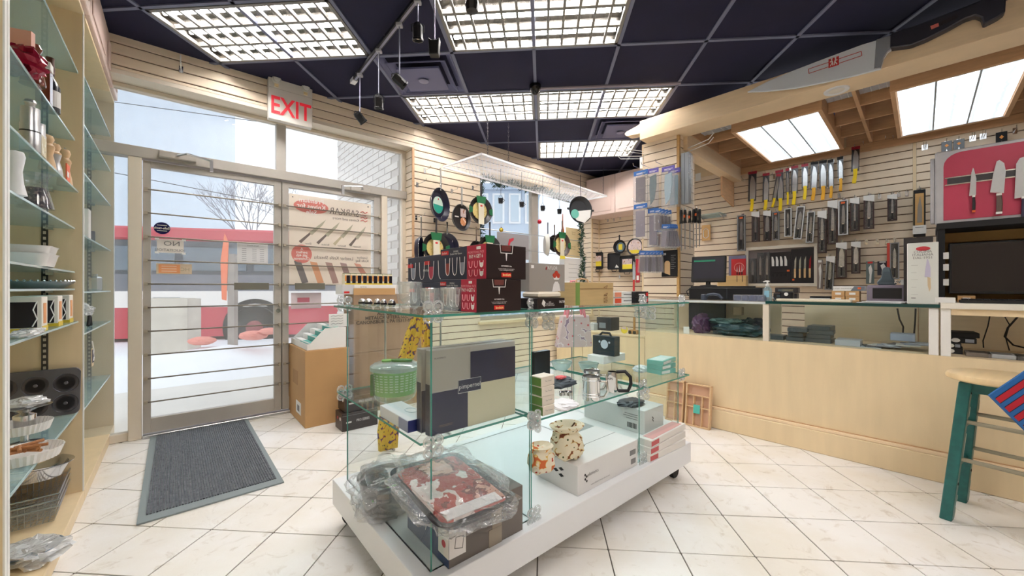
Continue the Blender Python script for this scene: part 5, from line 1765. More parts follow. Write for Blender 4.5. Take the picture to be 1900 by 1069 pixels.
for k in range(4):
 xx = xq(.40 + .065 * k)
 M().prism([(xx - .012, H_ * .50), (xx + .012, H_ * .50), (xx + .012, H_ * .62), (xx, H_ * .73), (xx - .014, H_ * .74)], .001, .006).build('white_blade', WHITE, o)
 bx('slot', BLACK, o, xx - .012, xx + .012, .004, .006, H_ * .24, H_ * .30)
bx('orange_tag', mat('tag_orange', (240, 110, 50), .5), o, xq(.61), xq(.65), .004, .006, H_ * .36, H_ * .40)
bx('panel_edge', BLACK, o, xq(.36), xq(.665), .002, .006, H_ * .325, H_ * .335)
o = bx('right_panel', pan_w, t, xq(.675), xq(.995), .004, .018, .03, H_ - .05)
for k in range(4):
 xx = xq(.73 + .07 * k)
 M().prism([(xx - .008, H_ * .40), (xx + .010, H_ * .40), (xx + .012, H_ * .62), (xx + .012, H_ * .72), (xx - .004, H_ * .62)], -.001, .004).build('small_blade', BLADE if k < 3 else mat('blade_red', (150, 30, 34), .4), o)
 bx('wood_handle', wood('pale_handle', (226, 190, 140), .1), o, xx - .009, xx + .009, -.004, .004, H_ * .2, H_ * .42, bevel=.002)
bx('orange_tag', mat('tag_orange', (240, 110, 50), .5), o, xq(.69), xq(.72), .002, .004, H_ * .14, H_ * .18)
for k, (f0_, f1_, hh_) in enumerate(((.02, .13, .72), (.15, .25, .86), (.26, .35, .86))):
 tt = T('clear_knife_pack', ['shorter clear knife pack standing in the display case', 'taller clear knife pack in the middle of three in the display case', 'clear knife pack touching the black panel in the display case'][k], 'knife pack', P + Vector((BW.a[0] * (xq(f0_) + xq(f1_)) / 2, BW.a[1] * (xq(f0_) + xq(f1_)) / 2, .036)), BW.rz, 'clear knife packs in the display case')
 ww = (xq(f1_) - xq(f0_)) / 2
 bx('card', mat('card_charcoal', (66, 68, 72), .35), tt, -ww, ww, .008, .014, 0, H_ * hh_ - .04)
 M().prism([(-ww * .35, .1), (ww * .35, .1), (ww * .35, H_ * hh_ * .7), (0, H_ * hh_ * .82), (-ww * .35, H_ * hh_ * .7)], .002, .006).build('blade', BLADE, tt)
 bx('handle', BKH, tt, -ww * .2, ww * .2, .0, .007, .02, .1)
 bx('sleeve', SLEEVE, tt, -ww, ww, -.004, .007, 0, H_ * hh_ - .04)
# red poster and wood block
a = BW.rect(1352, 474, 1384, 512, .05)
t = T('red_sign', 'red square sign with a pale ring emblem beside the display case', 'sign', a[0], BW.rz)
W_, H_ = a[1], a[2]
bx('panel', mat('sign_grey', (120, 120, 150), .5), t, -W_ / 2, W_ / 2, 0, .01, 0, H_)
bx('red_field', mat('sign_red', (196, 40, 44), .5), t, -W_ * .34, W_ / 2, -.002, 0, .0, H_ * .84)
M().tube([(W_ * .12 + W_ * .28 * math.cos(2 * PI * k / 24), -.004, H_ * .42 + W_ * .28 * math.sin(2 * PI * k / 24)) for k in range(25)], .004, 5, cap=False).build('ring_print', mat('ring_pink', (236, 160, 150), .5), t)
for k in range(3):
 M().prism([(W_ * (.0 + .14 * k) - .006, H_ * .2), (W_ * (.0 + .14 * k) + .006, H_ * .2), (W_ * (.0 + .14 * k), H_ * (.5 + .06 * k))], -.005, -.002).build('knife_print', INKW, t)
 bx('handle_print', INKK, t, W_ * (.0 + .14 * k) - .005, W_ * (.0 + .14 * k) + .005, -.005, -.002, H_ * .06, H_ * .22)
a = BW.rect(1333, 511, 1386, 535, .09)
t = T('wood_block', 'pale wooden knife slot block behind the cash register', 'knife block', a[0], BW.rz)
bx('block', wood('block_wood', (222, 188, 130), .12), t, -a[1] / 2, a[1] / 2, -.04, .04, 0, a[2], bevel=.004)
for x in (.2, .38):
 bx('slot', BLACK, t, a[1] * x - .003, a[1] * x + .003, -.0415, -.04, a[2] * .5, a[2] * .98)
# ================================================================ PILLAR GOODS (plane of the pillar face)
PBLU = mat('header_blue', (46, 98, 168), .45)
PPUR = mat('header_purple', (88, 76, 160), .45)
FILM = clear('pack_film', (252, 252, 252), .06, .1, milky=.12, milkcol=(232, 236, 244), fres=1.35, bump=.6, bscale=30)
def pack(px0, py0, px1, py1, hdr, inner, label, e=.12, lean=0.0, shape='rect', grp='sleeves hanging on the slatted pillar', n=1):
 P, W_, H_ = PW.rect(px0, py0, px1, py1, e)
 t = T('hanging_pack', label, 'hanging pack', P, PW.rz, grp)
 t.rotation_euler.y = lean
 hd_ = min(.045, H_ * .18)
 bx('header_card', hdr, t, -W_ / 2, W_ / 2, -.002, .002, H_ - hd_, H_)
 bx('header_print', INKW, t, -W_ * .3, W_ * .35, -.0032, -.002, H_ - hd_ * .6, H_ - hd_ * .5)
 bx('header_print', INKW, t, -W_ * .3, W_ * .2, -.0032, -.002, H_ - hd_ * .8, H_ - hd_ * .72)
 if shape == 'rect':
  bx('blade_guard', inner, t, -W_ * .34, W_ * .34, -.006, .002, H_ * .06, H_ - hd_ - .02, bevel=.002)
 else:
  M().prism([(-W_ * .25, H_ - hd_ - .03), (W_ * .3, H_ - hd_ - .015), (W_ * .32, H_ * .55), (W_ * .15, H_ * .2), (-W_ * .2, H_ * .06), (-W_ * .3, H_ * .5)], -.006, .002).build('blade_guard', inner, t, bevel=.002)
 bx('film', FILM, t, -W_ / 2, W_ / 2, -.012, .006, 0, H_ - hd_)
 return t, P, W_, H_
GBR = mat('guard_brown', (98, 84, 86), .5)
GTE = mat('guard_teal_grey', (88, 108, 112), .4)
GLB = mat('guard_ice', (156, 178, 190), .4)
GDK = mat('guard_chestnut', (110, 62, 44), .5)
GPU = mat('guard_mauve', (124, 112, 124), .5)
pack(1176, 316, 1202, 378, PBLU, GBR, 'clear sleeve with blue header and brown blade guard, top left of the pillar')
pack(1201, 312, 1222, 384, PPUR, GTE, 'clear sleeve with purple header and grey leaf-shaped guard', shape='leaf', e=.10)
pack(1228, 308, 1252, 384, PPUR, GLB, 'clear sleeve with purple header and icy blue guard at the pillar corner', shape='leaf', e=.14)
pack(1240, 312, 1262, 384, PPUR, GLB, 'clear sleeve with purple header hanging behind the icy blue one', e=.06)
pack(1176, 378, 1201, 443, PBLU, GPU, 'long clear sleeve with blue header and mauve guard in the second row', e=.14)
pack(1202, 386, 1222, 458, PBLU, GPU, 'narrow blue headed sleeve hanging behind the brown cluster', e=.10)
for i in range(4):
 pack(1214 + 7 * i, 387 + i, 1227 + 7 * i, 428 + i, PBLU, GBR, '%s sleeve of the upper blue headed bunch with brown guards' % ord_(i), e=.2 - .03 * i, lean=-.02 * i, grp='upper bunch of brown guard sleeves')
for i in range(3):
 pack(1210 + 9 * i, 424, 1222 + 9 * i, 457, PBLU, GDK, '%s chestnut guard sleeve below the upper bunch' % ord_(i), e=.08, grp='chestnut guard sleeves')
for i in range(6):
 pack(1224 + 5.5 * i, 416, 1238 + 5.5 * i, 460, PBLU, GPU, '%s sleeve of the fanned lower right bunch' % ord_(i), e=.24 - .025 * i, lean=.10 - .06 * i, grp='fanned lower bunch of sleeves')
for i in range(6):
 pack(1184 + 7 * i, 465, 1197 + 7 * i, 506, PBLU, GPU if i % 2 else GBR, '%s sleeve of the lowest blue headed row on the pillar' % ord_(i), e=.2 - .025 * i, lean=.06 - .02 * i, grp='lowest row of sleeves')
for i, (px, py) in enumerate(((1190, 318), (1212, 314), (1238, 310), (1190, 380), (1225, 388), (1243, 417), (1205, 466), (1215, 332))):
 P = PW.hit(px, py)[2]
 P = PW.pt(max(P.x * PW.a[0] + P.y * PW.a[1], p0 + .012), 0, P.z)
 hook(P, PW.rz, '%s chrome hook on the slatted pillar face, counted from the top left' % ord_(i), .24)
P, W_, H_ = PW.rect(1228, 464, 1257, 513, .02)
t = T('black_card_pack', 'black card pack with a pale wooden insert low on the pillar', 'card pack', P, PW.rz)
bx('card', BLACKM, t, -W_ / 2, W_ / 2, -.004, .004, 0, H_)
M().prism([(-W_ * .3, H_ * .14), (W_ * .05, H_ * .06), (W_ * .05, H_ * .5)] + [(-W_ * .125 + W_ * .175 * math.cos(PI * k / 8), H_ * .5 + W_ * .175 * math.sin(PI * k / 8)) for k in range(1, 8)] + [(-W_ * .3, H_ * .5)], -.008, -.004).build('wood_insert', wood('insert_wood', (222, 186, 140), .1), t)
text('20', .03, INKW, t, (-W_ * .3, -.006, H_ * .86), 'R', bold=True)
for k in range(8):
 bx('card_print', INKG, t, W_ * .1, W_ * (.3 + .1 * (k % 2)), -.0055, -.004, H_ * (.3 + .07 * k), H_ * (.32 + .07 * k))
# white empty bracket hooks left of the pillar
for k, (px, py) in enumerate(((1196, 283), (1196, 292))):
 P = PW.hit(px, py)[2]
 t = T('wire_bracket', ['upper white double wire bracket reaching left of the pillar', 'lower white double wire bracket reaching left of the pillar'][k], 'bracket', P, PW.rz)
 bx('plate', WHITEG, t, -.004, .008, -.006, 0, -.03, .03)
 for s_ in (-.012, .012):
  M().tube([(.0, -.004, s_ + .0), (-.12, -.25, s_ - .03 * k), (-.15, -.30, s_ + .02)], .003, 6).build('wire', WHITEG, t, smooth=True)
a = PW.rect(1186, 288, 1193, 312, .12)
t = T('price_tag', 'white paper tag hanging from the wire bracket left of the pillar', 'tag', a[0], PW.rz)
bx('tag', WHITE, t, -.014, .014, 0, .001, 0, .11)
# right side of the pillar
PR = Wall(WW.n, 0)
cP = PW.pt(p1, 0, 0)
PRW = Wall((-BW.a[0], -BW.a[1]), -(cP.x * BW.a[0] + cP.y * BW.a[1]) - .0)   # plane looking along the counter
def onside(px, py, e):
 """point e in front of the pillar's right side"""
 nx_, ny_ = BW.a
 c = cP.x * nx_ + cP.y * ny_ + e
 d = c / (nx_ * rx(px) + ny_)
 return Vector((rx(px) * d, d, zat(py, d)))
SB = mat('silver_box', (158, 164, 170), .35, .3)
P = onside(1274, 378, .07)
t = T('long_tool_box', 'tall silver grey box hanging on the right side of the pillar', 'box', P, BW.rz)
bx('box', SB, t, -.04, .03, -.03, .03, 0, .47, bevel=.003)
bx('groove', mat('groove_grey', (96, 102, 110), .4), t, -.008, -.004, -.0315, -.03, 0, .465)
bx('film', PLAST, t, .03, .036, -.03, .05, 0, .46)
P2 = onside(1290, 330, .09)
t = T('price_tag', 'white curled paper tag beside the tall silver box', 'tag', P2, BW.rz)
bx('tag', WHITE, t, -.0, .05, 0, .001, -.03, .04)
STC = mat('steel_rod', (178, 176, 174), .3, .8)
for i, (px, yt, yb, ym) in enumerate(((1264, 389, 466, 414), (1271, 389, 463, 413), (1280, 391, 462, 412), (1287, 388, 461, 412), (1292, 386, 460, 412), (1298, 388, 458, 413))):
 P = onside(px, yb, .05 + .02 * i)
 d = P.y
 H_ = (yb - yt) / F * d
 hh_ = (ym - yt) / F * d
 t = T('sharpening_steel', '%s black handled sharpening steel from the pillar corner' % ord_(i), 'sharpening steel', P, BW.rz, 'sharpening steels on the pillar side')
 M().lathe([(0, 0), (.005, .01), (.006, H_ - hh_)], 10).build('rod', STC, t, smooth=True)
 M().lathe([(.014, H_ - hh_ - .004), (.016, H_ - hh_), (.012, H_ - hh_ + .03), (.014, H_ - .03), (.011, H_), (0, H_ + .002)], 12).build('handle', BKH, t, smooth=True)
 M().tube([(-.008, 0, H_), (0, 0, H_ + .018), (.008, 0, H_)], .002, 5).build('ring', CHROME, t)
 if i in (1, 2, 4):
  bx('orange_tag', mat('tag_orange', (240, 110, 50), .5), t, -.008, .008, -.018, -.015, H_ * .8, H_ * .87)
P = onside(1268, 285, .005)
t = T('wire_rack', 'white wire rack arm holding the silver box on the pillar side', 'rack', P, BW.rz)
for s_ in (0, .035):
 M().tube([(0, 0, s_), (.25, -.06, s_ + .02), (.30, -.09, s_ + .05)], .0035, 6).build('rack_wire', WHITEG, t, smooth=True)
bx('rack_plate', CHROME, t, -.002, .004, -.02, .02, -.04, .05)
# ================================================================ FAR CORNER: cast iron
IRON = mat('cast_iron', (30, 30, 34), .55)
YLB = mat('label_yellow', (226, 206, 62), .5)
PHOTO = pattern('food_photo', (206, 186, 184), [(110, 84, 110), (236, 226, 214), (160, 110, 90)], 22)
def grill(px0, py0, px1, py1, label, back=False, e=.08):
 P, W_, H_ = BW.rect(px0, py0, px1, py1, e)
 t = T('cast_iron_grill', label, 'grill pan', P, BW.rz, 'cast iron pans in the far corner')
 o = link('body', None, t)
 bpy.data.objects.remove(o)
 m_ = pan_loft([(W_ * .42, H_ * .44, .02, 0), (W_ * .48, H_ * .49, .025, -.02), (W_ * .5, H_ * .5, .025, -.03), (W_ * .46, H_ * .47, .02, -.028), (W_ * .44, H_ * .45, .02, -.012)])
 m_.v = [(v[0], v[2], v[1] + H_ / 2) for v in m_.v]
 m_.build('body', IRON, t)
 if not back:
  bx('label_card', YLB, t, -W_ * .3, W_ * .3, -.016, -.013, H_ * .2, H_ * .5)
  bx('photo', PHOTO, t, -W_ * .3, W_ * .3, -.017, -.013, H_ * .48, H_ * .8)
 else:
  M().prism([(W_ * .05, H_ * .12), (W_ * .35, H_ * .12), (W_ * .16, H_ * .3)], -.016, -.013).build('white_triangle', WHITE, t)
 M().tube([(-W_ * .18, -.02, 0), (-W_ * .15, -.02, -.025), (W_ * .15, -.02, -.025), (W_ * .18, -.02, 0)], .005, 6).build('bail_handle', IRON, t)
 hook(BW.pt(P.x * BW.a[0] + P.y * BW.a[1], 0, P.z + H_ + .015), BW.rz, 'hook holding the %s' % ' '.join(label.split()[:9]), .08)
grill(1100, 468, 1121, 500, 'rectangular cast iron pan with yellow label nearest the window corner')
grill(1129, 469, 1153, 500, 'square cast iron pan turned back outward with a white triangle', True)
grill(1150, 474, 1180, 505, 'square cast iron pan with yellow label beside the red handled knife', e=.14)
def skillet(px, py, rpx, label, e=.1, lab='y', hpy=None, name='skillet', m=None, wall=None, turn=0.0, rim=True, ry=1.0, hm=None, group=None, depth=.04, thin=.016):
 wall = wall or BW
 _, z, P = wall.hit(px, py, e)
 r = rpx / F * P.y
 t = T(name, label, 'frying pan', P, wall.rz + turn, group)
 m = m or IRON
 M().lathe([(0, 0), (r * .74, 0), (r * .97, -depth), (r, -depth - .002), (r * .98, -depth + .003), (r * .76, .006), (0, .008)][::1], 40, axis='y', sy=ry).build('pan', m, t, smooth=True)
 if rim:
  M().tube([(r * .985 * math.cos(2 * PI * k / 36), -depth - .001, r * .985 * ry * math.sin(2 * PI * k / 36)) for k in range(37)], .0022, 5, cap=False).build('rim', hm if hm else m, t, smooth=True)
 if hpy is not None:
  hl = (py - hpy) / F * P.y
  hm = hm or m
  M().prism([(-.011, r * .9), (.011, r * .9), (.008, (r + hl) / 2), (.012, hl - .008), (.006, hl), (-.006, hl), (-.012, hl - .008), (-.008, (r + hl) / 2)], -depth - .006, -depth + thin - .01).build('handle', hm, t, bevel=.003)
  for s_ in (-.006, .006):
   M().lathe([(0, -depth - .001), (.003, -depth + .002), (0, -depth + .004)], 8, (s_, 0, r * .86), 'y').build('rivet', CHROME, t)
 return t, r
t, r = skillet(1152, 458, 13, 'small cast iron skillet with a round yellow and grey label in the corner', hpy=436)
M().lathe([(0, -.012), (r * .66, -.012), (r * .66, -.008), (0, -.008)], 20, axis='y').build('label', mat('label_slate', (96, 116, 130), .5), t)
bx('label_yellow_print', YLB, t, -r * .3, r * .3, -.014, -.012, -r * .4, r * .4)
t, r = skillet(1180, 458, 16, 'larger cast iron skillet with food photo label beside the pillar', e=.18)
M().lathe([(0, -.03), (r * .85, -.03), (r * .85, -.026), (0, -.026)], 24, axis='y').build('label', PHOTO, t)
M().prism([(-r * .7, -r * .35), (r * .7, -r * .35), (r * .4, -r * .74), (-r * .4, -r * .74)], -.033, -.03).build('label_yellow_band', YLB, t)
P, W_, H_ = BW.rect(1172, 484, 1180, 540, .2)
t = T('red_handled_knife', 'red handled knife with wide pale blade hanging beside the pillar', 'knife', P, BW.rz)
M().prism([(-.016, H_ * .38), (.02, H_ * .38), (.026, H_ * .7), (.012, H_ * .96), (-.006, H_), (-.018, H_ * .8)], -.002, .002).build('blade', BLADE, t)
M().prism([(-.014, .0), (.012, .0), (.014, H_ * .38), (-.012, H_ * .38)], -.01, .01).build('handle', mat('red_grip', (206, 60, 58), .4), t, bevel=.004)
P, W_, H_ = BW.rect(1180, 480, 1187, 524, .22)
t = T('red_card_pack', 'narrow red card pack beside the red handled knife', 'card pack', P, BW.rz)
bx('card', mat('card_red', (176, 36, 52), .5), t, -W_ / 2, W_ / 2, -.003, .003, 0, H_)
bx('white_print', WHITE, t, -W_ * .3, W_ * .3, -.0042, -.003, H_ * .1, H_ * .3)
EH = [(1128, 408), (1139, 407), (1151, 404), (1150, 513), (1111, 506)]
for i, (px, py) in enumerate(EH):
 hook(BW.hit(px, py)[2], BW.rz, ['empty hook high in the far corner, first of three', 'empty hook high in the far corner, second of three', 'empty hook high in the far corner nearest the pillar', 'long hook below the cast iron pans', 'empty hook low in the far corner'][i], .08)
# ================================================================ COUNTER TOP GOODS (plane between counter edge and pillar)
ZC1 = 1.0185
def cnt(px, m):
 """world point on the counter at the line of sight px, m metres behind the front edge"""
 wl = Wall(BW.n, 3.37 + m)
 return wl, wl.hit(px, 500)
def onc(px, m, z=ZC1):
 wl, h_ = cnt(px, m)
 return Vector((h_[2].x, h_[2].y, z))
def cspan(px0, px1, m):
 wl = Wall(BW.n, 3.37 + m)
 return wl.hit(px1, 500)[0] - wl.hit(px0, 500)[0]
def chgt(px, y0, y1, m):
 d = onc(px, m).y
 return (y1 - y0) / F * d
def cobj(name, label, cat, px0, px1, m, z=ZC1, turn=0.0, group=None):
 c = (px0 + px1) / 2
 t = T(name, label, cat, onc(c, m, z), BW.rz + turn, group)
 return t, cspan(px0, px1, m) / 2
# register
t, w_ = cobj('cash_register', 'black cash register body under the old monitor', 'cash register', 1281, 1414, .34)
H_ = chgt(1348, 529, 556, .34)
bx('body', BLACK, t, -w_, w_, -.08, .16, 0, .105, bevel=.006)
bx('lid', BLACKM, t, -w_ + .01, w_ - .1, -.07, .15, .105, .118, bevel=.004)
bx('drawer_line', mat('drawer_gap', (70, 72, 84), .4), t, w_ * .1, w_ * .1 + .003, -.0815, -.08, .01, .1)
M().tube([(-w_ + .02, -.085, .1), (-w_ - .02, -.08, .07), (-w_, -.09, .03)], .004, 6).build('cable', BLACK, t, smooth=True)
P = onc(1314, .36, ZC1 + .119)
t = T('monitor', 'old black square monitor showing a dark screen with a green line', 'monitor', P, BW.rz + .12)
wl = Wall(BW.n, 3.37 + .36)
W_, H_ = cspan(1283, 1344, .36), .235
M().lathe([(.0, 0), (.07, 0), (.07, .006), (.02, .012), (.018, .05), (0, .05)], 20, sy=.8).build('stand', BLACK, t, smooth=True)
hd = link('screen_head', None, t, (0, 0, .035), 0, (math.radians(-8), 0, 0))
o = M().box(-W_ / 2, W_ / 2, -.02, .02, 0, H_).prism([(-W_ * .35, .04), (W_ * .35, .04), (W_ * .35, H_ - .04), (-W_ * .35, H_ - .04)], .02, .06).build('casing', BLACK, hd, bevel=.004)
bx('screen', mat('screen_off', (62, 62, 72), .2), hd, -W_ / 2 + .016, W_ / 2 - .016, -.0215, -.02, .03, H_ - .016)
bx('green_line', mat('screen_green', (34, 112, 84), .3, emit=.3), hd, -W_ / 2 + .02, W_ * .2, -.023, -.0215, H_ - .05, H_ - .035)
t, w_ = cobj('phone_handset', 'dark grey phone handset lying on the counter edge under the monitor', 'phone', 1307, 1340, .06)
M().tube([(-w_, 0, .012), (-w_ * .6, 0, .045), (0, 0, .052), (w_ * .6, 0, .045), (w_, 0, .014)], .011, 10).build('handle', mat('slate_plastic', (62, 70, 86), .4), t, smooth=True)
bx('earpiece', mat('slate_plastic', (62, 70, 86), .4), t, -w_ - .02, -w_ + .015, -.03, .03, 0, .05, bevel=.006)
t, w_ = cobj('film_packets', 'row of blue packets in clear wrap on the counter before the register', 'packets', 1362, 1420, .12)
for k in range(4):
 x = -w_ + (k + .5) * w_ / 2
 bx('packet', mat('packet_blue', (70, 84, 130), .35, var=.4, scale=30), t, x - w_ * .24, x + w_ * .24, -.03, .03, 0, .045, bevel=.006)
bx('wrap', PLAST, t, -w_, w_, -.034, .034, 0, .05)
P = onc(1424, .16)
t = T('sanitizer_bottle', 'clear hand sanitizer pump bottle on the counter', 'bottle', P, BW.rz)
M().lathe([(0, 0), (.029, .002), (.03, .01), (.03, .09), (.022, .105), (.012, .112), (.012, .118), (0, .118)], 24, sy=.7).build('bottle', clear('sanitizer', (224, 240, 244), .12, .03, milky=.3, milkcol=(206, 226, 232)), t, smooth=True)
M().lathe([(.013, .114), (.013, .13), (.006, .132), (.006, .15), (0, .15)], 14).build('pump', WHITE, t, smooth=True)
M().prism([(-.03, .152), (-.028, .146), (.014, .148), (.014, .158), (-.012, .16)], -.006, .006).build('nozzle', WHITE, t, bevel=.002)
bx('label', mat('label_sky', (150, 200, 220), .5), t, -.016, .016, -.0225, -.021, .03, .08)
t, w_ = cobj('label_printer', 'small black machine with a round white dial on the counter', 'machine', 1449, 1472, .2)
bx('body', BLACK, t, -w_, w_, -.03, .04, 0, .075, bevel=.008)
M().lathe([(0, -.034), (.013, -.033), (.013, -.03), (0, -.03)], 16, (0, 0, .055), 'y').build('dial', WHITE, t)
M().tube([(-w_ - .02, 0, .02), (-w_ - .05, -.01, .03), (-w_ - .03, -.02, .01)], .008, 6).build('knob', CHROME, t, smooth=True)
for k, (p0_, p1_, h, lab) in enumerate([(1437, 1480, .03, 'dark sharpener box lying lower behind the small black machine'), (1440, 1482, .03, 'dark sharpener box stacked upper behind the small black machine')]):
 t, w_ = cobj('sharpener_box', lab, 'box', p0_, p1_, .36, ZC1 + .045 * k + .02)
 bx('box', mat('dark_print', (58, 54, 56), .35, var=.5, scale=30), t, -w_, w_, -.04, .04, -.02 if k == 0 else 0, .04, bevel=.003)
 bx('silver_strip', CHROME, t, -w_ * .7, w_ * .6, -.0415, -.04, .01, .025)
t, w_ = cobj('flat_tin', 'flat black and white striped boxes beside the cream tray on the counter', 'box', 1503, 1542, .3)
for k in range(3):
 bx('box', [BLACKM, WHITE, BLACKM][k], t, -w_ + .003 * k, w_, -.05, .05, .014 * k, .014 * (k + 1) - .001, bevel=.001)
t, w_ = cobj('paper_tray', 'long cream board lying along the dark glass countertop', 'board', 1440, 1576, .16, 1.0245)
bx('board', mat('cream_board', (234, 222, 200), .5), t, -w_, w_, -.05, .05, 0, .016, bevel=.003)
for i, (p0_, p1_, z, lab) in enumerate([(1545, 1569, 0, 'lower left kraft knife-guard box in the block of four'), (1570, 1596, 0, 'lower right kraft box in the block of four'), (1545, 1569, .037, 'upper left kraft box in the block of four'), (1570, 1596, .037, 'upper right kraft box in the block of four')]):
 t, w_ = cobj('kraft_box', lab, 'box', p0_, p1_, .3, ZC1 + .0065 + z)
 bx('box', KRAFT, t, -w_, w_, -.05, .05, 0, .036, bevel=.002)
 bx('label', WHITE, t, -w_ * .45, w_ * .45, -.0515, -.05, .01, .026)
t, w_ = cobj('blade_box', 'long white and grey box on top of the four kraft boxes', 'box', 1547, 1606, .3, ZC1 + .0065 + .074)
bx('box', WHITE, t, -w_, w_, -.05, .05, 0, .034, bevel=.002)
M().prism([(w_ * .1, .001), (w_ * .98, .001), (w_ * .98, .033), (w_ * .35, .033)], -.0515, -.05).build('grey_print', mat('print_slate', (110, 118, 128), .5), t)
text('GUIDED SHARPENER', .012, INKG, t, (-w_ * .4, -.052, .016), 'R')
bx('orange_dot', mat('tag_orange', (240, 110, 50), .5), t, w_ * .55, w_ * .75, -.053, -.0515, .012, .026)
t, w_ = cobj('fax_machine', 'mauve grey desktop machine with a black window on the counter', 'machine', 1609, 1690, .28, ZC1 + .006)
bx('body', mat('mauve_plastic', (128, 118, 134), .45), t, -w_, w_, -.08, .1, 0, .115, bevel=.008)
bx('black_window', BLACK, t, -w_ * .72, w_ * .6, -.0815, -.08, .025, .095)
for z in (.045, .08):
 bx('button', INKG, t, -w_ * .92, -w_ * .85, -.083, -.08, z - .006, z + .006)
t, w_ = cobj('dough_scraper', 'slate grey trapezoid plastic holder standing on the mauve machine', 'holder', 1627, 1664, .3, ZC1 + .122)
M().prism([(-w_, .02), (-w_ * .9, .0), (w_ * .9, .0), (w_, .02), (w_ * .55, .05), (w_ * .42, .105), (w_ * .25, .12), (-w_ * .25, .12), (-w_ * .42, .105), (-w_ * .55, .05)], -.03, .03).build('body', mat('slate_teal', (92, 108, 118), .4), t, bevel=.005)
M().prism([(-w_ * .6, .02), (w_ * .6, .02), (w_ * .3, .09), (-w_ * .3, .09)], -.033, -.03).build('inset', mat('slate_teal2', (76, 92, 102), .4), t)
t, w_ = cobj('key_bunch', 'bunch of chrome clips and a white tag on the mauve machine', 'clips', 1662, 1682, .22, ZC1 + .122)
m_ = M()
for k in range(6):
 a = k * 1.1
 m_.tube([(.03 * math.cos(a), .02 * math.sin(a), .01), (.034 * math.cos(a + .5), .02 * math.sin(a), .03), (.01 * math.cos(a), 0, .02)], .004, 5)
m_.build('clips', CHROME, t, smooth=True)
bx('tag', WHITE, t, .0, .04, -.03, -.028, .0, .035)
for k in range(3):
 t, w_ = cobj('paper_sheet', ['lowest loose paper sheet on the dark glass top', 'middle loose paper sheet on the dark glass top', 'topmost loose paper sheet on the dark glass top'][k], 'paper', 1590 + 8 * k, 1672 + 6 * k, .07, 1.0245 + .004 * k, .08 * k - .05)
 bx('sheet', mat('paper_white', (240, 240, 242), .7), t, -w_, w_, -.05, .06, 0, .0025)
# white knife poster box and the dark box behind it
t, w_ = cobj('knife_set_box', 'tall white box with a large printed knife standing on the counter', 'box', 1683, 1741, .03, 1.0245)
H_ = chgt(1712, 449, 563, .03)
bx('box', mat('poster_box', (216, 218, 212), .4), t, -w_, w_, 0, .05, 0, H_, bevel=.002)
bx('spine', WHITE, t, -w_ - .0015, -w_, .002, .048, .003, H_ - .003)
M().lathe([(0, -.003), (.03, -.002), (.03, -.001), (0, -.001)], 20, (w_ * .02, 0, H_ * .9), 'y', sy=.45).build('logo_oval', mat('logo_crimson', (186, 44, 56), .4), t)
text('CUCINA\nITALIANA\nDAL 1951', .02, INKG, t, (0, -.003, H_ * .8), 'R')
for k in range(5):
 bx('text_line', mat('faint_ink', (176, 176, 172), .5), t, -w_ * .75, -w_ * (.3 + .1 * (k % 2)), -.0015, 0, H_ * (.15 + .12 * k), H_ * (.155 + .12 * k))
bx('text_line', INKK, t, -w_ * .75, -w_ * .45, -.0015, 0, H_ * .09, H_ * .1)
M().prism([(w_ * .12, H_ * .44), (w_ * .5, H_ * .44), (w_ * .5, H_ * .58), (w_ * .38, H_ * .70), (w_ * .28, H_ * .74), (w_ * .18, H_ * .58)], -.003, -.0005).build('blade_print', mat('lilac_print', (190, 184, 206), .4), t)
M().prism([(w_ * .3, H_ * .44), (w_ * .5, H_ * .42), (w_ * .52, H_ * .26), (w_ * .42, H_ * .2), (w_ * .32, H_ * .3)], -.003, -.0005).build('handle_print', mat('tan_print', (206, 184, 150), .5), t)
t, w_ = cobj('dark_box', 'dark foil box standing just behind the white knife poster box', 'box', 1676, 1731, .12, 1.0245)
bx('box', mat('dark_foil', (58, 54, 56), .3, var=.4, scale=20), t, -w_, w_, 0, .06, 0, chgt(1704, 440, 563, .12), bevel=.002)
# tv cabinet, monitor, pink board
MC = .16
t = T('tv_cabinet', 'black open cabinet on the counter carrying the pink knife board', 'cabinet', onc(1740, MC, 1.0345), BW.rz)
CWd = 1.05
HT = (560 - 425) / F * onc(1745, MC).y
bx('side', BLACKM, t, 0, .03, 0, .38, 0, HT)
bx('side', BLACKM, t, CWd - .03, CWd, 0, .38, 0, HT)
bx('top', BLACKM, t, -.004, CWd, -.01, .38, HT, HT + .035)
bx('back', mat('cab_back', (200, 164, 100), .6), t, .03, CWd - .03, .36, .38, 0, HT)
bx('rear_rail', mat('rail_oak', (216, 176, 112), .6), t, .03, CWd - .03, .3, .33, HT - .06, HT - .0)
for z in (.1, .19, .26):
 bx('paper_note', WHITE, t, .022, .045, -.004, -.001, z, z + .04)
t = T('flat_monitor', 'wide black flat monitor inside the black cabinet', 'monitor', onc(1760, MC + .12, 1.0345), BW.rz)
mw = .72
mh = HT - .1
bx('bezel', BLACK, t, 0, mw, -.02, .02, .05, mh + .02, bevel=.004)
bx('screen', mat('screen_black', (20, 12, 18), .18), t, .012, mw - .012, -.0215, -.02, .065, mh + .008)
bx('stand', BLACK, t, mw * .35, mw * .65, -.08, .08, 0, .012)
bx('neck', BLACK, t, mw * .45, mw * .55, 0, .03, .01, .08)
t = T('keyboard', 'black keyboard and tray at the counter edge under the flat monitor', 'keyboard', onc(1780, .06, 1.0345), BW.rz)
bx('body', BLACK, t, 0, .45, -.03, .08, 0, .018, bevel=.003)
m_ = M()
for i in range(16):
 for j in range(4):
  m_.box(.01 + .027 * i, .032 + .027 * i, -.022 + .024 * j, -.002 + .024 * j, .018, .024)
m_.build('keys', BLACKM, t)
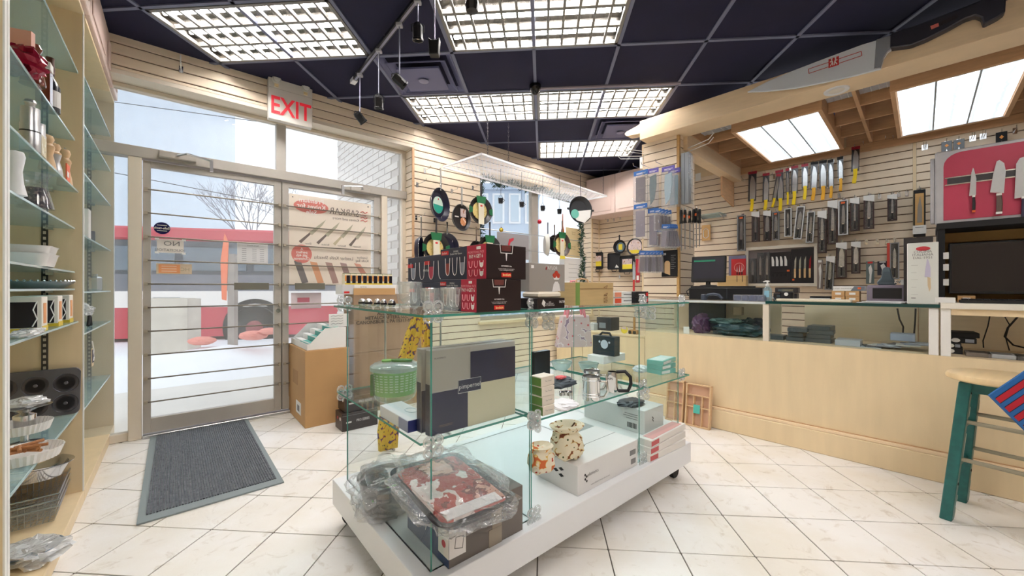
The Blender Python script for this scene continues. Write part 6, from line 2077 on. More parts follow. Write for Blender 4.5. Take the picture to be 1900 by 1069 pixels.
t = T('receipt_box', 'small kraft receipt box under the flat monitor', 'box', onc(1776, .22, 1.0345), BW.rz)
bx('box', KRAFT, t, 0, .07, -.04, .04, 0, .04)
bx('label', WHITE, t, .02, .05, -.0415, -.04, .01, .028)
t = T('paper_sheet', 'white folded paper at the foot of the tall white knife box', 'paper', onc(1752, .06, 1.0345), BW.rz + .1)
bx('sheet', WHITE, t, -.04, .04, -.03, .04, 0, .03)
PB = Wall(BW.n, 3.37 + MC + .04)
ax, az, _ = PB.hit(1735, 430)
bxx = PB.hit(1735, 283)
zt_ = bxx[1]
t = T('knife_board', 'large pink framed magnetic board with three knives above the black cabinet', 'display board', PB.pt(ax, 0, 1.0345 + HT + .0355), BW.rz)
BH = zt_ - (1.0345 + HT + .0355)
BWd = .78
FRB = mat('board_frame', (196, 196, 202), .3, .2, var=.12, scale=12)
bx('case', FRB, t, 0, BWd, .0, .06, 0, BH, bevel=.006)
bx('outer_lip', FRB, t, -.02, 0, .02, .07, .01, BH - .03, bevel=.003)
pr = [(.035, .02), (BWd - .02, .02), (BWd - .02, BH - .02), (.11, BH - .02)] + [(.11 - .075 * math.sin(PI / 2 * k / 5), BH - .02 - .075 * (1 - math.cos(PI / 2 * k / 5))) for k in range(1, 6)]
M().prism(pr, -.004, .0).build('pink_panel', mat('board_pink', (196, 62, 92), .35, var=.12, scale=5), t)
bx('magnet_strip', mat('strip_dark', (52, 50, 54), .4), t, .05, BWd - .03, -.014, -.004, BH * .53, BH * .61)
bx('strip_edge', CHROME, t, .04, BWd - .03, -.012, -.004, BH * .61, BH * .625)
bx('strip_edge', CHROME, t, .04, BWd - .03, -.012, -.004, BH * .515, BH * .53)
def bknife(px0, px1, yt, yb, label, hm, kind):
 wl = Wall(BW.n, PB.c - .02)
 P, W_, H_ = PB.rect(px0, yt, px1, yb, .02)
 tt = T('display_knife', label, 'knife', P, BW.rz, 'knives on the pink magnetic board')
 kh = H_ * .38
 if kind == 0:
  pts = [(-W_ / 2, kh), (W_ * .35, kh), (W_ * .4, H_ * .75), (W_ * .1, H_ * .97), (-W_ * .02, H_), (-W_ * .2, H_ * .9), (-W_ * .32, H_ * .7)]
 elif kind == 1:
  pts = [(-W_ / 2, H_ * .42), (W_ * .38, kh), (W_ * .5, H_ * .78), (W_ * .4, H_ * .93), (W_ * .1, H_), (-W_ * .08, H_ * .98), (-W_ * .3, H_ * .75)]
 else:
  pts = [(-W_ / 2, H_ * .36), (W_ * .4, kh), (W_ * .45, H_ * .9), (W_ * .2, H_), (-W_ * .2, H_ * .98), (-W_ * .4, H_ * .9)]
 M().prism(pts, -.005, .0).build('blade', mat('display_blade', (196, 198, 202), .3, .5, var=.2 if kind == 1 else .04, scale=60), tt)
 M().prism([(-W_ * .12, 0), (W_ * .26, 0), (W_ * .3, kh * .5), (W_ * .22, kh), (-W_ * .08, kh), (-W_ * .1, kh * .5)], -.014, .006).build('handle', hm, tt, bevel=.003)
 bx('collar', WHITE, tt, -W_ * .1, W_ * .24, -.0155, .007, kh - .012, kh)
 bx('end_cap', WHITE if kind else mat('tag_orange', (240, 110, 50), .5), tt, -W_ * .13, W_ * .27, -.0155, .007, .0, .012)
bknife(1798, 1813, 311, 394, 'slim knife with dark handle and orange band on the pink board', BLACK, 0)
bknife(1837, 1866, 297, 397, 'hammered blade knife with brown handle on the pink board', mat('handle_umber', (92, 74, 66), .5), 1)
bknife(1882, 1915, 290, 410, 'wide blade knife cut by the right picture edge on the pink board', mat('handle_indigo', (50, 48, 74), .4), 2)
# ================================================================ INSIDE THE COUNTER
ZK = .7275
def inner(name, label, cat, px0, px1, m, z, h, dep, mtl, group=None, turn=0.0, tag_=None):
 t, w_ = cobj(name, label, cat, px0, px1, m, z, turn, group)
 bx('case', mtl, t, -w_, w_, -dep / 2, dep / 2, 0, h, bevel=.002)
 if tag_:
  bx('label', tag_, t, w_ * .1, w_ * .7, -dep / 2 - .0015, -dep / 2, h * .25, h * .75)
 return t, w_
KB = mat('case_slate', (74, 82, 88), .35)
cases = [(1464, 1496, .22, 0), (1466, 1494, .22, .035), (1464, 1500, .2, .07), (1498, 1546, .24, 0), (1500, 1544, .24, .03), (1502, 1548, .24, .06), (1503, 1545, .24, .09)]
pl = ['bottom', 'second', 'top', 'bottom', 'second', 'third', 'top']
for i, (a, b, m_, z) in enumerate(cases):
 inner('knife_case', '%s slate knife case of the %s stack inside the glass counter' % (pl[i], 'left' if i < 3 else 'right'), 'case', a, b, m_, ZK + z, .0295, .16, KB, 'slate knife cases in the counter', .06 * ((i % 3) - 1))
inner('knife_case', 'slate knife case lying alone left of the two stacks', 'case', 1424, 1457, .2, ZK, .032, .14, KB)
inner('flat_case', 'pale grey flat case lying open right of the slate stacks', 'case', 1552, 1598, .18, ZK, .04, .16, mat('case_pale', (176, 184, 194), .3))
for k in range(9):
 a = 1590 + 12 * k
 t, w_ = cobj('leaflet', ['first', 'second', 'third', 'fourth', 'fifth', 'sixth', 'seventh', 'eighth', 'ninth'][k] + ' loose leaflet from the left in the glass counter spread', 'paper', a, a + 46, .16 + .03 * (k % 3), ZK + .005 * k, .25 * math.sin(k * 2.1), 'loose leaflets in the counter')
 bx('sheet', mat('leaf_%d' % (k % 4), [(188, 196, 206), (96, 98, 102), (214, 212, 206), (150, 158, 172)][k % 4], .5), t, -w_, w_, -.06, .07, 0, .0035)
inner('leaflet_stack', 'pale blue leaflet stack standing out of the spread', 'paper', 1652, 1698, .26, ZK + .05, .045, .12, mat('leaf_blue', (168, 182, 204), .5))
bx_ = None
# clothes and bags left bay
def heap(name, label, cat, px, m, z, sx, sy, sz, mtl, seed):
 t = T(name, label, cat, onc(px, m, z), BW.rz)
 crumple(0, 0, sz * .85, sx, sy, sz, seed, mtl, t, 'folds', .38, 26, -sz * .85)
heap('wrapped_cloth', 'teal and black plastic wrapped cloth heap inside the counter', 'cloth', 1370, .25, ZK, .17, .12, .05, mat('cloth_teal', (54, 84, 92), .35, var=.6, scale=18), 21)
heap('wrapped_cloth', 'smaller dark wrapped heap against the post inside the counter', 'cloth', 1400, .4, ZK, .10, .10, .07, mat('cloth_dark', (44, 46, 52), .35, var=.4, scale=18), 22)
heap('wrapped_cloth', 'green and grey wrapped pile on top of the teal heap', 'cloth', 1345, .3, ZK + .085, .12, .09, .025, mat('cloth_green', (100, 134, 130), .3, var=.5, scale=24), 23)
heap('purple_bag', 'purple wrapped bag at the left end inside the counter', 'bag', 1302, .22, ZK, .06, .08, .085, mat('bag_purple', (104, 70, 110), .4, var=.5, scale=16), 24)
t, w_ = inner('dark_board', 'dark tall board leaning at the back of the left counter bay', 'board', 1278, 1345, .48, ZK, .25, .03, mat('board_dark', (50, 54, 66), .3, var=.3))
t, w_ = inner('white_card', 'small white card standing at the left end of the counter', 'card', 1268, 1279, .05, ZK, .06, .004, WHITE)
t, w_ = inner('basket_lamp', 'round wire object on the wooden box in the left counter bay', 'basket', 1362, 1378, .4, ZK + .16, .07, .06, mat('wire_tan', (160, 140, 110), .5))
# right bay
RB = [(1751, 1786, .24, 0, .032), (1750, 1782, .24, .033, .03), (1750, 1808, .26, .064, .032), (1752, 1812, .27, .097, .03)]
for k, (a, b, m_, z, h) in enumerate(RB):
 t, w_ = inner('knife_pack_box', '%s black box of the stack in the right counter bay' % ['bottom', 'second', 'third', 'topmost'][k], 'box', a, b, m_, ZK + z, h, .16, BLACKM, 'black boxes in the right counter bay', .04 * (k - 1), None)
 if k != 3:
  o = M().lathe([(0, -.002), (.018, -.0015), (.018, 0), (0, 0)], 16, (-w_ * .3, -.08, h * .5), 'y', sy=.7).build('round_label', WHITE, t)
 if k in (1, 2):
  bx('grey_label', mat('label_steel', (150, 158, 172), .4), t, w_ * .3, w_ * .85, -.0815, -.08, h * .2, h * .8)
for k, (a, b, lab, c_) in enumerate([(1790, 1838, 'framed picture lying flat beside the black stack', (120, 112, 104)), (1830, 1888, 'pale grey flat box lying on the counter deck', (168, 172, 176)), (1880, 1940, 'dark flat folder at the right edge of the counter deck', (84, 82, 80))]):
 t, w_ = inner('flat_folder', lab, 'folder', a, b, .16, ZK, .022, .14, mat('folder_%d' % k, c_, .5))
 bx('inset', mat('folder_in_%d' % k, tuple(int(q * .6) for q in c_), .5), t, -w_ * .7, w_ * .6, -.05, .05, .022, .0235)
CABM = mat('cable_black', (30, 26, 26), .5)
for k, pts in enumerate([[(1665, 572), (1669, 592), (1676, 606), (1675, 620)], [(1699, 572), (1698, 595), (1696, 622)], [(1838, 579), (1833, 605), (1824, 632), (1825, 645)],
                         [(1860, 580), (1873, 602), (1866, 626), (1873, 650)], [(1893, 582), (1870, 608), (1864, 624), (1880, 640), (1905, 646)]]):
 wl = Wall(BW.n, 3.37 + .4)
 PP = [wl.hit(x, y)[2] for x, y in pts]
 o = M().tube([p - PP[0] for p in PP], .005 if k in (0, 1, 4) else .003, 6).build('cable', CABM, None, smooth=True, loc=PP[0])
 tag(o, ['left thick black cable hanging behind the glass counter', 'right thick black cable hanging behind the glass counter', 'thin cable hanging in the right counter bay', 'thin wavy cable beside the looped one', 'thick looped cable at the right edge of the bay'][k], 'cable')
wl = Wall(BW.n, 3.38)
# ================================================================ SMALL THINGS ON THE LOW CABINET
def onlow(px, m, z=None):
 wl = Wall(BW.n, 4.28 + m)
 P = wl.hit(px, 600)[2]
 return Vector((P.x, P.y, LOWZ + .0005 if z is None else z))
t = T('appliance_box', 'black appliance box on the low cabinet seen through the island glass', 'box', onlow(1128, .28), BW.rz)
bx('carton', mat('box_char', (44, 46, 56), .35), t, -.11, .11, -.1, .1, 0, .17, bevel=.002)
bx('print', mat('box_grey_print', (130, 140, 150), .4), t, -.07, .03, -.1015, -.1, .03, .1)
t = T('appliance_box', 'white wrapped appliance beside the black box on the low cabinet', 'box', onlow(1098, .16), BW.rz)
bx('carton', mat('white_appl', (206, 212, 216), .35, var=.2), t, -.08, .08, -.07, .07, 0, .09, bevel=.004)
M().tube([(-.06, -.075, .09), (0, -.08, .12), (.06, -.075, .09)], .006, 6).build('handle', CHROME, t, smooth=True)
t = T('yellow_disc_pack', 'round yellow labelled pack leaning on the low cabinet', 'pack', onlow(1158, .06), BW.rz)
M().lathe([(0, 0), (.045, 0), (.045, .01), (0, .01)], 24, (0, 0, .045), 'y').build('disc', YLB, t)
M().prism([(-.035, .05), (.035, .05), (.03, .08), (0, .09), (-.03, .08)], -.002, 0).build('photo', PHOTO, t)
t = T('wooden_holder', 'wooden utensil holder with two black squares on the low cabinet', 'holder', onlow(1176, .1), BW.rz)
bx('tray', wood('holder_wood', (190, 144, 90), .15), t, -.05, .06, -.04, .04, 0, .05, bevel=.002)
bx('upright', wood('holder_wood', (190, 144, 90), .15), t, -.01, .012, .0, .02, .05, .2)
for x in (-.03, .03):
 M().prism([(x - .02, .01), (x, .0), (x + .02, .01), (x + .018, .04), (x - .018, .04)], -.043, -.04).build('black_square', BLACKM, t)
# floral bag hung, seen through the glass
P = dpos(1064, 3.35, .93)
t = T('tote_bag', 'pink handled floral tote bag hanging behind the island glass', 'bag', Vector((P.x, P.y, .62)), .2)
M().prism([(-.16, 0), (.16, 0), (.13, .27), (-.11, .27)], -.04, .04).build('bag_body', pattern('tote_print', (206, 186, 186), [(196, 96, 104), (230, 220, 220), (150, 130, 150)], 16), t, bevel=.01)
for y in (-.035, .035):
 M().tube([(-.07, y, .25), (-.035, y, .42), (-.02, 0, .56), (.02, 0, .56), (.06, y, .42), (.09, y, .25)], .011, 6).build('strap', mat('strap_pink', (220, 132, 144), .7), t, smooth=True)
t = T('clothes_stand', 'slim steel stand holding the pink floral tote bag', 'stand', Vector((P.x + .0, P.y + .09, 0)), .2)
M().tube([(0, 0, .015), (0, 0, 1.16)], .008, 8).tube([(0, 0, 1.15), (0, -.1, 1.18)], .006, 6).lathe([(0, 0), (.12, 0), (.12, .012), (0, .015)], 24).build('pole', STEEL, t, smooth=True)
# wooden drawer organizers leaning at the counter
WDO = wood('organizer_wood', (226, 192, 150), .1)
def organizer(px0, px1, yb, label, nC, tagc=None, m=-.06):
 wl = Wall(BW.n, 3.37 + m - .03)
 a0_, a1_ = wl.hit(px0, 740)[0], wl.hit(px1, 740)[0]
 W_ = a1_ - a0_
 P = wl.pt((a0_ + a1_) / 2, .02, .0)
 t = T('drawer_organizer', label, 'organizer', P, BW.rz, 'wooden drawer organizers leaning at the counter', rot=(math.radians(-7), 0, BW.rz))
 H_ = .34
 bx('back', mat('organizer_back', (214, 176, 150), .6), t, -W_ / 2, W_ / 2, .03, .036, .002, H_)
 for b in ((-W_ / 2, -W_ / 2 + .01, .0, H_), (W_ / 2 - .01, W_ / 2, .0, H_), (-W_ / 2, W_ / 2, 0, .01), (-W_ / 2, W_ / 2, H_ - .01, H_), (-W_ / 2, W_ / 2, H_ * .72, H_ * .72 + .006), (-W_ / 2, W_ / 2, H_ * .45, H_ * .45 + .006)):
  bx('divider', WDO, t, b[0], b[1], -.005, .03, b[2], b[3])
 for k in range(1, nC):
  x = -W_ / 2 + W_ * k / nC
  bx('divider', WDO, t, x - .003, x + .003, -.004, .03, .01, H_ * .72)
 if tagc:
  bx('teal_tag', tagc, t, -.03, .02, -.008, -.006, H_ * .32, H_ * .52)
organizer(1272, 1318, 780, 'wooden drawer organizer with teal tag leaning on the counter base', 3, mat('tag_teal', (84, 186, 170), .5))
organizer(1236, 1268, 770, 'narrower wooden drawer organizer left of the teal tagged one', 2, None, -.05)
# ================================================================ STOOL
SC = Vector((2.315, 1.862, 0))
TEAL = mat('stool_teal', (34, 104, 100), .4, var=.3, scale=30)
WORN = mat('worn_edge', (196, 196, 180), .7)
t = T('bar_stool', 'wooden round seat stool with worn teal legs', 'stool', SC, math.atan2(.53, .85))
M().lathe([(0, .672), (.165, .672), (.178, .68), (.18, .69), (.174, .702), (.16, .708), (0, .708)], 44).build('seat', wood('seat_wood', (236, 208, 160), .14, .35, (1, 10, 1), 4), t, smooth=True)
LG = []
for sx_, sy_ in ((-1, -1), (1, -1), (-1, 1), (1, 1)):
 b_ = Vector((sx_ * .15, sy_ * .15, 0))
 tp = Vector((sx_ * .095, sy_ * .095, .668))
 m_ = M()
 w1, w2 = .021, .021
 vs = []
 for p_ in (b_, tp):
  vs += [(p_.x - w1, p_.y - w2, p_.z), (p_.x + w1, p_.y - w2, p_.z), (p_.x + w1, p_.y + w2, p_.z), (p_.x - w1, p_.y + w2, p_.z)]
 m_.add(vs, [(0, 3, 2, 1), (4, 5, 6, 7), (0, 1, 5, 4), (1, 2, 6, 5), (2, 3, 7, 6), (3, 0, 4, 7)])
 lg = m_.build('leg', TEAL, t, bevel=.003)
 for z_, h_, dx in ((.01, .05, .8), (.09, .03, .9), (.3, .12, .98), (.5, .05, .98)):
  q = b_.lerp(tp, z_ / .668)
  q2 = b_.lerp(tp, (z_ + h_) / .668)
  M().tube([(q.x + .0205, q.y - .0205, z_), ((q.x + q2.x) / 2 + .0208, (q.y + q2.y) / 2 - .0208, z_ + h_ / 2), (q2.x + .0205, q2.y - .0205, z_ + h_)], .0022, 5).build('worn_patch', WORN, lg)
 for z in (.18, .62):
  q = b_.lerp(tp, z / .668)
  M().lathe([(0, -.001), (.007, -.001), (.007, .001), (0, .001)], 10, (q.x, q.y - .022, z), 'y').build('screw_cap', BLACKM, lg)
def leg_at(sx_, sy_, z):
 f_ = z / .668
 return Vector((sx_ * (.15 + (.095 - .15) * f_), sy_ * (.15 + (.095 - .15) * f_), z))
for z, prs in ((.25, (((-1, -1), (1, -1)), ((-1, 1), (1, 1)))), (.44, (((-1, -1), (1, -1)), ((-1, 1), (1, 1)))), (.30, (((-1, -1), (-1, 1)), ((1, -1), (1, 1)))), (.48, (((-1, -1), (-1, 1)), ((1, -1), (1, 1))))):
 for a, b in prs:
  M().tube([leg_at(*a, z), leg_at(*b, z)], .0095, 10).build('rung', TEAL if z in (.25, .44) else mat('worn_rung', (150, 142, 120), .5), t, smooth=True)
for s_ in (-1, 1):
 bx('apron', TEAL, t, -.085, .085, s_ * .095 - .008, s_ * .095 + .008, .62, .668)
 bx('apron', TEAL, t, s_ * .095 - .008, s_ * .095 + .008, -.085, .085, .62, .668)
d_ = 1.62
def vp(px, py, d): return Vector((rx(px) * d, d, zat(py, d)))
A, B_, D_ = vp(1834, 733, 1.62), vp(1925, 672, 1.60), vp(1925, 822, 1.58)
e1 = (B_ - A)
e2 = (D_ - A)
n_ = e1.cross(e2).normalized()
t = T('striped_mat', 'blue and red striped square mat draped over the stool seat', 'mat', A, 0)
m_ = M()
vs = []
for q in (n_ * -.004, n_ * .004):
 vs += [q, e1 + q, e1 + e2 + q, e2 + q]
m_.add(vs, [(0, 1, 2, 3), (7, 6, 5, 4), (0, 4, 5, 1), (1, 5, 6, 2), (2, 6, 7, 3), (3, 7, 4, 0)])
m_.build('cloth', mat('mat_blue', (34, 96, 158), .7), t)
for k in range(5):
 f0_, f1_ = .09 + .19 * k, .09 + .19 * k + .095
 for cc, (g0, g1_), nm in ((mat('mat_red', (178, 26, 44), .7), (f0_, f1_), 'red_stripe'), (mat('mat_line', (24, 30, 52), .7), (f0_ - .012, f0_), 'dark_line'), (mat('mat_line', (24, 30, 52), .7), (f1_, f1_ + .012), 'dark_line')):
  m_ = M()
  for sgn in (1, -1):
   q = n_ * (.0048 * sgn)
   m_.add([e2 * g0 + q + e1 * .03, e1 + e2 * g0 + q, e1 + e2 * g1_ + q, e2 * g1_ + q + e1 * .03], [(0, 1, 2, 3)])
  m_.build(nm, cc, t)
# ================================================================ LEFT SHELF GOODS
def shp(px, dep, z):
 """point on a shelf: line of sight px, dep metres behind the shelf front"""
 wl = Wall(LW.n, LW.c + dep)
 P = wl.hit(px, 500)[2]
 return Vector((P.x, P.y, z + .0005))
S1 = dict(a=2.235, b=1.885, c=1.62, d=1.43, e=1.205, f=1.117, g=.95, h=.485)
def mill(label, px, dep, z, h, m, r=.028, top=None, grp=None, n=24):
 t = T('pepper_mill', label, 'pepper mill', shp(px, dep, z), 0, grp)
 M().lathe([(r, 0), (r * 1.02, h * .04), (r * .9, h * .2), (r * .62, h * .42), (r * .8, h * .58), (r * .86, h * .62), (0, h * .62)], n).build('body', m, t, smooth=True)
 M().lathe([(r * .8, h * .625), (r * .82, h * .66), (r * .55, h * .72), (r * .78, h * .84), (r * .6, h * .93), (0, h * .95)], n).build('head', top or m, t, smooth=True)
 M().lathe([(r * .15, h * .94), (r * .22, h * .97), (0, h)], 12).build('knob', CHROME, t, smooth=True)
 return t
MAHO = mat('mahogany_gloss', (112, 52, 36), .15, coat=.6)
z = S1['b']
t = T('gift_bow_pack', 'shiny crimson wrapped pack at the near end of the second shelf', 'pack', shp(40, .055, z), .4)
crumple(0, 0, .05, .05, .045, .05, 31, mat('crimson_foil', (150, 22, 50), .2, .3), t, 'foil', .5, 22, -.05)
bx('tag', mat('tag_salmon', (226, 170, 150), .6), t, -.03, .03, -.01, .01, .09, .16)
mill('large glossy mahogany mill with chrome collar on the second shelf', 60, .045, z, .165, MAHO, .034, MAHO)
t = T('mill_box', 'brown boxed mill between the mahogany mill and the dark bottle', 'box', shp(82, .05, z), LW.rz)
bx('box', MAHO, t, -.025, .025, -.02, .02, 0, .14, bevel=.002)
bx('white_top', WHITE, t, -.026, .026, -.021, .021, .14, .17)
t = T('bottle_mill', 'dark bottle shaped mill with a white label on the second shelf', 'bottle', shp(93, .05, z), 0)
M().lathe([(.03, 0), (.03, .11), (.022, .13), (.012, .15), (.012, .17), (0, .17)], 22).build('bottle', mat('bottle_dark', (36, 38, 44), .2), t, smooth=True)
M().lathe([(.0305, .02), (.0305, .09)], 22).build('label', WHITE, t)
M().lathe([(.013, .16), (.015, .19), (.012, .22), (.014, .235), (0, .24)], 16).build('wood_top', wood('dark_walnut', (92, 56, 40), .2), t, smooth=True)
for k, (px, c_, h) in enumerate(((38, (214, 214, 212), .03), (60, (196, 206, 210), .045))):
 t = T('white_dish', ['low white dish on the third shelf seen from below', 'white covered dish on the third shelf behind the chrome mill'][k], 'dish', shp(px + 40, .22, S1['c']), 0)
 M().lathe([(.03, 0), (.055, .01), (.06, h), (.055, h), (.05, .012), (0, .01)], 24).build('dish', mat('dish_%d' % k, c_, .3), t, smooth=True)
z = S1['c']
t = T('chrome_mill_pair', 'tall brushed chrome mill at the near end of the third shelf', 'pepper mill', shp(56, .04, z), 0)
M().lathe([(.026, 0), (.026, .10), (.024, .104), (.024, .16), (.012, .165), (.012, .175), (.016, .18), (.012, .19), (0, .19)], 26).build('body', STEEL, t, smooth=True)
M().lathe([(.0265, .07), (.0265, .075)], 26).build('ring', BLACK, t)
t = T('chrome_mill_pair', 'shorter brushed chrome mill beside the tall chrome one', 'pepper mill', shp(70, .04, z), 0)
M().lathe([(.022, 0), (.022, .09), (.020, .094), (.020, .135), (0, .137)], 26).build('body', STEEL, t, smooth=True)
PALEW = wood('pale_mill_wood', (222, 186, 144), .1, .3)
mill('pale wooden mill with a plaid label on the third shelf', 88, .05, z, .16, PALEW, .026)
t = T('plaid_pack', 'clear pack with blue plaid label in front of the pale mills', 'pack', shp(82, .015, z), LW.rz)
bx('card', pattern('plaid', (206, 196, 166), [(54, 66, 104), (230, 226, 214)], 40), t, -.035, .035, 0, .004, 0, .075)
mill('white and silver mill in the middle of the third shelf', 101, .045, z, .15, mat('silver_white', (206, 206, 208), .25, .4), .026, PALEW)
mill('pale wooden hourglass mill near the divider on the third shelf', 120, .05, z, .19, PALEW, .027)
t = T('orange_card', 'orange and white product card at the end of the third shelf', 'card', shp(127, .02, z), LW.rz)
bx('card', mat('card_orange', (226, 96, 52), .5), t, -.035, .035, 0, .004, 0, .08)
bx('white_flash', WHITE, t, -.03, .01, -.001, 0, .02, .045)
t = T('black_tag', 'black tilted tag hanging at the end of the third shelf', 'tag', shp(133, .06, z + .1), LW.rz)
M().prism([(-.02, .05), (.0, .06), (.035, 0), (.02, -.01)], -.002, .002).build('tag', BLACKM, t)
z = S1['d']
t = T('glass_mill', 'flared glass jar mill filled with dark peppercorns on the fourth shelf', 'pepper mill', shp(66, .05, z), 0)
M().lathe([(.05, 0), (.042, .04), (.03, .09), (.034, .12), (.045, .135), (.0, .135)], 26).build('jar', clear('mill_glass', (240, 244, 246), .12, .03, milky=.06), t, smooth=True)
M().lathe([(.044, .004), (.036, .04), (.026, .08), (0, .08)], 22).build('peppercorns', pattern('pepper', (54, 40, 52), [(24, 20, 24), (120, 100, 96)], 90), t, smooth=True)
bx('label', pattern('label_mono', (226, 222, 214), [(40, 40, 40), (150, 140, 130)], 60), t, -.045, .0, -.045, -.035, .01, .06)
t = T('white_mill', 'slim white curved mill at the near end of the fourth shelf', 'pepper mill', shp(29, .04, z), 0)
M().lathe([(.026, 0), (.018, .04), (.015, .08), (.022, .13), (.018, .145), (0, .15)], 22).build('body', WHITEG, t, smooth=True)
z = S1['e']
t = T('casserole_dish', 'white ceramic baking dish stack on the fifth shelf', 'dish', shp(44, .09, z), LW.rz)
for k in range(2):
 q = pan_loft([(.09 - .01 * k, .07, .03, .0 + .03 * k), (.10 - .01 * k, .08, .03, .045 + .03 * k), (.104 - .01 * k, .084, .03, .05 + .03 * k), (.095 - .01 * k, .075, .03, .048 + .03 * k), (.088 - .01 * k, .068, .03, .01 + .03 * k)])
 q.build('dish', mat('ceramic_white', (236, 234, 232), .2), t, smooth=True)
M().tube([(.095, -.02, .07), (.12, 0, .074), (.095, .02, .07)], .007, 6).build('handle', mat('ceramic_white', (236, 234, 232), .2), t, smooth=True)
t = T('acrylic_frame', 'empty clear acrylic frame behind the white dishes', 'frame', shp(72, .2, z), LW.rz)
bx('sheet', ACRY, t, -.12, .12, 0, .003, 0, .1)
bx('sheet', ACRY, t, .12, .123, -.06, .003, 0, .1)
z = S1['f']
t = T('serving_tray', 'oval pewter tray with beaded rim in film on the sixth shelf', 'tray', shp(56, .17, z), LW.rz)
M().lathe([(.0, .004), (.15, .004), (.2, .03), (.205, .034), (.2, .026), (.15, 0), (0, 0)], 40, sy=.7).build('tray', mat('pewter', (150, 152, 152), .3, .8), t, smooth=True)
bd = M()
for k in range(46):
 a = 2 * PI * k / 46
 bd.lathe([(0, -.006), (.006, 0), (0, .006)], 6, (.203 * math.cos(a), .142 * math.sin(a), .036))
tag(bd.build('beads', CHROME, t), None, None, None, 'stuff')
crumple(.17, -.03, .03, .07, .07, .022, 41, PLASTW, t, 'film', .6, 20, -.028)
z = S1['g']
for k, px in enumerate((78, 108, 129)):
 t = T('mug_box', ['largest white open-sided box with a dark tumbler, nearest the viewer', 'middle white open-sided box with a dark tumbler', 'white open-sided box with dark tumbler nearest the divider'][k], 'box', shp(px, .03, z), LW.rz, 'boxed dark tumblers on the seventh shelf')
 bw = .17 if k == 0 else .13
 bx('box', mat('box_ivory', (232, 228, 218), .5), t, 0, .085, 0, bw, 0, .135, bevel=.002)
 bx('dark_tumbler', mat('tumbler_ink', (30, 24, 34), .25), t, -.002, .05, .012, .085, .016, .115, bevel=.002)
 bx('yellow_base', mat('base_yellow', (214, 186, 44), .5), t, -.0015, 0, 0.0, bw, 0, .014)
 bx('yellow_base', mat('base_yellow', (214, 186, 44), .5), t, 0, .085, -.0015, 0, 0, .02)
 bx('orange_side', mat('side_orange', (226, 156, 96), .5), t, .02, .06, -.0015, 0, .03, .11)
 M().tube([(-.003, .012, .118), (-.003, .022, .085), (-.003, .012, .05), (-.003, .024, .02)], .002, 5).build('wave_line', WHITE, t)
 if k == 0:
  M().lathe([(0, -.002), (.022, -.0015), (.022, 0), (0, 0)], 16, (0, .125, .122), 'x').build('logo_oval', BLACKM, t).scale = (1, 1, 1)
  for q in range(8):
   bx('text_line', INKG, t, -.0015, 0, .1 + .012 * (q % 2), .16, .02 + .01 * q, .0225 + .01 * q)
t = T('film_bag', 'crumpled white plastic bag beside the tumbler boxes', 'bag', shp(138, .1, z), LW.rz)
crumple(0, 0, .035, .07, .07, .035, 43, PLASTW, t, 'bag', .6, 24, -.034)
t = T('film_bag', 'clear plastic packaging lying under the tumbler boxes', 'bag', shp(52, .03, z), LW.rz)
crumple(0, 0, .012, .1, .03, .012, 44, PLASTW, t, 'film', .5, 20, -.011)
# ring cake tin leaning against the divider: hangs square to the shelf front
z = S1['h']
RINGM = mat('bakeware_dark', (104, 102, 108), .35, .5)
wl = Wall((WW.a[0], WW.a[1]), 0)
Pn = LW.pt(xd1 - .055, .0, z + .0005)
t = T('ring_cake_tin', 'dark six-ring cake tin leaning against the shelf divider', 'baking tin', Pn, LW.rz, rot=(0, math.radians(8), LW.rz))
# plane of the tin: y = depth, z = up; faces the viewer (-x)
TW, TH = .30, .232
pts = [(TW / 2 + p[0], TH / 2 + p[1]) for p in rrect(TW / 2, TH / 2, .025)]
M().prism([(p[0] + .005, p[1]) for p in pts], -.006, .0, 'x').build('plate', RINGM, t, bevel=.002)
for i in range(3):
 for j in range(2):
  cy, cz = .055 + .1 * i, .058 + .1 * j
  M().lathe([(.043, -.007), (.046, -.010), (.043, -.009), (.036, .012), (.022, .014), (.012, -.004), (.008, -.004), (.006, .0)], 24, (0, cy, cz), 'x').build('ring_well', mat('bakeware_well', (90, 88, 96), .25, .6), t, smooth=True)
  M().lathe([(0, -.0075), (.033, -.0072), (.033, -.0065)], 24, (0, cy, cz), 'x').build('well_floor', mat('bakeware_floor', (32, 31, 36), .3, .5), t, smooth=True)
  M().lathe([(0, -.0095), (.006, -.0095), (.008, -.0078)], 12, (0, cy, cz), 'x').build('well_centre', RINGM, t, smooth=True)
t = T('cake_stand', 'tall chrome cake stand with film at the near end of the shelf', 'cake stand', shp(46, .1, z), 0)
M().lathe([(.06, 0), (.05, .006), (.012, .014), (.012, .05), (.03, .06), (.032, .12), (.012, .13), (.05, .15), (.075, .155), (0, .155)], 26).build('stand', CHROME, t, smooth=True)
crumple(0, 0, .17, .06, .05, .018, 46, PLASTW, t, 'film', .5, 20, -.012)
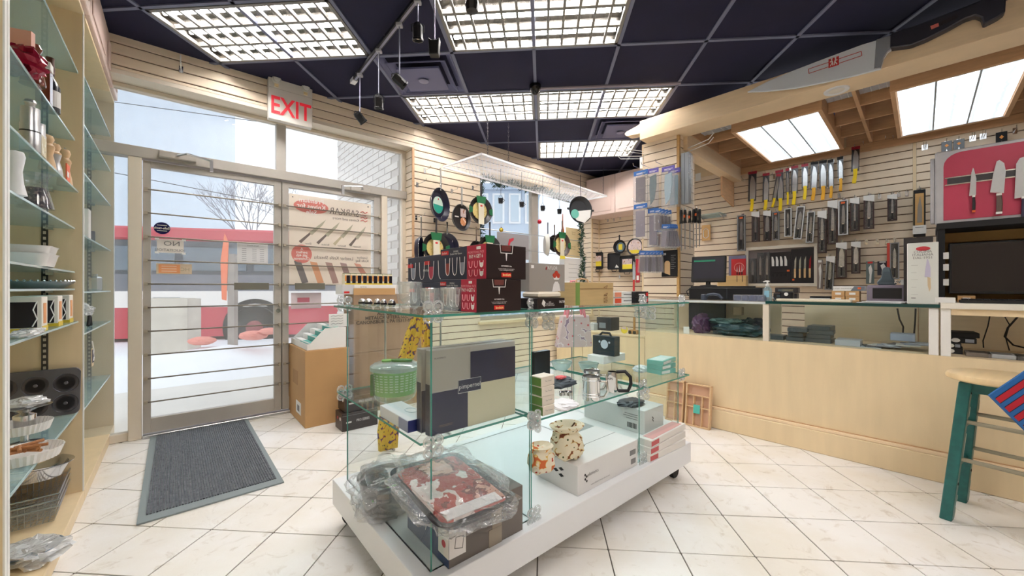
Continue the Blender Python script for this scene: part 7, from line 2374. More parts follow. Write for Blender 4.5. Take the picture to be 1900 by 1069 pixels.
for k, (px, r, lab) in enumerate(((40, .085, 'fluted white tart dish at the shelf front, upper one'), (44, .10, 'wide fluted white tart dish holding cinnamon sticks'))):
 zz = z + (.05 if k == 0 else 0)
 t = T('tart_dish', lab, 'dish', shp(px, .06 + (.05 if k == 0 else 0), zz), 0)
 n = 72
 m_ = M()
 prof = [(r * .86, 0), (r, .038), (r * .97, .038), (r * .83, .005), (0, .005)]
 for pr_, h_ in prof:
  for q in range(n):
   a = 2 * PI * q / n
   rr = pr_ * (1 + (.025 if q % 2 else -.015)) if pr_ > r * .8 else pr_
   m_.v.append((rr * math.cos(a), rr * math.sin(a), h_))
 for i in range(len(prof) - 1):
  for q in range(n):
   m_.f.append((i * n + q, i * n + (q + 1) % n, (i + 1) * n + (q + 1) % n, (i + 1) * n + q))
   m_.mi.append(0)
 m_.build('dish', mat('ceramic_white', (236, 234, 232), .2), t)
for k in range(9):
 a = k * .7
 P = shp(46, .06, z + .02 + .006 * (k % 3))
 o = M().tube([(-.04, 0, 0), (.04, 0, 0)], .006, 8).build('cinnamon_stick', wood('cinnamon', (176, 118, 72), .2), None, loc=P + Vector((.02 * math.cos(a * 2), .03 * math.sin(a), .012)), rz=a, smooth=True)
 tag(o, ord_(k) + ' brown cinnamon stick in the wide fluted dish', 'spice stick', 'cinnamon sticks in the fluted dish')
z = .0655
t = T('sieve_pan', 'large round steel pan with sloping rim tilted on the wire baskets', 'pan', shp(46, .172, z + .165), 0, rot=(math.radians(-6), math.radians(4), .3))
M().lathe([(.12, 0), (.138, .055), (.15, .062), (.151, .066), (.132, .058), (.116, .006), (0, .006)], 44).build('pan', mat('steel_mirror', (206, 206, 208), .12, 1.0), t, smooth=True)
t = T('wire_basket', 'nested rectangular wire mesh baskets on the shelf floor', 'basket', shp(48, .16, z), LW.rz + .04)
def wbasket(w_, d_, h_, z0_, par):
 m_ = M()
 for i in range(15):
  x = -w_ + 2 * w_ * i / 14
  m_.tube([(x, -d_, h_ + z0_), (x * .85, -d_ * .85, z0_), (x * .85, d_ * .85, z0_), (x, d_, h_ + z0_)], .0012, 4, cap=False)
 for i in range(13):
  y = -d_ + 2 * d_ * i / 12
  m_.tube([(-w_, y, h_ + z0_), (-w_ * .85, y * .85, z0_), (w_ * .85, y * .85, z0_), (w_, y, h_ + z0_)], .0012, 4, cap=False)
 for i in range(5):
  f_ = .85 + .15 * i / 4
  zz = z0_ + h_ * i / 4
  m_.tube([(-w_ * f_, -d_ * f_, zz), (w_ * f_, -d_ * f_, zz), (w_ * f_, d_ * f_, zz), (-w_ * f_, d_ * f_, zz), (-w_ * f_, -d_ * f_, zz)], .0012 if i < 4 else .0035, 4, cap=False)
 return m_
for k in range(3):
 o = wbasket(.17, .12, .07, .028 * k + .005, t).build('basket', STEEL, t)
t = T('wrapped_bowl', 'blue grey bowl in clear film at the front of the shelf floor', 'bowl', shp(58, .0 + .06, z), 0)
M().lathe([(.03, 0), (.07, .03), (.085, .045), (.082, .046), (.06, .03), (0, .008)], 26).build('bowl', mat('bowl_slate', (96, 116, 132), .3), t, smooth=True)
crumple(0, 0, .03, .1, .08, .03, 48, PLASTW, t, 'film', .5, 24, -.028)
# bay two
S2 = SHZ2
t = T('white_carton', 'plain white carton high in the second shelving bay', 'box', shp(174, .16, S2[1]), LW.rz)
bx('carton', WHITE, t, -.1, .03, -.06, .1, 0, .17, bevel=.002)
t = T('dark_pack', 'small dark pack beside the white carton in the second bay', 'pack', shp(184, .12, S2[1] - .0), LW.rz)
bx('pack', mat('pack_ink', (50, 40, 60), .4, var=.4, scale=30), t, .02, .05, -.02, .02, 0, .05, bevel=.003)
t = T('white_carton', 'tall white carton edge below eye level in the second bay', 'box', shp(161, .1, S2[3]), LW.rz)
bx('carton', WHITE, t, -.09, .0, -.02, .1, 0, .24, bevel=.002)
t = T('navy_book', 'navy boxed book with white spine lettering in the second bay', 'book', shp(180, .1, S2[3]), LW.rz)
bx('book', mat('book_navy', (42, 36, 66), .4), t, -.1, .0, -.0, .1, 0, .135, bevel=.002)
text('ZAMBORI', .024, INKW, t, (-.012, -.002, .07), 'V', bold=True)
bx('spine_text', INKG, t, -.09, -.04, -.0015, 0, .03, .034)
t = T('small_jar', 'little white and grey packs beside the navy book', 'pack', shp(185, .08, S2[3]), LW.rz)
bx('pack', mat('pack_pale', (206, 202, 204), .4, var=.3, scale=60), t, -.02, .02, -.0, .05, 0, .08, bevel=.003)
t = T('chrome_jar', 'faceted chrome jar with dark lid on the eye-level shelf of the second bay', 'jar', shp(178, .1, S2[4]), 0)
M().lathe([(.045, 0), (.048, .01), (.048, .095), (.04, .105), (.028, .11), (.028, .125), (.012, .13), (.012, .14), (0, .142)], 10).build('jar', CHROME, t)
t = T('spiked_slicer', 'black curved handle of a slicer in the second bay', 'handle', shp(166, .06, S2[5]), LW.rz)
M().tube([(-.05, 0, .01), (.0, 0, .07), (.03, 0, .06), (.045, 0, .02), (.05, 0, .006)], .008, 8).build('handle', BLACKM, t, smooth=True)
t = T('gift_tag', 'navy and cream gift tag hanging below the shelf in the second bay', 'tag', shp(171, -.005, S2[5] - .19), LW.rz)
bx('tag', mat('tag_cream', (226, 206, 170), .6), t, -.03, .03, -.003, 0, 0, .10)
bx('navy_field', mat('tag_navy', (40, 44, 76), .6), t, -.026, .026, -.0045, -.003, .02, .092)
M().tube([(-.01, -.006, .03), (.008, -.006, .05), (-.01, -.006, .07), (0, -.006, .09), (-.005, .0, .14)], .003, 5).build('string', WHITE, t)
t = T('patterned_box', 'black and white penguin-dotted box in the second bay', 'box', shp(176, .12, S2[6]), LW.rz)
bx('carton', mat('pat_side', (226, 222, 220), .5), t, -.085, .03, 0, .08, 0, .20, bevel=.002)
bx('print', mat('pat_ground', (206, 196, 188), .5), t, -.084, .0, -.001, 0, .002, .198)
for i in range(4):
 for j in range(2):
  M().lathe([(.016, -.003), (.016, -.001), (.009, -.001), (.009, -.003)], 16, (-.065 + .045 * j, 0, .025 + .048 * i), 'y').build('ring_print', BLACKM, t)
  M().lathe([(.005, -.003), (.005, -.001), (0, -.001)], 10, (-.043 + .03 * j, 0, .045 + .045 * i), 'y').build('dot_print', BLACKM, t)
for k in range(2):
 t = T('coffee_bag', ['lower crumpled brown and cream bag on the floor of the second bay', 'upper crumpled brown and cream bag on the floor of the second bay'][k], 'bag', shp(184, .12, .066 + .062 * k), LW.rz + .1 * k)
 o = crumple(0, 0, .03, .09, .05, .03, 50 + k, pattern('bag_print', (206, 198, 166), [(90, 50, 44), (226, 220, 200)], 14), t, 'bag', .35, 24, -.03)
# ================================================================ EXIT SIGN AND DOOR SIGNS
P, W_, H_ = WW.rect(498, 150, 577, 224, .03)
_, ztop, _ = WW.hit(498, 140, .03)
t = T('exit_sign', 'white EXIT sign with two round lamps above the glass doors', 'sign', P, WW.rz)
H_ = .375
W_ = .335
t.location.z = WW.hit(537, 230, .03)[1]
bx('housing', mat('sign_ivory', (222, 216, 208), .45), t, -W_ / 2, W_ / 2, -.03, .028, 0, H_, bevel=.004)
bx('face_line', mat('sign_seam', (186, 180, 172), .5), t, -W_ / 2 + .004, W_ / 2 - .004, -.0308, -.03, .262, .265)
text('EXIT', .205, mat('exit_red', (206, 40, 54), .4, emit=.25), t, (0, -.034, .115), 'R', bold=True, squash=.74)
for s_ in (-1, 1):
 o = M().lathe([(0, -.06), (.028, -.062), (.034, -.052), (.034, -.036), (.024, -.03)], 24, (s_ * W_ * .33, 0, .33), 'y').build('lamp_head', mat('lamp_grey', (196, 196, 190), .3), t, smooth=True)
 M().lathe([(0, -.065), (.022, -.064), (.024, -.061)], 18, (s_ * W_ * .33, 0, .33), 'y').build('lamp_lens', mat('lens_pale', (226, 226, 222), .3), o, smooth=True)
 bx('lamp_neck', mat('neck_cream', (226, 206, 160), .5), t, s_ * W_ * .33 - .014, s_ * W_ * .33 + .014, -.045, -.03, .275, .30)
for px, py, lab in ((336, 128, 'empty hook on the slat band over the left door'), ):
 hook(WW.hit(px, py)[2], WW.rz, lab, .06)
 t = T('wire_hook', 'upright chrome wire standing out of the slat band over the left door', 'hook', WW.hit(335, 122)[2], WW.rz)
 M().tube([(0, -.002, -.02), (0, -.02, 0), (0, -.03, .07)], .004, 6).build('wire', WHITEG, t, smooth=True)
def on_glass(px0, py0, px1, py1, off=.004):
 P, W_, H_ = WF.rect(px0, py0, px1, py1, off)
 return P, W_, H_
P, W_, H_ = on_glass(285, 412, 316, 434, .012)
t = T('round_sticker', 'round navy security sticker on the left door glass', 'sticker', P, WF.rz)
M().lathe([(W_ / 2, -.001), (W_ / 2, .0), (0, 0)], 28, (0, 0, H_ / 2), 'y', sy=H_ / W_).lathe([(0, -.001), (W_ / 2, -.001)], 28, (0, 0, H_ / 2), 'y', sy=H_ / W_).build('disc', mat('sticker_navy', (30, 32, 104), .4), t)
text('Safe-tech', H_ * .27, INKW, t, (0, -.003, H_ * .5), 'R', bold=True, mirror=True)
bx('white_arc', INKW, t, -W_ * .3, W_ * .3, -.002, -.001, H_ * .25, H_ * .30)
bx('white_arc', INKW, t, -W_ * .3, W_ * .3, -.002, -.001, H_ * .72, H_ * .77)
PAPER = mat('sign_paper', (236, 228, 222), .7)
P, W_, H_ = on_glass(291, 444, 341, 469, .012)
t = T('paper_notice', 'small white NO SOLICITATION notice taped to the left door, reversed', 'notice', P, WF.rz)
bx('paper', PAPER, t, -W_ / 2, W_ / 2, -.001, 0, 0, H_)
text('NO', H_ * .5, INKG, t, (W_ * .05, -.003, H_ * .68), 'R', mirror=True, squash=1.2)
text('SOLICITATION', H_ * .26, INKG, t, (0, -.003, H_ * .2), 'R', mirror=True)
for sx_ in (-1, 1):
 for zz in (0, H_):
  bx('tape', WHITE, t, sx_ * W_ / 2 - .012, sx_ * W_ / 2 + .012, -.002, -.001, zz - .008, zz + .008)
P, W_, H_ = on_glass(290, 489, 356, 508, .012)
t = T('paper_notice', 'small orange and cream notice taped below the white one', 'notice', P, WF.rz)
bx('paper', mat('paper_cream', (226, 206, 180), .7), t, -W_ / 2, W_ / 2, -.001, 0, 0, H_)
bx('orange_field', mat('notice_orange', (240, 164, 112), .6), t, -W_ * .44, W_ * .16, -.002, -.001, H_ * .08, H_ * .92)
for k in range(3):
 bx('text_line', mat('notice_pale', (250, 214, 186), .6), t, -W_ * .36, W_ * .06, -.003, -.002, H_ * (.22 + .24 * k), H_ * (.30 + .24 * k))
text('HC', H_ * .5, mat('crest_tan', (186, 170, 140), .6), t, (W_ * .3, -.003, H_ * .45), 'R', mirror=True)
P, W_, H_ = on_glass(440, 455, 497, 488, .012)
t = T('paper_notice', 'large faint white price list on the left door glass near the lock stile', 'notice', P, WF.rz)
bx('paper', mat('list_paper', (224, 224, 226), .7), t, -W_ / 2, W_ / 2, -.001, 0, 0, H_ * 1.15)
text('Store Hours', H_ * .11, INKG, t, (0, -.003, H_ * .98), 'R', mirror=True)
for c_ in (-.28, .05, .3):
 for k in range(7):
  bx('text_line', mat('list_ink', (168, 170, 176), .6), t, W_ * c_ - W_ * .07, W_ * c_ + W_ * .07, -.002, -.001, H_ * (.12 + .11 * k), H_ * (.15 + .11 * k))
# big poster on the right door
P, W_, H_ = on_glass(536, 366, 686, 532, .012)
a0_, z_tl, _ = WF.hit(536, 358, .012)
a1_, z_tr, _ = WF.hit(688, 376, .012)
a0b, z_b, _ = WF.hit(536, 527, .012)
W_ = a1_ - a0_
H_ = z_tl - z_b
t = T('knife_poster', 'large cream knife shop poster on the right door glass, seen reversed', 'poster', WF.pt((a0_ + a1_) / 2, .012, z_b), WF.rz)
bx('paper', mat('poster_cream', (230, 218, 204), .7), t, -W_ / 2, W_ / 2, -.0015, 0, 0, H_)
SAL = mat('poster_salmon', (214, 128, 118), .6)
PINK = mat('poster_ink', (112, 100, 96), .6)
px_ = lambda f_: -W_ / 2 + W_ * f_
M().lathe([(0, -.003), (W_ * .2, -.003), (W_ * .2, -.001), (0, -.001)], 32, (px_(.25), 0, H_ * .88), 'y', sy=.42).build('oval', SAL, t)
text('Premium\nKnives for\nSale', H_ * .072, PAPER, t, (px_(.25), -.005, H_ * .88), 'R', mirror=True, bold=True)
text('SARKAR', H_ * .11, PINK, t, (px_(.65), -.003, H_ * .86), 'R', mirror=True, squash=.85)
text('Knives and more', H_ * .045, PINK, t, (px_(.67), -.003, H_ * .78), 'R', mirror=True)
m_ = M()
for k in range(4):
 zz = H_ * (.78 + .035 * k)
 m_.tube([(px_(.86), -.003, zz), (px_(.89), -.003, zz + .012), (px_(.92), -.003, zz - .004), (px_(.95), -.003, zz + .01)], .005, 5)
m_.build('emblem', SAL, t)
for k in range(4):
 x = .42 + .17 * k
 tip, hh_ = (px_(x), H_ * (.75 - .01 * k)), (px_(x - .30 + .03 * k), H_ * (.47 + .0 * k))
 dx, dz = hh_[0] - tip[0], hh_[1] - tip[1]
 L_ = math.hypot(dx, dz)
 nx_, nz_ = -dz / L_ * .022, dx / L_ * .022
 md = (tip[0] + dx * .62, tip[1] + dz * .62)
 M().prism([tip, (tip[0] + dx * .2 + nx_ * .8, tip[1] + dz * .2 + nz_ * .8), (md[0] + nx_, md[1] + nz_), (md[0] - nx_ * .6, md[1] - nz_ * .6)], -.003, -.001).build('knife_print', mat('print_khaki', (176, 170, 148), .6), t)
 M().prism([(md[0] + nx_ * .4, md[1] + nz_ * .4), (hh_[0] + nx_ * .6, hh_[1] + nz_ * .6), (hh_[0] - nx_ * .6, hh_[1] - nz_ * .6), (md[0] - nx_ * .4, md[1] - nz_ * .4)], -.003, -.001).build('handle_print', [PINK, PINK, mat('print_sand', (190, 178, 150), .6), PINK][k], t)
 text(['Slicer', 'Brisket', 'Butcher', 'Skinner'][k], H_ * .03, PINK, t, (hh_[0] + .07, -.003, H_ * .46), 'R', mirror=True)
M().lathe([(0, -.003), (W_ * .115, -.003), (W_ * .115, -.001), (0, -.001)], 28, (px_(.14), 0, H_ * .34), 'y').build('circle', SAL, t)
text('A\nperfect\ngift 4th\nChristmas', H_ * .04, PAPER, t, (px_(.14), -.005, H_ * .34), 'R', mirror=True, bold=True)
text('Leather Knife Sheaths', H_ * .055, PINK, t, (px_(.52), -.003, H_ * .31), 'R', mirror=True, squash=.9)
text('Leather\nKnife Bag', H_ * .042, PINK, t, (px_(.88), -.003, H_ * .31), 'R', mirror=True)
for k, c_ in enumerate(((126, 120, 118), (216, 160, 124), (168, 138, 130), (160, 136, 132), (206, 150, 132))):
 x = px_(.08 + .18 * k)
 wq, hq = W_ * .09, H_ * .24
 if k == 4: hq *= .5
 M().prism([(x - wq * .3, H_ * .26), (x + wq * .6, H_ * .25), (x + wq * 1.5, H_ * .25 - hq + .01), (x + wq * .7, H_ * .25 - hq)], -.003, -.001).build('sheath_print', mat('sheath_%d' % k, c_, .6), t)
for x in (.04, .96):
 M().lathe([(.006, -.004), (.006, -.001), (.003, -.001), (.003, -.004)], 12, (px_(x), 0, H_ * .965), 'y').build('grommet', CHROME, t)
P, W_, H_ = on_glass(540, 543, 596, 572, .012)
t = T('paper_notice', 'pink and white notice low on the right door beneath the poster', 'notice', P, WF.rz)
bx('paper', mat('notice_rose', (232, 216, 222), .7), t, -W_ / 2, W_ / 2, -.001, 0, 0, H_)
bx('red_mark', mat('notice_red', (206, 120, 136), .6), t, -W_ * .3, W_ * .1, -.002, -.001, H_ * .4, H_ * .7)
# ================================================================ DOOR MAT
mc = [fl(280, 804), fl(457, 774), fl(527, 896), fl(253, 976)]
MRW = Wall(WW.n, 0)
def loc2(P): return (P.x, P.y)
m_ = M()
m_.add([(p.x, p.y, .0005) for p in mc] + [(p.x, p.y, .008) for p in mc], [(0, 3, 2, 1), (4, 5, 6, 7), (0, 1, 5, 4), (1, 2, 6, 5), (2, 3, 7, 6), (3, 0, 4, 7)])
mt = T('door_mat', 'dark grey ribbed door mat with worn vinyl border before the left door', 'mat', (0, 0, 0), 0)
m_.build('border', mat('mat_vinyl', (136, 146, 148), .6), mt)
ctr_ = sum(mc, Vector()) / 4
CARP = mat('mat_carpet', (66, 70, 80), .95, col2=(122, 124, 130), scale=55, bump=.6)
nr = 46
in0, in1 = .05, .962
for k in range(nr):
 f0_, f1_ = in0 + (in1 - in0) * k / nr, in0 + (in1 - in0) * (k + .72) / nr
 j0 = .012 * noise.noise(Vector((k * .9, 0, 0)))
 def bl_(u_, v_):
  return mc[0] * (1 - u_) * (1 - v_) + mc[1] * u_ * (1 - v_) + mc[2] * u_ * v_ + mc[3] * (1 - u_) * v_
 q = [bl_(f0_, .035), bl_(f1_, .035), bl_(f1_, .955), bl_(f0_, .955)]
 if k == 0:
  q[0] = bl_(f0_ + .012, .035)
 mm_ = M()
 mm_.add([(p.x, p.y, .008) for p in q] + [(p.x, p.y, .013) for p in q], [(4, 5, 6, 7), (0, 1, 5, 4), (1, 2, 6, 5), (2, 3, 7, 6), (3, 0, 4, 7)])
 mm_.build('rib', CARP, mt)
# ================================================================ CARTONS BY THE WINDOW
def wbox(name, label, px, py, pxL, pxR, h, m, z=0.0, d=None, group=None, turn=0.0, sL=None, sR=None, cat='box'):
 P = fl(px, py, z) if d is None else dpos(px, d, z)
 a = A_W + turn
 ux, uy, vx, vy = math.cos(a), math.sin(a), -math.sin(a), math.cos(a)
 if sR is None:
  r = rx(pxR)
  sR = (r * P.y - P.x) / (ux - r * uy)
 if sL is None:
  r = rx(pxL)
  sL = (r * P.y - P.x) / (vx - r * vy)
 t = T(name, label, cat, P, a, group)
 bx('carton', m, t, 0, sR, 0, sL, 0, h, bevel=.002)
 return t, sR, sL
t, R, L_ = wbox('kraft_carton', 'tall kraft carton holding the white tray beside the right door', 566, 790, 535, 648, .615, KRAFT, d=3.13)
TALL = t
bx('label_ghost', mat('kraft_print', (176, 136, 92), .8), t, -.0015, 0, L_ * .4, L_ * .7, .30, .42)
bx('white_label', WHITE, t, -.0015, 0, L_ * .22, L_ * .5, .07, .17)
bx('label_mark', INKG, t, -.002, -.0015, L_ * .3, L_ * .42, .09, .14)
m_ = M().box(.0, R, L_ * .48, L_ * .52, .615, .6165)
m_.build('top_tape', mat('tape_tan', (176, 138, 92), .4), t)
# display tray
Pb = t.location
t2 = T('display_tray', 'white open display tray of teal packs on the tall kraft carton', 'tray', Vector((Pb.x, Pb.y, .6175)) + Vector((math.cos(A_W) * .02 - math.sin(A_W) * .02, math.sin(A_W) * .02 + math.cos(A_W) * .02, 0)), A_W)
TR, TL = R - .04, L_ - .03
for y0_, y1_ in ((0, .003), (TL - .003, TL)):
 M().prism([(0, 0), (TR, 0), (TR, .17), (TR * .45, .17), (.02, .05), (0, .05)], y0_, y1_).build('tray_side', WHITE, t2)
bx('tray_floor', WHITE, t2, 0, TR, .003, TL - .003, 0, .004)
bx('tray_lip', WHITE, t2, 0, .003, .003, TL - .003, .004, .05)
bx('tray_back', WHITE, t2, TR - .003, TR, .003, TL - .003, .004, .17)
for k in range(4):
 P = t2.matrix_world @ Vector((0, 0, 0)) if False else t2.location + Vector((math.cos(A_W) * (.03 + .06 * k) - math.sin(A_W) * .02, math.sin(A_W) * (.03 + .06 * k) + math.cos(A_W) * .02, .005))
 tt = T('teal_pack', ['teal and white pack at the low front of the display tray', 'second teal pack from the front of the display tray', 'third teal pack from the front of the display tray', 'teal pack standing at the back of the display tray'][k], 'pack', P, A_W, 'teal packs in the display tray')
 hq = .045 + .04 * k
 bx('pack', WHITE, tt, 0, .045, 0, TL - .05, 0, hq, bevel=.002)
 bx('teal_front', mat('teal_pack', (76, 170, 158), .5), tt, -.0015, 0, .01, TL * .6, .006, hq - .008)
 bx('teal_top', mat('teal_pack', (76, 170, 158), .5), tt, .006, .04, .01, TL * .5, hq, hq + .0015)
P = t2.location + Vector((math.cos(A_W) * TR * .8 - math.sin(A_W) * .06, math.sin(A_W) * TR * .8 + math.cos(A_W) * .06, .171))
tt = T('sign_card', 'white handwritten sign card standing at the back of the display tray', 'card', P, A_W)
bx('card', WHITE, tt, -.06, .10, 0, .003, -.0, .11)
for k in range(4):
 M().tube([(-.045 + .02 * q, -.001, .09 - .022 * k + (.006 if q % 2 else 0)) for q in range(6)], .0015, 4).build('handwriting', INKG, tt)
# two black patterned boxes on the floor
for k, (px, py, z, lab) in enumerate(((635, 793, 0, 'lower dark branded box on the floor beside the kraft carton'), (640, 760, .14, 'upper dark branded box on the floor beside the kraft carton'))):
 t, R, L_ = wbox('dark_box', lab, px, py, 614 + 5 * k, 690, .138, mat('box_espresso', (54, 42, 38), .4, var=.15), z=z, d=3.05 + .03 * k, sR=.28, sL=.17)
 text('HENCKELS' if False else 'PRO SERIES', .03, INKW, t, (.16, -.002, .07), 'R', squash=.7)
 bx('white_handle_hole', WHITE, t, .03, .07, -.0015, 0, .06, .072)
 M().lathe([(0, -.002), (.014, -.0015), (.014, 0), (0, 0)], 16, (0, .05, .09), 'x').build('round_mark', WHITE, t)
 M().tube([(0.0, -.001, .12), (.27, -.001, .12)], .0015, 4).build('stripe', INKG, t)
 bx('red_mark', mat('mark_rose', (190, 70, 84), .5), t, -.0015, 0, .10, .12, .08, .10)
# large old cartons behind with printing
BD = 3.42
P0 = dpos(655, BD, 0)
def flatwall_box(name, label, px0, px1, d, y0, y1, dep, m, cat='box'):
 """carton whose long face follows the window wall; d is the depth of its left edge"""
 P = dpos(px0, d, 0)
 r = rx(px1)
 ux, uy = math.cos(A_W), math.sin(A_W)
 s = (r * P.y - P.x) / (ux - r * uy)
 z0_, z1_ = max(0, zat(y1, d)), zat(y0, d)
 P.z = z0_
 t = T(name, label, cat, P, A_W)
 bx('carton', m, t, 0, s, 0, dep, 0, z1_ - z0_, bevel=.003)
 return t, s, z1_ - z0_
t, s, h_ = flatwall_box('old_carton', 'large weathered brown carton with faint printed address, lower one', 656, 800, 3.45, 656, 800, .26, KRAFTD)
z1q = t.location.z + h_
t, s, h_ = flatwall_box('old_carton', 'large weathered brown carton with ALL-CLAD printing, upper one', 656, 800, 3.45, 546, 700, .26, KRAFTD)
t.location.z = z1q + .002
hh_ = zat(546, 3.45) - t.location.z
bpy.data.objects.remove(t.children[0])
bx('carton', KRAFTD, t, 0, s, 0, .26, 0, hh_, bevel=.003)
text('ALL-CLAD\nMETALCRAFTERS, LLC\nCANONSBURG, PA 15317-9513', .042, mat('carton_ink', (52, 40, 34), .7), t, (s * .40, -.008, hh_ - .215), 'R', bold=True)
bx('open_flap', KRAFT, t, -.0, s * .5, -.005, .0, hh_ - .006, hh_ + .055)
TOPZ = t.location.z + hh_
# long white box and the row of small packs on top
t, s, h_ = flatwall_box('white_box', 'long white box with a black printed bar on the old cartons', 636, 742, 3.38, 526, 546, .16, WHITE)
t.location.z = TOPZ + .0015 + .0
hB = .085
bpy.data.objects.remove(t.children[0])
bx('carton', WHITE, t, 0, s, .02, .2, 0, hB, bevel=.002)
bx('end_panel_print', mat('end_gray', (206, 204, 206), .5), t, .0, s * .2, .018, .02, 0.001, hB - .001)
bx('black_bar', BLACKM, t, s * .26, s * .78, .0175, .02, hB * .12, hB * .4)
bx('red_mark', REDL, t, s * .74, s * .84, .017, .0175, hB * .12, hB * .4)
bx('red_mark', REDL, t, s * .03, s * .12, .017, .0175, hB * .1, hB * .3)
text('VICTOR', hB * .2, INKG, t, (s * .35, .0165, hB * .74), 'R')
base_ = t.location.copy()
for k in range(9):
 P = base_ + Vector((math.cos(A_W) * (.03 + k * s * .093), math.sin(A_W) * (.03 + k * s * .093), hB + .001))
 tt = T('tumbler_pack', '%s yellow and black pack from the left on the long white box' % ord_(k), 'pack', P, A_W, 'yellow and black packs on the long white box')
 wk = s * .088
 bx('card', mat('pack_cream', (222, 214, 186), .5), tt, 0, wk, .04, .12, 0, .095, bevel=.002)
 bx('dark_window', mat('tumbler_ink', (30, 24, 34), .25), tt, wk * .3, wk * .95, .036, .04, .012, .08, bevel=.004)
 bx('yellow_base', mat('base_yellow', (214, 186, 44), .5), tt, 0, wk, .0385, .04, 0, .012)
 bx('orange_side', mat('side_orange2', (222, 142, 60), .5), tt, .001, wk * .28, .0385, .04, .03, .08)
 bx('green_top', mat('top_green', (70, 84, 48), .5), tt, .002, wk - .002, .05, .11, .095, .101)
# yellow printed apron
YEF = pattern('yellow_print', (226, 190, 66), [(60, 84, 60), (176, 80, 40), (70, 70, 110)], 30)
def fabric(name, label, pts0, pts1, d, zz, m, cat='fabric', wav=.012):
 """hanging cloth between two pixel polylines"""
 t = T(name, label, cat, (0, 0, 0), 0)
 m_ = M()
 n = 14
 def samp(pts, f_):
  x = f_ * (len(pts) - 1)
  i = min(int(x), len(pts) - 2)
  a, b = pts[i], pts[i + 1]
  return (a[0] + (b[0] - a[0]) * (x - i), a[1] + (b[1] - a[1]) * (x - i))
 for side in (0, .004):
  for j in range(n + 1):
   a, b = samp(pts0, j / n), samp(pts1, j / n)
   for i in range(9):
    q = (a[0] + (b[0] - a[0]) * i / 8, a[1] + (b[1] - a[1]) * i / 8)
    dd = d + wav * math.sin(i * 1.9 + j * .2) + side
    m_.v.append(tuple(vp(q[0], q[1], dd)))
 for s_ in range(2):
  o_ = s_ * (n + 1) * 9
  for j in range(n):
   for i in range(8):
    m_.f.append((o_ + j * 9 + i, o_ + j * 9 + i + 1, o_ + (j + 1) * 9 + i + 1, o_ + (j + 1) * 9 + i))
    m_.mi.append(0)
 o = m_.build('cloth', m, t, smooth=True)
 return t
fabric('yellow_apron', 'yellow printed apron hanging behind the island, wide panel', [(766, 583), (752, 620), (738, 666)], [(784, 583), (782, 620), (766, 668)], 2.75, 0, YEF)
fabric('yellow_apron', 'yellow printed apron tie hanging beside the wide panel', [(780, 583), (782, 640), (782, 700)], [(799, 583), (799, 640), (798, 700)], 2.8, 0, YEF)
fabric('yellow_apron', 'lower end of the yellow printed cloth near the floor', [(706, 758), (700, 800), (702, 840)], [(745, 760), (740, 800), (738, 830)], 2.7, 0, YEF)
t = T('floor_rack', 'slim grey rack carrying the yellow printed aprons', 'rack', dpos(778, 2.95, 0), A_W)
M().tube([(-.25, .03, 0), (-.25, .03, .98), (.2, .03, .98), (.2, .03, 0)], .008, 8).tube([(-.25, -.12, .01), (-.25, .12, .01)], .008, 6).tube([(.2, -.12, .01), (.2, .12, .01)], .008, 6).build('frame', STEEL, t, smooth=True)
# ================================================================ PANS ON THE WINDOW WALL
NVY = mat('nonstick_navy', (26, 26, 50), .3)
GRY = mat('nonstick_dark', (48, 44, 46), .35)
VEG = pattern('veg_photo', (222, 200, 128), [(70, 60, 40), (240, 228, 170), (196, 140, 70)], 45)
GSL = mat('sleeve_green', (30, 104, 64), .45)
CRD = mat('sleeve_card', (216, 208, 186), .5)
def sleeve_dec(t, r, dpt=.04):
 M().lathe([(0, -.012), (r * .62, -.014), (r * .62, -.01), (0, -.008)], 26, axis='y').build('food_disc', VEG, t)
 bx('sleeve_strip', CRD, t, -r * .24, r * .24, -dpt - .006, -dpt - .003, -r * .98, r * .5)
 M().prism([(-r * .42, r * 1.0), (r * .42, r * 1.0), (r * .34, r * .5), (-r * .34, r * .5)], -dpt - .006, -dpt - .002).build('green_band', GSL, t)
 for s_ in (-1, 1):
  M().prism([(s_ * r * 1.02, -r * .3), (s_ * r * 1.0, r * .25), (s_ * r * .72, r * .12), (s_ * r * .74, -r * .18)], -dpt - .006, -dpt + .004).build('green_wing', GSL, t)
 M().lathe([(0, -dpt - .009), (r * .1, -dpt - .008), (r * .1, -dpt - .006)], 12, (0, 0, r * .32), 'y', sy=.6).build('red_oval', REDL, t)
G_ = 'frying pans on the window wall'
t, r = skillet(812, 380, 31, 'big navy nonstick pan with teal and white round label', .12, hpy=311, m=NVY, wall=WW, turn=.45, group=G_, hm=CHROME, name='frying_pan')
M().lathe([(0, -.008), (r * .5, -.008), (r * .5, -.002)], 26, axis='y').build('label', mat('label_mint', (206, 226, 212), .5), t)
M().prism([(r * .49 * math.cos(PI + PI * k / 14), r * .49 * math.sin(PI + PI * k / 14) + .0) for k in range(15)], -.0095, -.008).build('label_teal', mat('label_teal', (26, 156, 136), .5), t)
bx('label_print', REDL, t, -.006, .008, -.0095, -.008, r * .3, r * .4)
t, r = skillet(852, 404, 25, 'black nonstick pan with a dark food picture insert', .12, hpy=347, m=GRY, wall=WW, turn=.25, group=G_, hm=STEEL, name='frying_pan')
M().lathe([(0, -.006), (r * .84, -.02), (r * .84, -.014)], 28, axis='y').build('insert', mat('insert_black', (24, 22, 26), .35), t)
M().lathe([(0, -.022), (r * .32, -.021), (r * .32, -.018)], 20, (r * .3, 0, -r * .25), 'y').build('bowl_photo', pattern('bread_photo', (206, 140, 96), [(120, 60, 40), (240, 226, 216)], 40), t)
bx('photo', PHOTO, t, .0, r * .6, -.022, -.018, r * .1, r * .7)
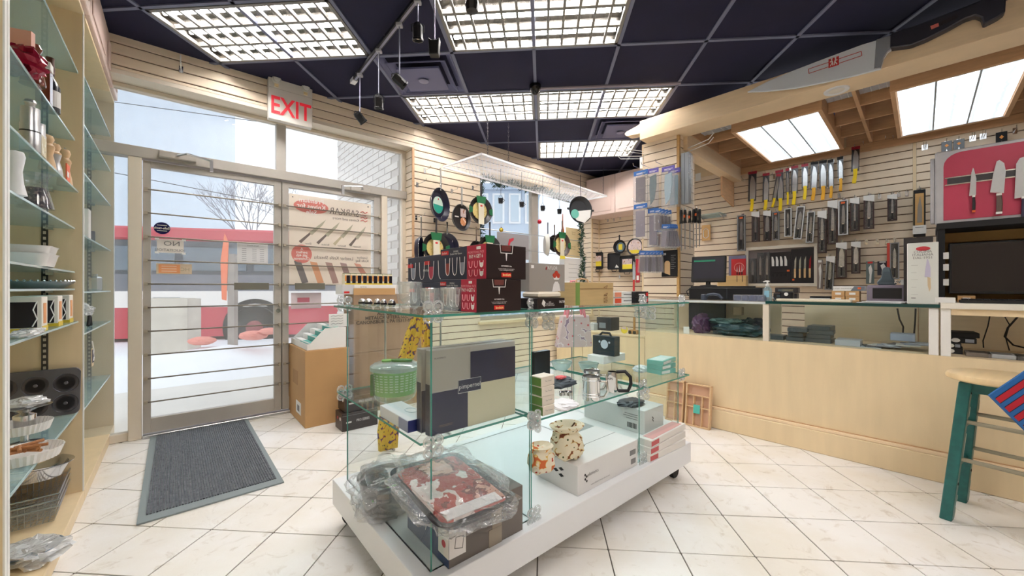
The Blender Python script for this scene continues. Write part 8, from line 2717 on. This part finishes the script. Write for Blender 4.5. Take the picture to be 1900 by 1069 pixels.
bx('text_print', INKW, t, -r * .6, -r * .2, -.022, -.018, 0, r * .08)
t, r = skillet(889, 391, 26, 'dark pan in a green sleeve with vegetable photo, upper one', .12, hpy=341, m=GRY, wall=WW, group=G_, name='frying_pan')
sleeve_dec(t, r)
t, r = skillet(806, 460, 28, 'dark pan in a green sleeve with vegetable photo, lower left one', .14, hpy=405, m=GRY, wall=WW, group=G_, name='frying_pan')
sleeve_dec(t, r)
t, r = skillet(826, 458, 26, 'dark steel handled pan hanging behind the lower left green sleeve', .05, hpy=412, m=NVY, wall=WW, group=G_, hm=CHROME, name='frying_pan')
t, r = skillet(774, 464, 27, 'steel sided navy pan seen nearly edge-on by the door jamb', .2, hpy=400, m=NVY, wall=WW, turn=.9, group=G_, hm=CHROME, name='frying_pan')
t, r = skillet(905, 464, 27, 'dark pan in a green sleeve half hidden behind the red boxes', .14, hpy=412, m=GRY, wall=WW, group=G_, name='frying_pan')
sleeve_dec(t, r)
t, r = skillet(880, 462, 15, 'small black pan with pale handle hidden behind the red boxes', .08, hpy=421, m=GRY, wall=WW, group=G_, hm=CHROME, name='frying_pan')
PHK = [(788, 316, .13, 'hook holding the big navy pan'), (774, 342, .2, 'long white hook below the big navy pan hook'), (838, 354, .13, 'hook holding the black picture-insert pan'), (877, 348, .1, 'hook beside the upper green sleeve pan'),
       (772, 403, .2, 'hook holding the edge-on pan near the jamb'), (806, 408, .15, 'hook holding the lower left green sleeve pan'), (833, 450, .08, 'hook with chrome loop under the black pan'), (864, 420, .05, 'empty hook on the slats below the upper green sleeve')]
for px, py, L_, lab in PHK:
 hook(WW.hit(px, py)[2], WW.rz, 'chrome ' + lab, L_)
# window display rod and pans in front of the second window
RD = Wall(WW.n, 3.79)
A, B_ = RD.hit(890, 423)[2], RD.hit(1078, 447)[2]
o = M().tube([Vector((0, 0, 0)), B_ - A], .006, 8).build('display_rod', STEEL, None, loc=A, smooth=True)
tag(o, 'upper thin steel rod crossing the second window', 'rod')
A2, B2 = RD.hit(890, 455)[2], RD.hit(1078, 476)[2]
tag(M().tube([Vector((0, 0, 0)), B2 - A2], .004, 8).build('display_rod', STEEL, None, loc=A2, smooth=True), 'lower thin steel rod crossing the second window', 'rod')
G2 = 'pans hanging before the second window'
t, r = skillet(1039, 454, 23, 'brown pan in a green sleeve hanging before the second window', .14, hpy=410, m=mat('nonstick_brown', (74, 60, 56), .35), wall=WW, group=G2, name='frying_pan', hm=mat('handle_ash', (120, 110, 104), .4))
sleeve_dec(t, r)
bx('yellow_tag', YLB, t, -r * .3, r * .3, -.05, -.045, -r * 1.15, -r * .9)
t, r = skillet(1011, 454, 21, 'pan with yellow and white print turned sideways before the second window', .16, hpy=412, m=mat('pan_pale', (206, 204, 196), .3), wall=WW, turn=.95, group=G2, name='frying_pan', hm=BLACK)
M().lathe([(0, -.006), (r * .8, -.006), (r * .8, -.001)], 24, axis='y').build('label', pattern('yellow_label', (222, 200, 90), [(240, 236, 226), (170, 140, 60)], 25), t)
t, r = skillet(1025, 452, 16, 'small dark pan hanging between the sideways pan and the green sleeve', .06, hpy=417, m=GRY, wall=WW, group=G2, name='frying_pan', hm=mat('handle_ash', (120, 110, 104), .4))
P = WW.hit(1044, 436, .1)[2]
t = T('wooden_spatula', 'orange brown wooden spatula hanging beside the green sleeve pan', 'spatula', P, WW.rz)
M().prism([(-.03, 0), (.03, 0), (.034, .06), (.012, .13), (.006, .30), (-.006, .30), (-.012, .13), (-.034, .06)], -.004, .004).build('spatula', wood('spatula_wood', (190, 104, 58), .15), t, bevel=.002)
# sign cards in the window
P, W_, H_ = WW.rect(924, 433, 980, 480, -.05)
t = T('window_sign', 'grey window sign with a red swoosh logo, partly hidden by the boxes', 'sign', P, WW.rz)
W_ *= 1.05
bx('panel', mat('sign_slate', (150, 146, 148), .5), t, -W_ / 2, W_ / 2, 0, .008, 0, H_)
M().prism([(p_[0] * W_ - W_ * .22, p_[1] * H_ - H_ * .06) for p_ in ((-.02, .45), (.08, .5), (.12, .7), (.22, .8), (.22, .9), (.08, .82), (.04, .58), (-.06, .52))], -.003, 0).build('swoosh', mat('swoosh_red', (196, 50, 66), .5), t)
text('All-Clad', H_ * .3, INKW, t, (0, -.002, H_ * .2), 'R')
P, W_, H_ = WW.rect(891, 440, 920, 455, -.1)
t = T('window_lettering', 'grey reversed lettering on the second window glass', 'lettering', P, WW.rz)
text('EAST', .12, mat('letter_grey', (150, 150, 156), .6), t, (0, 0, .05), 'R', mirror=True, bold=True)
for k, (x0, y0, x1, y1, lab) in enumerate([(1050, 423, 1078, 447, 'upper cream notice paper beside the garland'), (1050, 447, 1076, 478, 'lower cream notice paper with flower beside the garland')]):
 P, W_, H_ = WW.rect(x0, y0, x1, y1, -.08)
 t = T('paper_notice', lab, 'notice', P, WW.rz)
 bx('paper', mat('notice_straw', (226, 206, 160), .6), t, -W_ / 2, W_ / 2, 0, .002, 0, H_)
 text('Special\nBread', H_ * .16, mat('ink_gold', (176, 150, 100), .6), t, (0, -.002, H_ * .6), 'R')
P, W_, H_ = WW.rect(1047, 479, 1086, 523, -.02)
t = T('white_carton', 'tall white carton with line drawing on the window ledge', 'box', P, WW.rz)
bx('carton', WHITE, t, -W_ / 2, W_ / 2 - .05, 0, .1, 0, H_, bevel=.002)
bx('grey_side', mat('side_slate', (146, 150, 158), .5), t, W_ / 2 - .05, W_ / 2, 0, .1, 0, H_)
for k in range(4):
 bx('line_print', INKG, t, -W_ * .3, W_ * .1, -.0015, 0, H_ * (.2 + .18 * k), H_ * (.21 + .18 * k))
t = T('blue_box', 'pale blue box on the ledge left of the white line-drawn carton', 'box', WW.hit(1040, 520, -.02)[2], WW.rz)
bx('carton', mat('box_sky', (140, 170, 200), .5), t, -.06, .03, 0, .08, 0, .2, bevel=.002)
t = T('mascot_pack', 'black and pink patterned oven mitt pack standing between the grey box and wooden box', 'pack', dpos(1052, 1.95, ZT), .4)
M().prism([(-.02, 0), (.025, 0), (.035, .05), (.03, .085), (.0, .10), (-.03, .09), (-.035, .04)], -.012, .012).build('mitt', pattern('mitt_print', (56, 44, 52), [(206, 90, 130), (220, 210, 210), (30, 26, 34)], 50), t, bevel=.003)
bx('yellow_base', YLB, t, -.02, .02, -.014, .014, 0, .02)
# ================================================================ HANGING GRID OVER THE WALL
GZ = 2.42
ga, gb, gc = up(822, 309, GZ), up(882, 281, GZ), up(1121, 362, GZ)
GX = (gc - gb).length
GY = (ga - gb).length
grid = T('hanging_grid', 'white diagonal mesh grid panel hanging on chains before the window wall', 'grid', (ga.x, ga.y, GZ), math.atan2((gc - gb).y, (gc - gb).x))
gang = math.atan2((gc - gb).y, (gc - gb).x)
fm = M()
fm.box(0, GX, -.0, .012, -.01, .01).box(0, GX, -GY, -GY + .012, -.01, .01).box(0, .012, -GY, 0, -.01, .01).box(GX - .012, GX, -GY, 0, -.01, .01)
fm.build('frame', WHITEG, grid)
gmm = M()
st = .055
n1 = int((GX + GY) / st)
for k in range(n1):
 for sgn in (1, -1):
  # diagonal strips clipped to the panel
  c_ = k * st if sgn > 0 else k * st - GY
  pts = []
  for yy in (0, -GY):
   x = c_ + yy if sgn > 0 else c_ - yy
   pts.append([x, yy])
  (xa, ya), (xb, yb) = pts
  def clipx(p_, q_):
   (x0_, y0_), (x1_, y1_) = p_, q_
   if x0_ < 0:
    f_ = (0 - x0_) / (x1_ - x0_) if x1_ != x0_ else 0
    if f_ > 1 or f_ < 0: return None
    return [0, y0_ + (y1_ - y0_) * f_]
   if x0_ > GX:
    f_ = (GX - x0_) / (x1_ - x0_) if x1_ != x0_ else 0
    if f_ > 1 or f_ < 0: return None
    return [GX, y0_ + (y1_ - y0_) * f_]
   return [x0_, y0_]
  a_, b_ = clipx([xa, ya], [xb, yb]), clipx([xb, yb], [xa, ya])
  if not a_ or not b_: continue
  dx, dy = b_[0] - a_[0], b_[1] - a_[1]
  L_ = math.hypot(dx, dy)
  if L_ < .01: continue
  nx_, ny_ = -dy / L_ * .0016, dx / L_ * .0016
  gmm.prism([(a_[0] - nx_, a_[1] - ny_), (b_[0] - nx_, b_[1] - ny_), (b_[0] + nx_, b_[1] + ny_), (a_[0] + nx_, a_[1] + ny_)], -.0015, .0015, 'z')
tag(gmm.build('mesh', WHITEG, grid), None, None, None, 'stuff')
def chain(P, z1, label, m=None, ln=.03):
 m_ = M()
 n = int((z1 - P.z) / (ln * .8))
 for k in range(n):
  zc = k * ln * .8 + ln / 2
  pts = []
  for q in range(9):
   a = 2 * PI * q / 8
   x, z = .006 * math.cos(a), ln / 2 * math.sin(a)
   pts.append((x, 0, zc + z) if k % 2 else (0, x, zc + z))
  m_.tube(pts, .0016, 4, cap=False)
 o = m_.build('chain', mat('chain_dark', (70, 66, 72), .4, .6), None, loc=P)
 tag(o, label, 'chain')
def gpt(x, y):
 return Vector((ga.x + math.cos(gang) * x - math.sin(gang) * y, ga.y + math.sin(gang) * x + math.cos(gang) * y, GZ + .01))
chain(gpt(.1, -GY + .02), CEIL - .01, 'chain holding the near left corner of the mesh grid')
chain(gpt(.4, -GY + .02), CEIL - .01, 'second chain near the left end of the mesh grid')
chain(gpt(GX - .1, -.03), CEIL - .01, 'chain holding the far right corner of the mesh grid')
chain(gpt(GX - .02, -GY + .05), CEIL - .01, 'chain by the small black cone at the right end of the mesh grid')
P = gpt(GX + .02, -GY * .3)
t = T('black_cone', 'small black cone bracket at the right end of the mesh grid', 'bracket', Vector((P.x, P.y, GZ - .06)), 0)
M().lathe([(0, 0), (.02, .01), (.035, .04), (.036, .06), (0, .062)], 20).build('cone', BLACK, t, smooth=True)
for k, (px, py, d, lab) in enumerate([(929, 371, 4.3, 'tilted black creamer hanging first from the left under the grid'), (968, 378, 4.4, 'black creamer hanging second under the grid'), (1007, 385, 4.5, 'black lantern-shaped pot hanging third under the grid'), (1038, 391, 4.6, 'black can-shaped pot hanging fourth under the grid')]):
 P = vp(px, py, d)
 t = T('hanging_pot', lab, 'pot', P, .4 * k, 'small black pots hanging under the grid')
 r = .028
 M().lathe([(0, -.035), (r * .8, -.035), (r, .02), (r * .95, .02), (r * .7, -.03)], 20).build('pot', BLACK, t, smooth=True)
 M().tube([(r, 0, .01), (r + .018, 0, .0), (r * .9, 0, -.02)], .004, 6).build('handle', BLACK, t)
 M().tube([(-r, 0, .02), (0, 0, .06), (r, 0, .02)], .002, 5).tube([(0, 0, .06), (0, 0, GZ - P.z)], .002, 5).build('hanger_wire', BLACKM, t)
for k, (px, py, lab, c_) in enumerate([(930, 426, 'gold bauble hanging before the second window', (190, 160, 60)), (1001, 411, 'red bauble hanging before the second window', (190, 40, 60))]):
 P = vp(px, py, 4.75)
 t = T('bauble', lab, 'bauble', P, 0)
 M().lathe([(0, -.028), (.016, -.023), (.026, -.008), (.026, .008), (.016, .023), (0, .028)], 20).build('ball', mat('bauble_%d' % k, c_, .15, .6), t, smooth=True)
 M().lathe([(.006, .026), (.006, .036), (0, .037)], 10).build('cap', CHROME, t)
 M().tube([(0, 0, .036), (0, 0, 2.4 - P.z)], .0012, 4).build('thread', mat('thread', (150, 150, 150), .6), t)
# skillet hanging at the right end of the grid
P = vp(1074, 390, 4.55)
gw = Wall(WW.n, P.x * WW.n[0] + P.y * WW.n[1])
t, r = skillet(1074, 390, 25, 'grey pan with teal tag and white card hanging under the grid end', 0, m=mat('pan_iron_grey', (56, 58, 62), .45), wall=gw, name='frying_pan', turn=-.3)
M().prism([(-r * .75, -r * .2), (r * .85, r * .05), (r * .8, -r * .5), (r * .3, -r * .95), (-r * .4, -r * .8)], -.05, -.046).build('white_card', WHITE, t)
M().lathe([(0, -.055), (r * .33, -.055), (r * .33, -.051)], 20, (-r * .55, 0, -r * .35), 'y').build('teal_tag', mat('tag_teal2', (110, 186, 170), .5), t)
M().tube([(0, -.04, r), (0, -.03, GZ - t.location.z)], .003, 5).build('hanger_wire', BLACKM, t)
for s_ in (-1, 1):
 M().prism([(s_ * r * .95, -.012), (s_ * r * 1.15, -.008), (s_ * r * 1.15, .012), (s_ * r * .95, .014)], -.042, -.034).build('lug', mat('pan_iron_grey', (56, 58, 62), .45), t)
# garland
def garland(name, label, pts, e, seed):
 rnd = random.Random(seed)
 m_ = M()
 wl = Wall(WW.n, 3.85)
 PP = [wl.hit(x, y, e)[2] for x, y in pts]
 m_.tube([p for p in PP], .006, 5)
 for i in range(len(PP) - 1):
  L_ = (PP[i + 1] - PP[i]).length
  for k in range(int(L_ / .0035)):
   p = PP[i].lerp(PP[i + 1], rnd.random())
   dv = Vector((rnd.uniform(-1, 1), rnd.uniform(-.6, .2), rnd.uniform(-1, 1))).normalized()
   q = p + dv * rnd.uniform(.04, .085)
   sd = dv.cross(Vector((rnd.random(), rnd.random(), rnd.random()))).normalized() * .007
   md = p.lerp(q, .5)
   m_.add([p, md + sd, q, md - sd], [(0, 1, 2, 3)])
 o = m_.build(name, mat('garland_green', (44, 78, 54), .7, var=.4, scale=30))
 tag(o, label, 'garland')
garland('garland', 'green tinsel garland along the top of the second window', [(889, 352), (900, 326), (925, 345), (950, 338), (975, 352), (1000, 348), (1030, 362), (1068, 368)], -.04, 1)
garland('garland', 'green garland hanging down the right side of the second window', [(1074, 408), (1080, 430), (1077, 455), (1082, 480), (1078, 505), (1084, 530)], .03, 2)
garland('garland', 'green garland hanging down the left side of the second window', [(893, 352), (890, 380), (893, 410), (891, 440), (893, 470)], -.03, 3)
# ================================================================ TRACK LIGHTS, CAMERA DOME, PIPE
TZ = 2.83
TA, TB = up(657, 148, TZ), up(778, -8, TZ)
d_ = TB - TA
t = T('track_rail', 'black track lighting rail crossing the ceiling diagonally', 'rail', TA, math.atan2(d_.y, d_.x))
L_ = d_.length
bx('rail', BLACK, t, 0, L_ + .6, -.017, .017, -.012, .012, bevel=.002)
bx('conductor', mat('rail_silver', (150, 150, 170), .3, .6), t, 0, L_ + .6, -.008, .008, -.0135, -.012)
bx('end_feed', WHITEG, t, -.04, .03, -.02, .02, -.02, .012)
for s_ in (.05, L_ * .55):
 M().tube([(s_, 0, .012), (s_, 0, CEIL - TZ)], .004, 6).build('hanger', STEEL, t)
def spot(px, pt, pb, tilt, label, yaw=0.0):
 """px column, pt pixel row of the rail end of the rod, pb row of the head"""
 # where the line of sight meets the rail line in plan
 r = rx(px)
 s = (r * TA.y - TA.x) / (d_.x - r * d_.y)
 P = TA + d_ * s
 zh = zat(pb, P.y)
 t = T('track_spot', label, 'spotlight', Vector((P.x, P.y, TZ - .0125)), 0, 'track spotlights')
 bx('adapter', mat('adapter_grey', (176, 176, 184), .4), t, -.018, .018, -.02, .02, -.02, -.001, bevel=.002)
 dz = zh - (TZ - .0125)
 M().tube([(0, 0, -.02), (0, 0, dz + .045)], .0045, 8).build('drop_rod', mat('rod_lilac', (156, 156, 176), .35, .5), t, smooth=True)
 hd = link('spot_head', None, t, (0, 0, dz), 0, (math.radians(tilt), 0, yaw))
 M().lathe([(0, .045), (.024, .045), (.03, .03), (.03, -.03), (.033, -.035), (.033, -.045), (.027, -.045), (.022, -.03), (0, -.022)], 8).build('can', BLACK, hd)
 M().lathe([(0, -.034), (.026, -.036)], 16).build('lens', CHROME, hd)
 M().tube([(-.034, 0, .0), (-.036, 0, .04), (0, 0, .058), (.036, 0, .04), (.034, 0, 0)], .003, 6).build('yoke', BLACK, hd)
spot(668, 140, 218, 48, 'tilted black spotlight hanging at the far end of the track', -.7)
spot(703, 102, 190, 12, 'black spotlight second from the far end of the track', .3)
spot(741, 50, 150, 60, 'black spotlight pointing sideways beside the square diffuser', -.9)
spot(775, -5, 60, 10, 'black spotlight hanging near the top edge by the large light', .1)
P = up(806, 84, 2.42)
t = T('track_spot', 'black square-shouldered spotlight left of the large ceiling light', 'spotlight', Vector((rx(806) * 2.35, 2.35, CEIL - .01)), 0, 'track spotlights')
zh = zat(88, 2.35) - (CEIL - .01)
M().tube([(0, 0, 0), (0, 0, zh + .05)], .0045, 8).build('drop_rod', mat('rod_lilac', (156, 156, 176), .35, .5), t, smooth=True)
M().prism([(-.028, -.05), (.028, -.05), (.03, .01), (.034, .05), (.015, .035), (-.015, .035), (-.034, .05), (-.03, .01)], -.025, .025).build('can', BLACK, t, bevel=.004, loc=(0, 0, zh))
P = up(876, 8, 2.62)
t = T('track_spot', 'black spotlight at the very top edge over the large ceiling light', 'spotlight', Vector((rx(876) * 2.0, 2.0, CEIL - .01)), 0, 'track spotlights')
zh = zat(8, 2.0) - (CEIL - .01)
M().tube([(0, 0, 0), (0, 0, zh + .03)], .0045, 8).build('drop_rod', STEEL, t)
M().lathe([(0, .03), (.03, .03), (.036, .0), (.03, -.035), (0, -.04)], 10).build('can', BLACK, t, loc=(0, 0, zh))
P = up(993, 163, CEIL - .03)
t = T('dome_camera', 'small black dome camera between the two long ceiling lights', 'camera', Vector((P.x, P.y, CEIL - .007)), 0)
M().lathe([(.05, 0), (.05, -.015), (.042, -.045), (.02, -.075), (0, -.08)], 24).build('dome', mat('dome_black', (12, 12, 14), .12), t, smooth=True)
Q0, Q1 = cpt(.06, -.14, CEIL - .03), cpt(2.0, -.14, CEIL - .03)
o = M().tube([Vector((0, 0, 0)), Q1 - Q0], .012, 8).build('conduit_pipe', mat('conduit_lilac', (150, 140, 150), .5), None, loc=Q0, smooth=True)
tag(o, 'thin grey conduit pipe running along the ceiling right of the dome camera', 'pipe')
for k, pts in enumerate([[(1372, 60), (1376, 100), (1372, 150)], [(1408, 40), (1404, 90), (1396, 128)]]):
 d = 3.1
 P = Vector((rx(pts[-1][0]) * d, d, 2.745))
 chain(Vector((rx(1478 + 34 * k) * 3.12, 3.12, 2.74)), CEIL - .01, ['chain holding the fascia beam behind the giant knife tip', 'second chain holding the fascia beam behind the knife blade'][k], ln=.022)
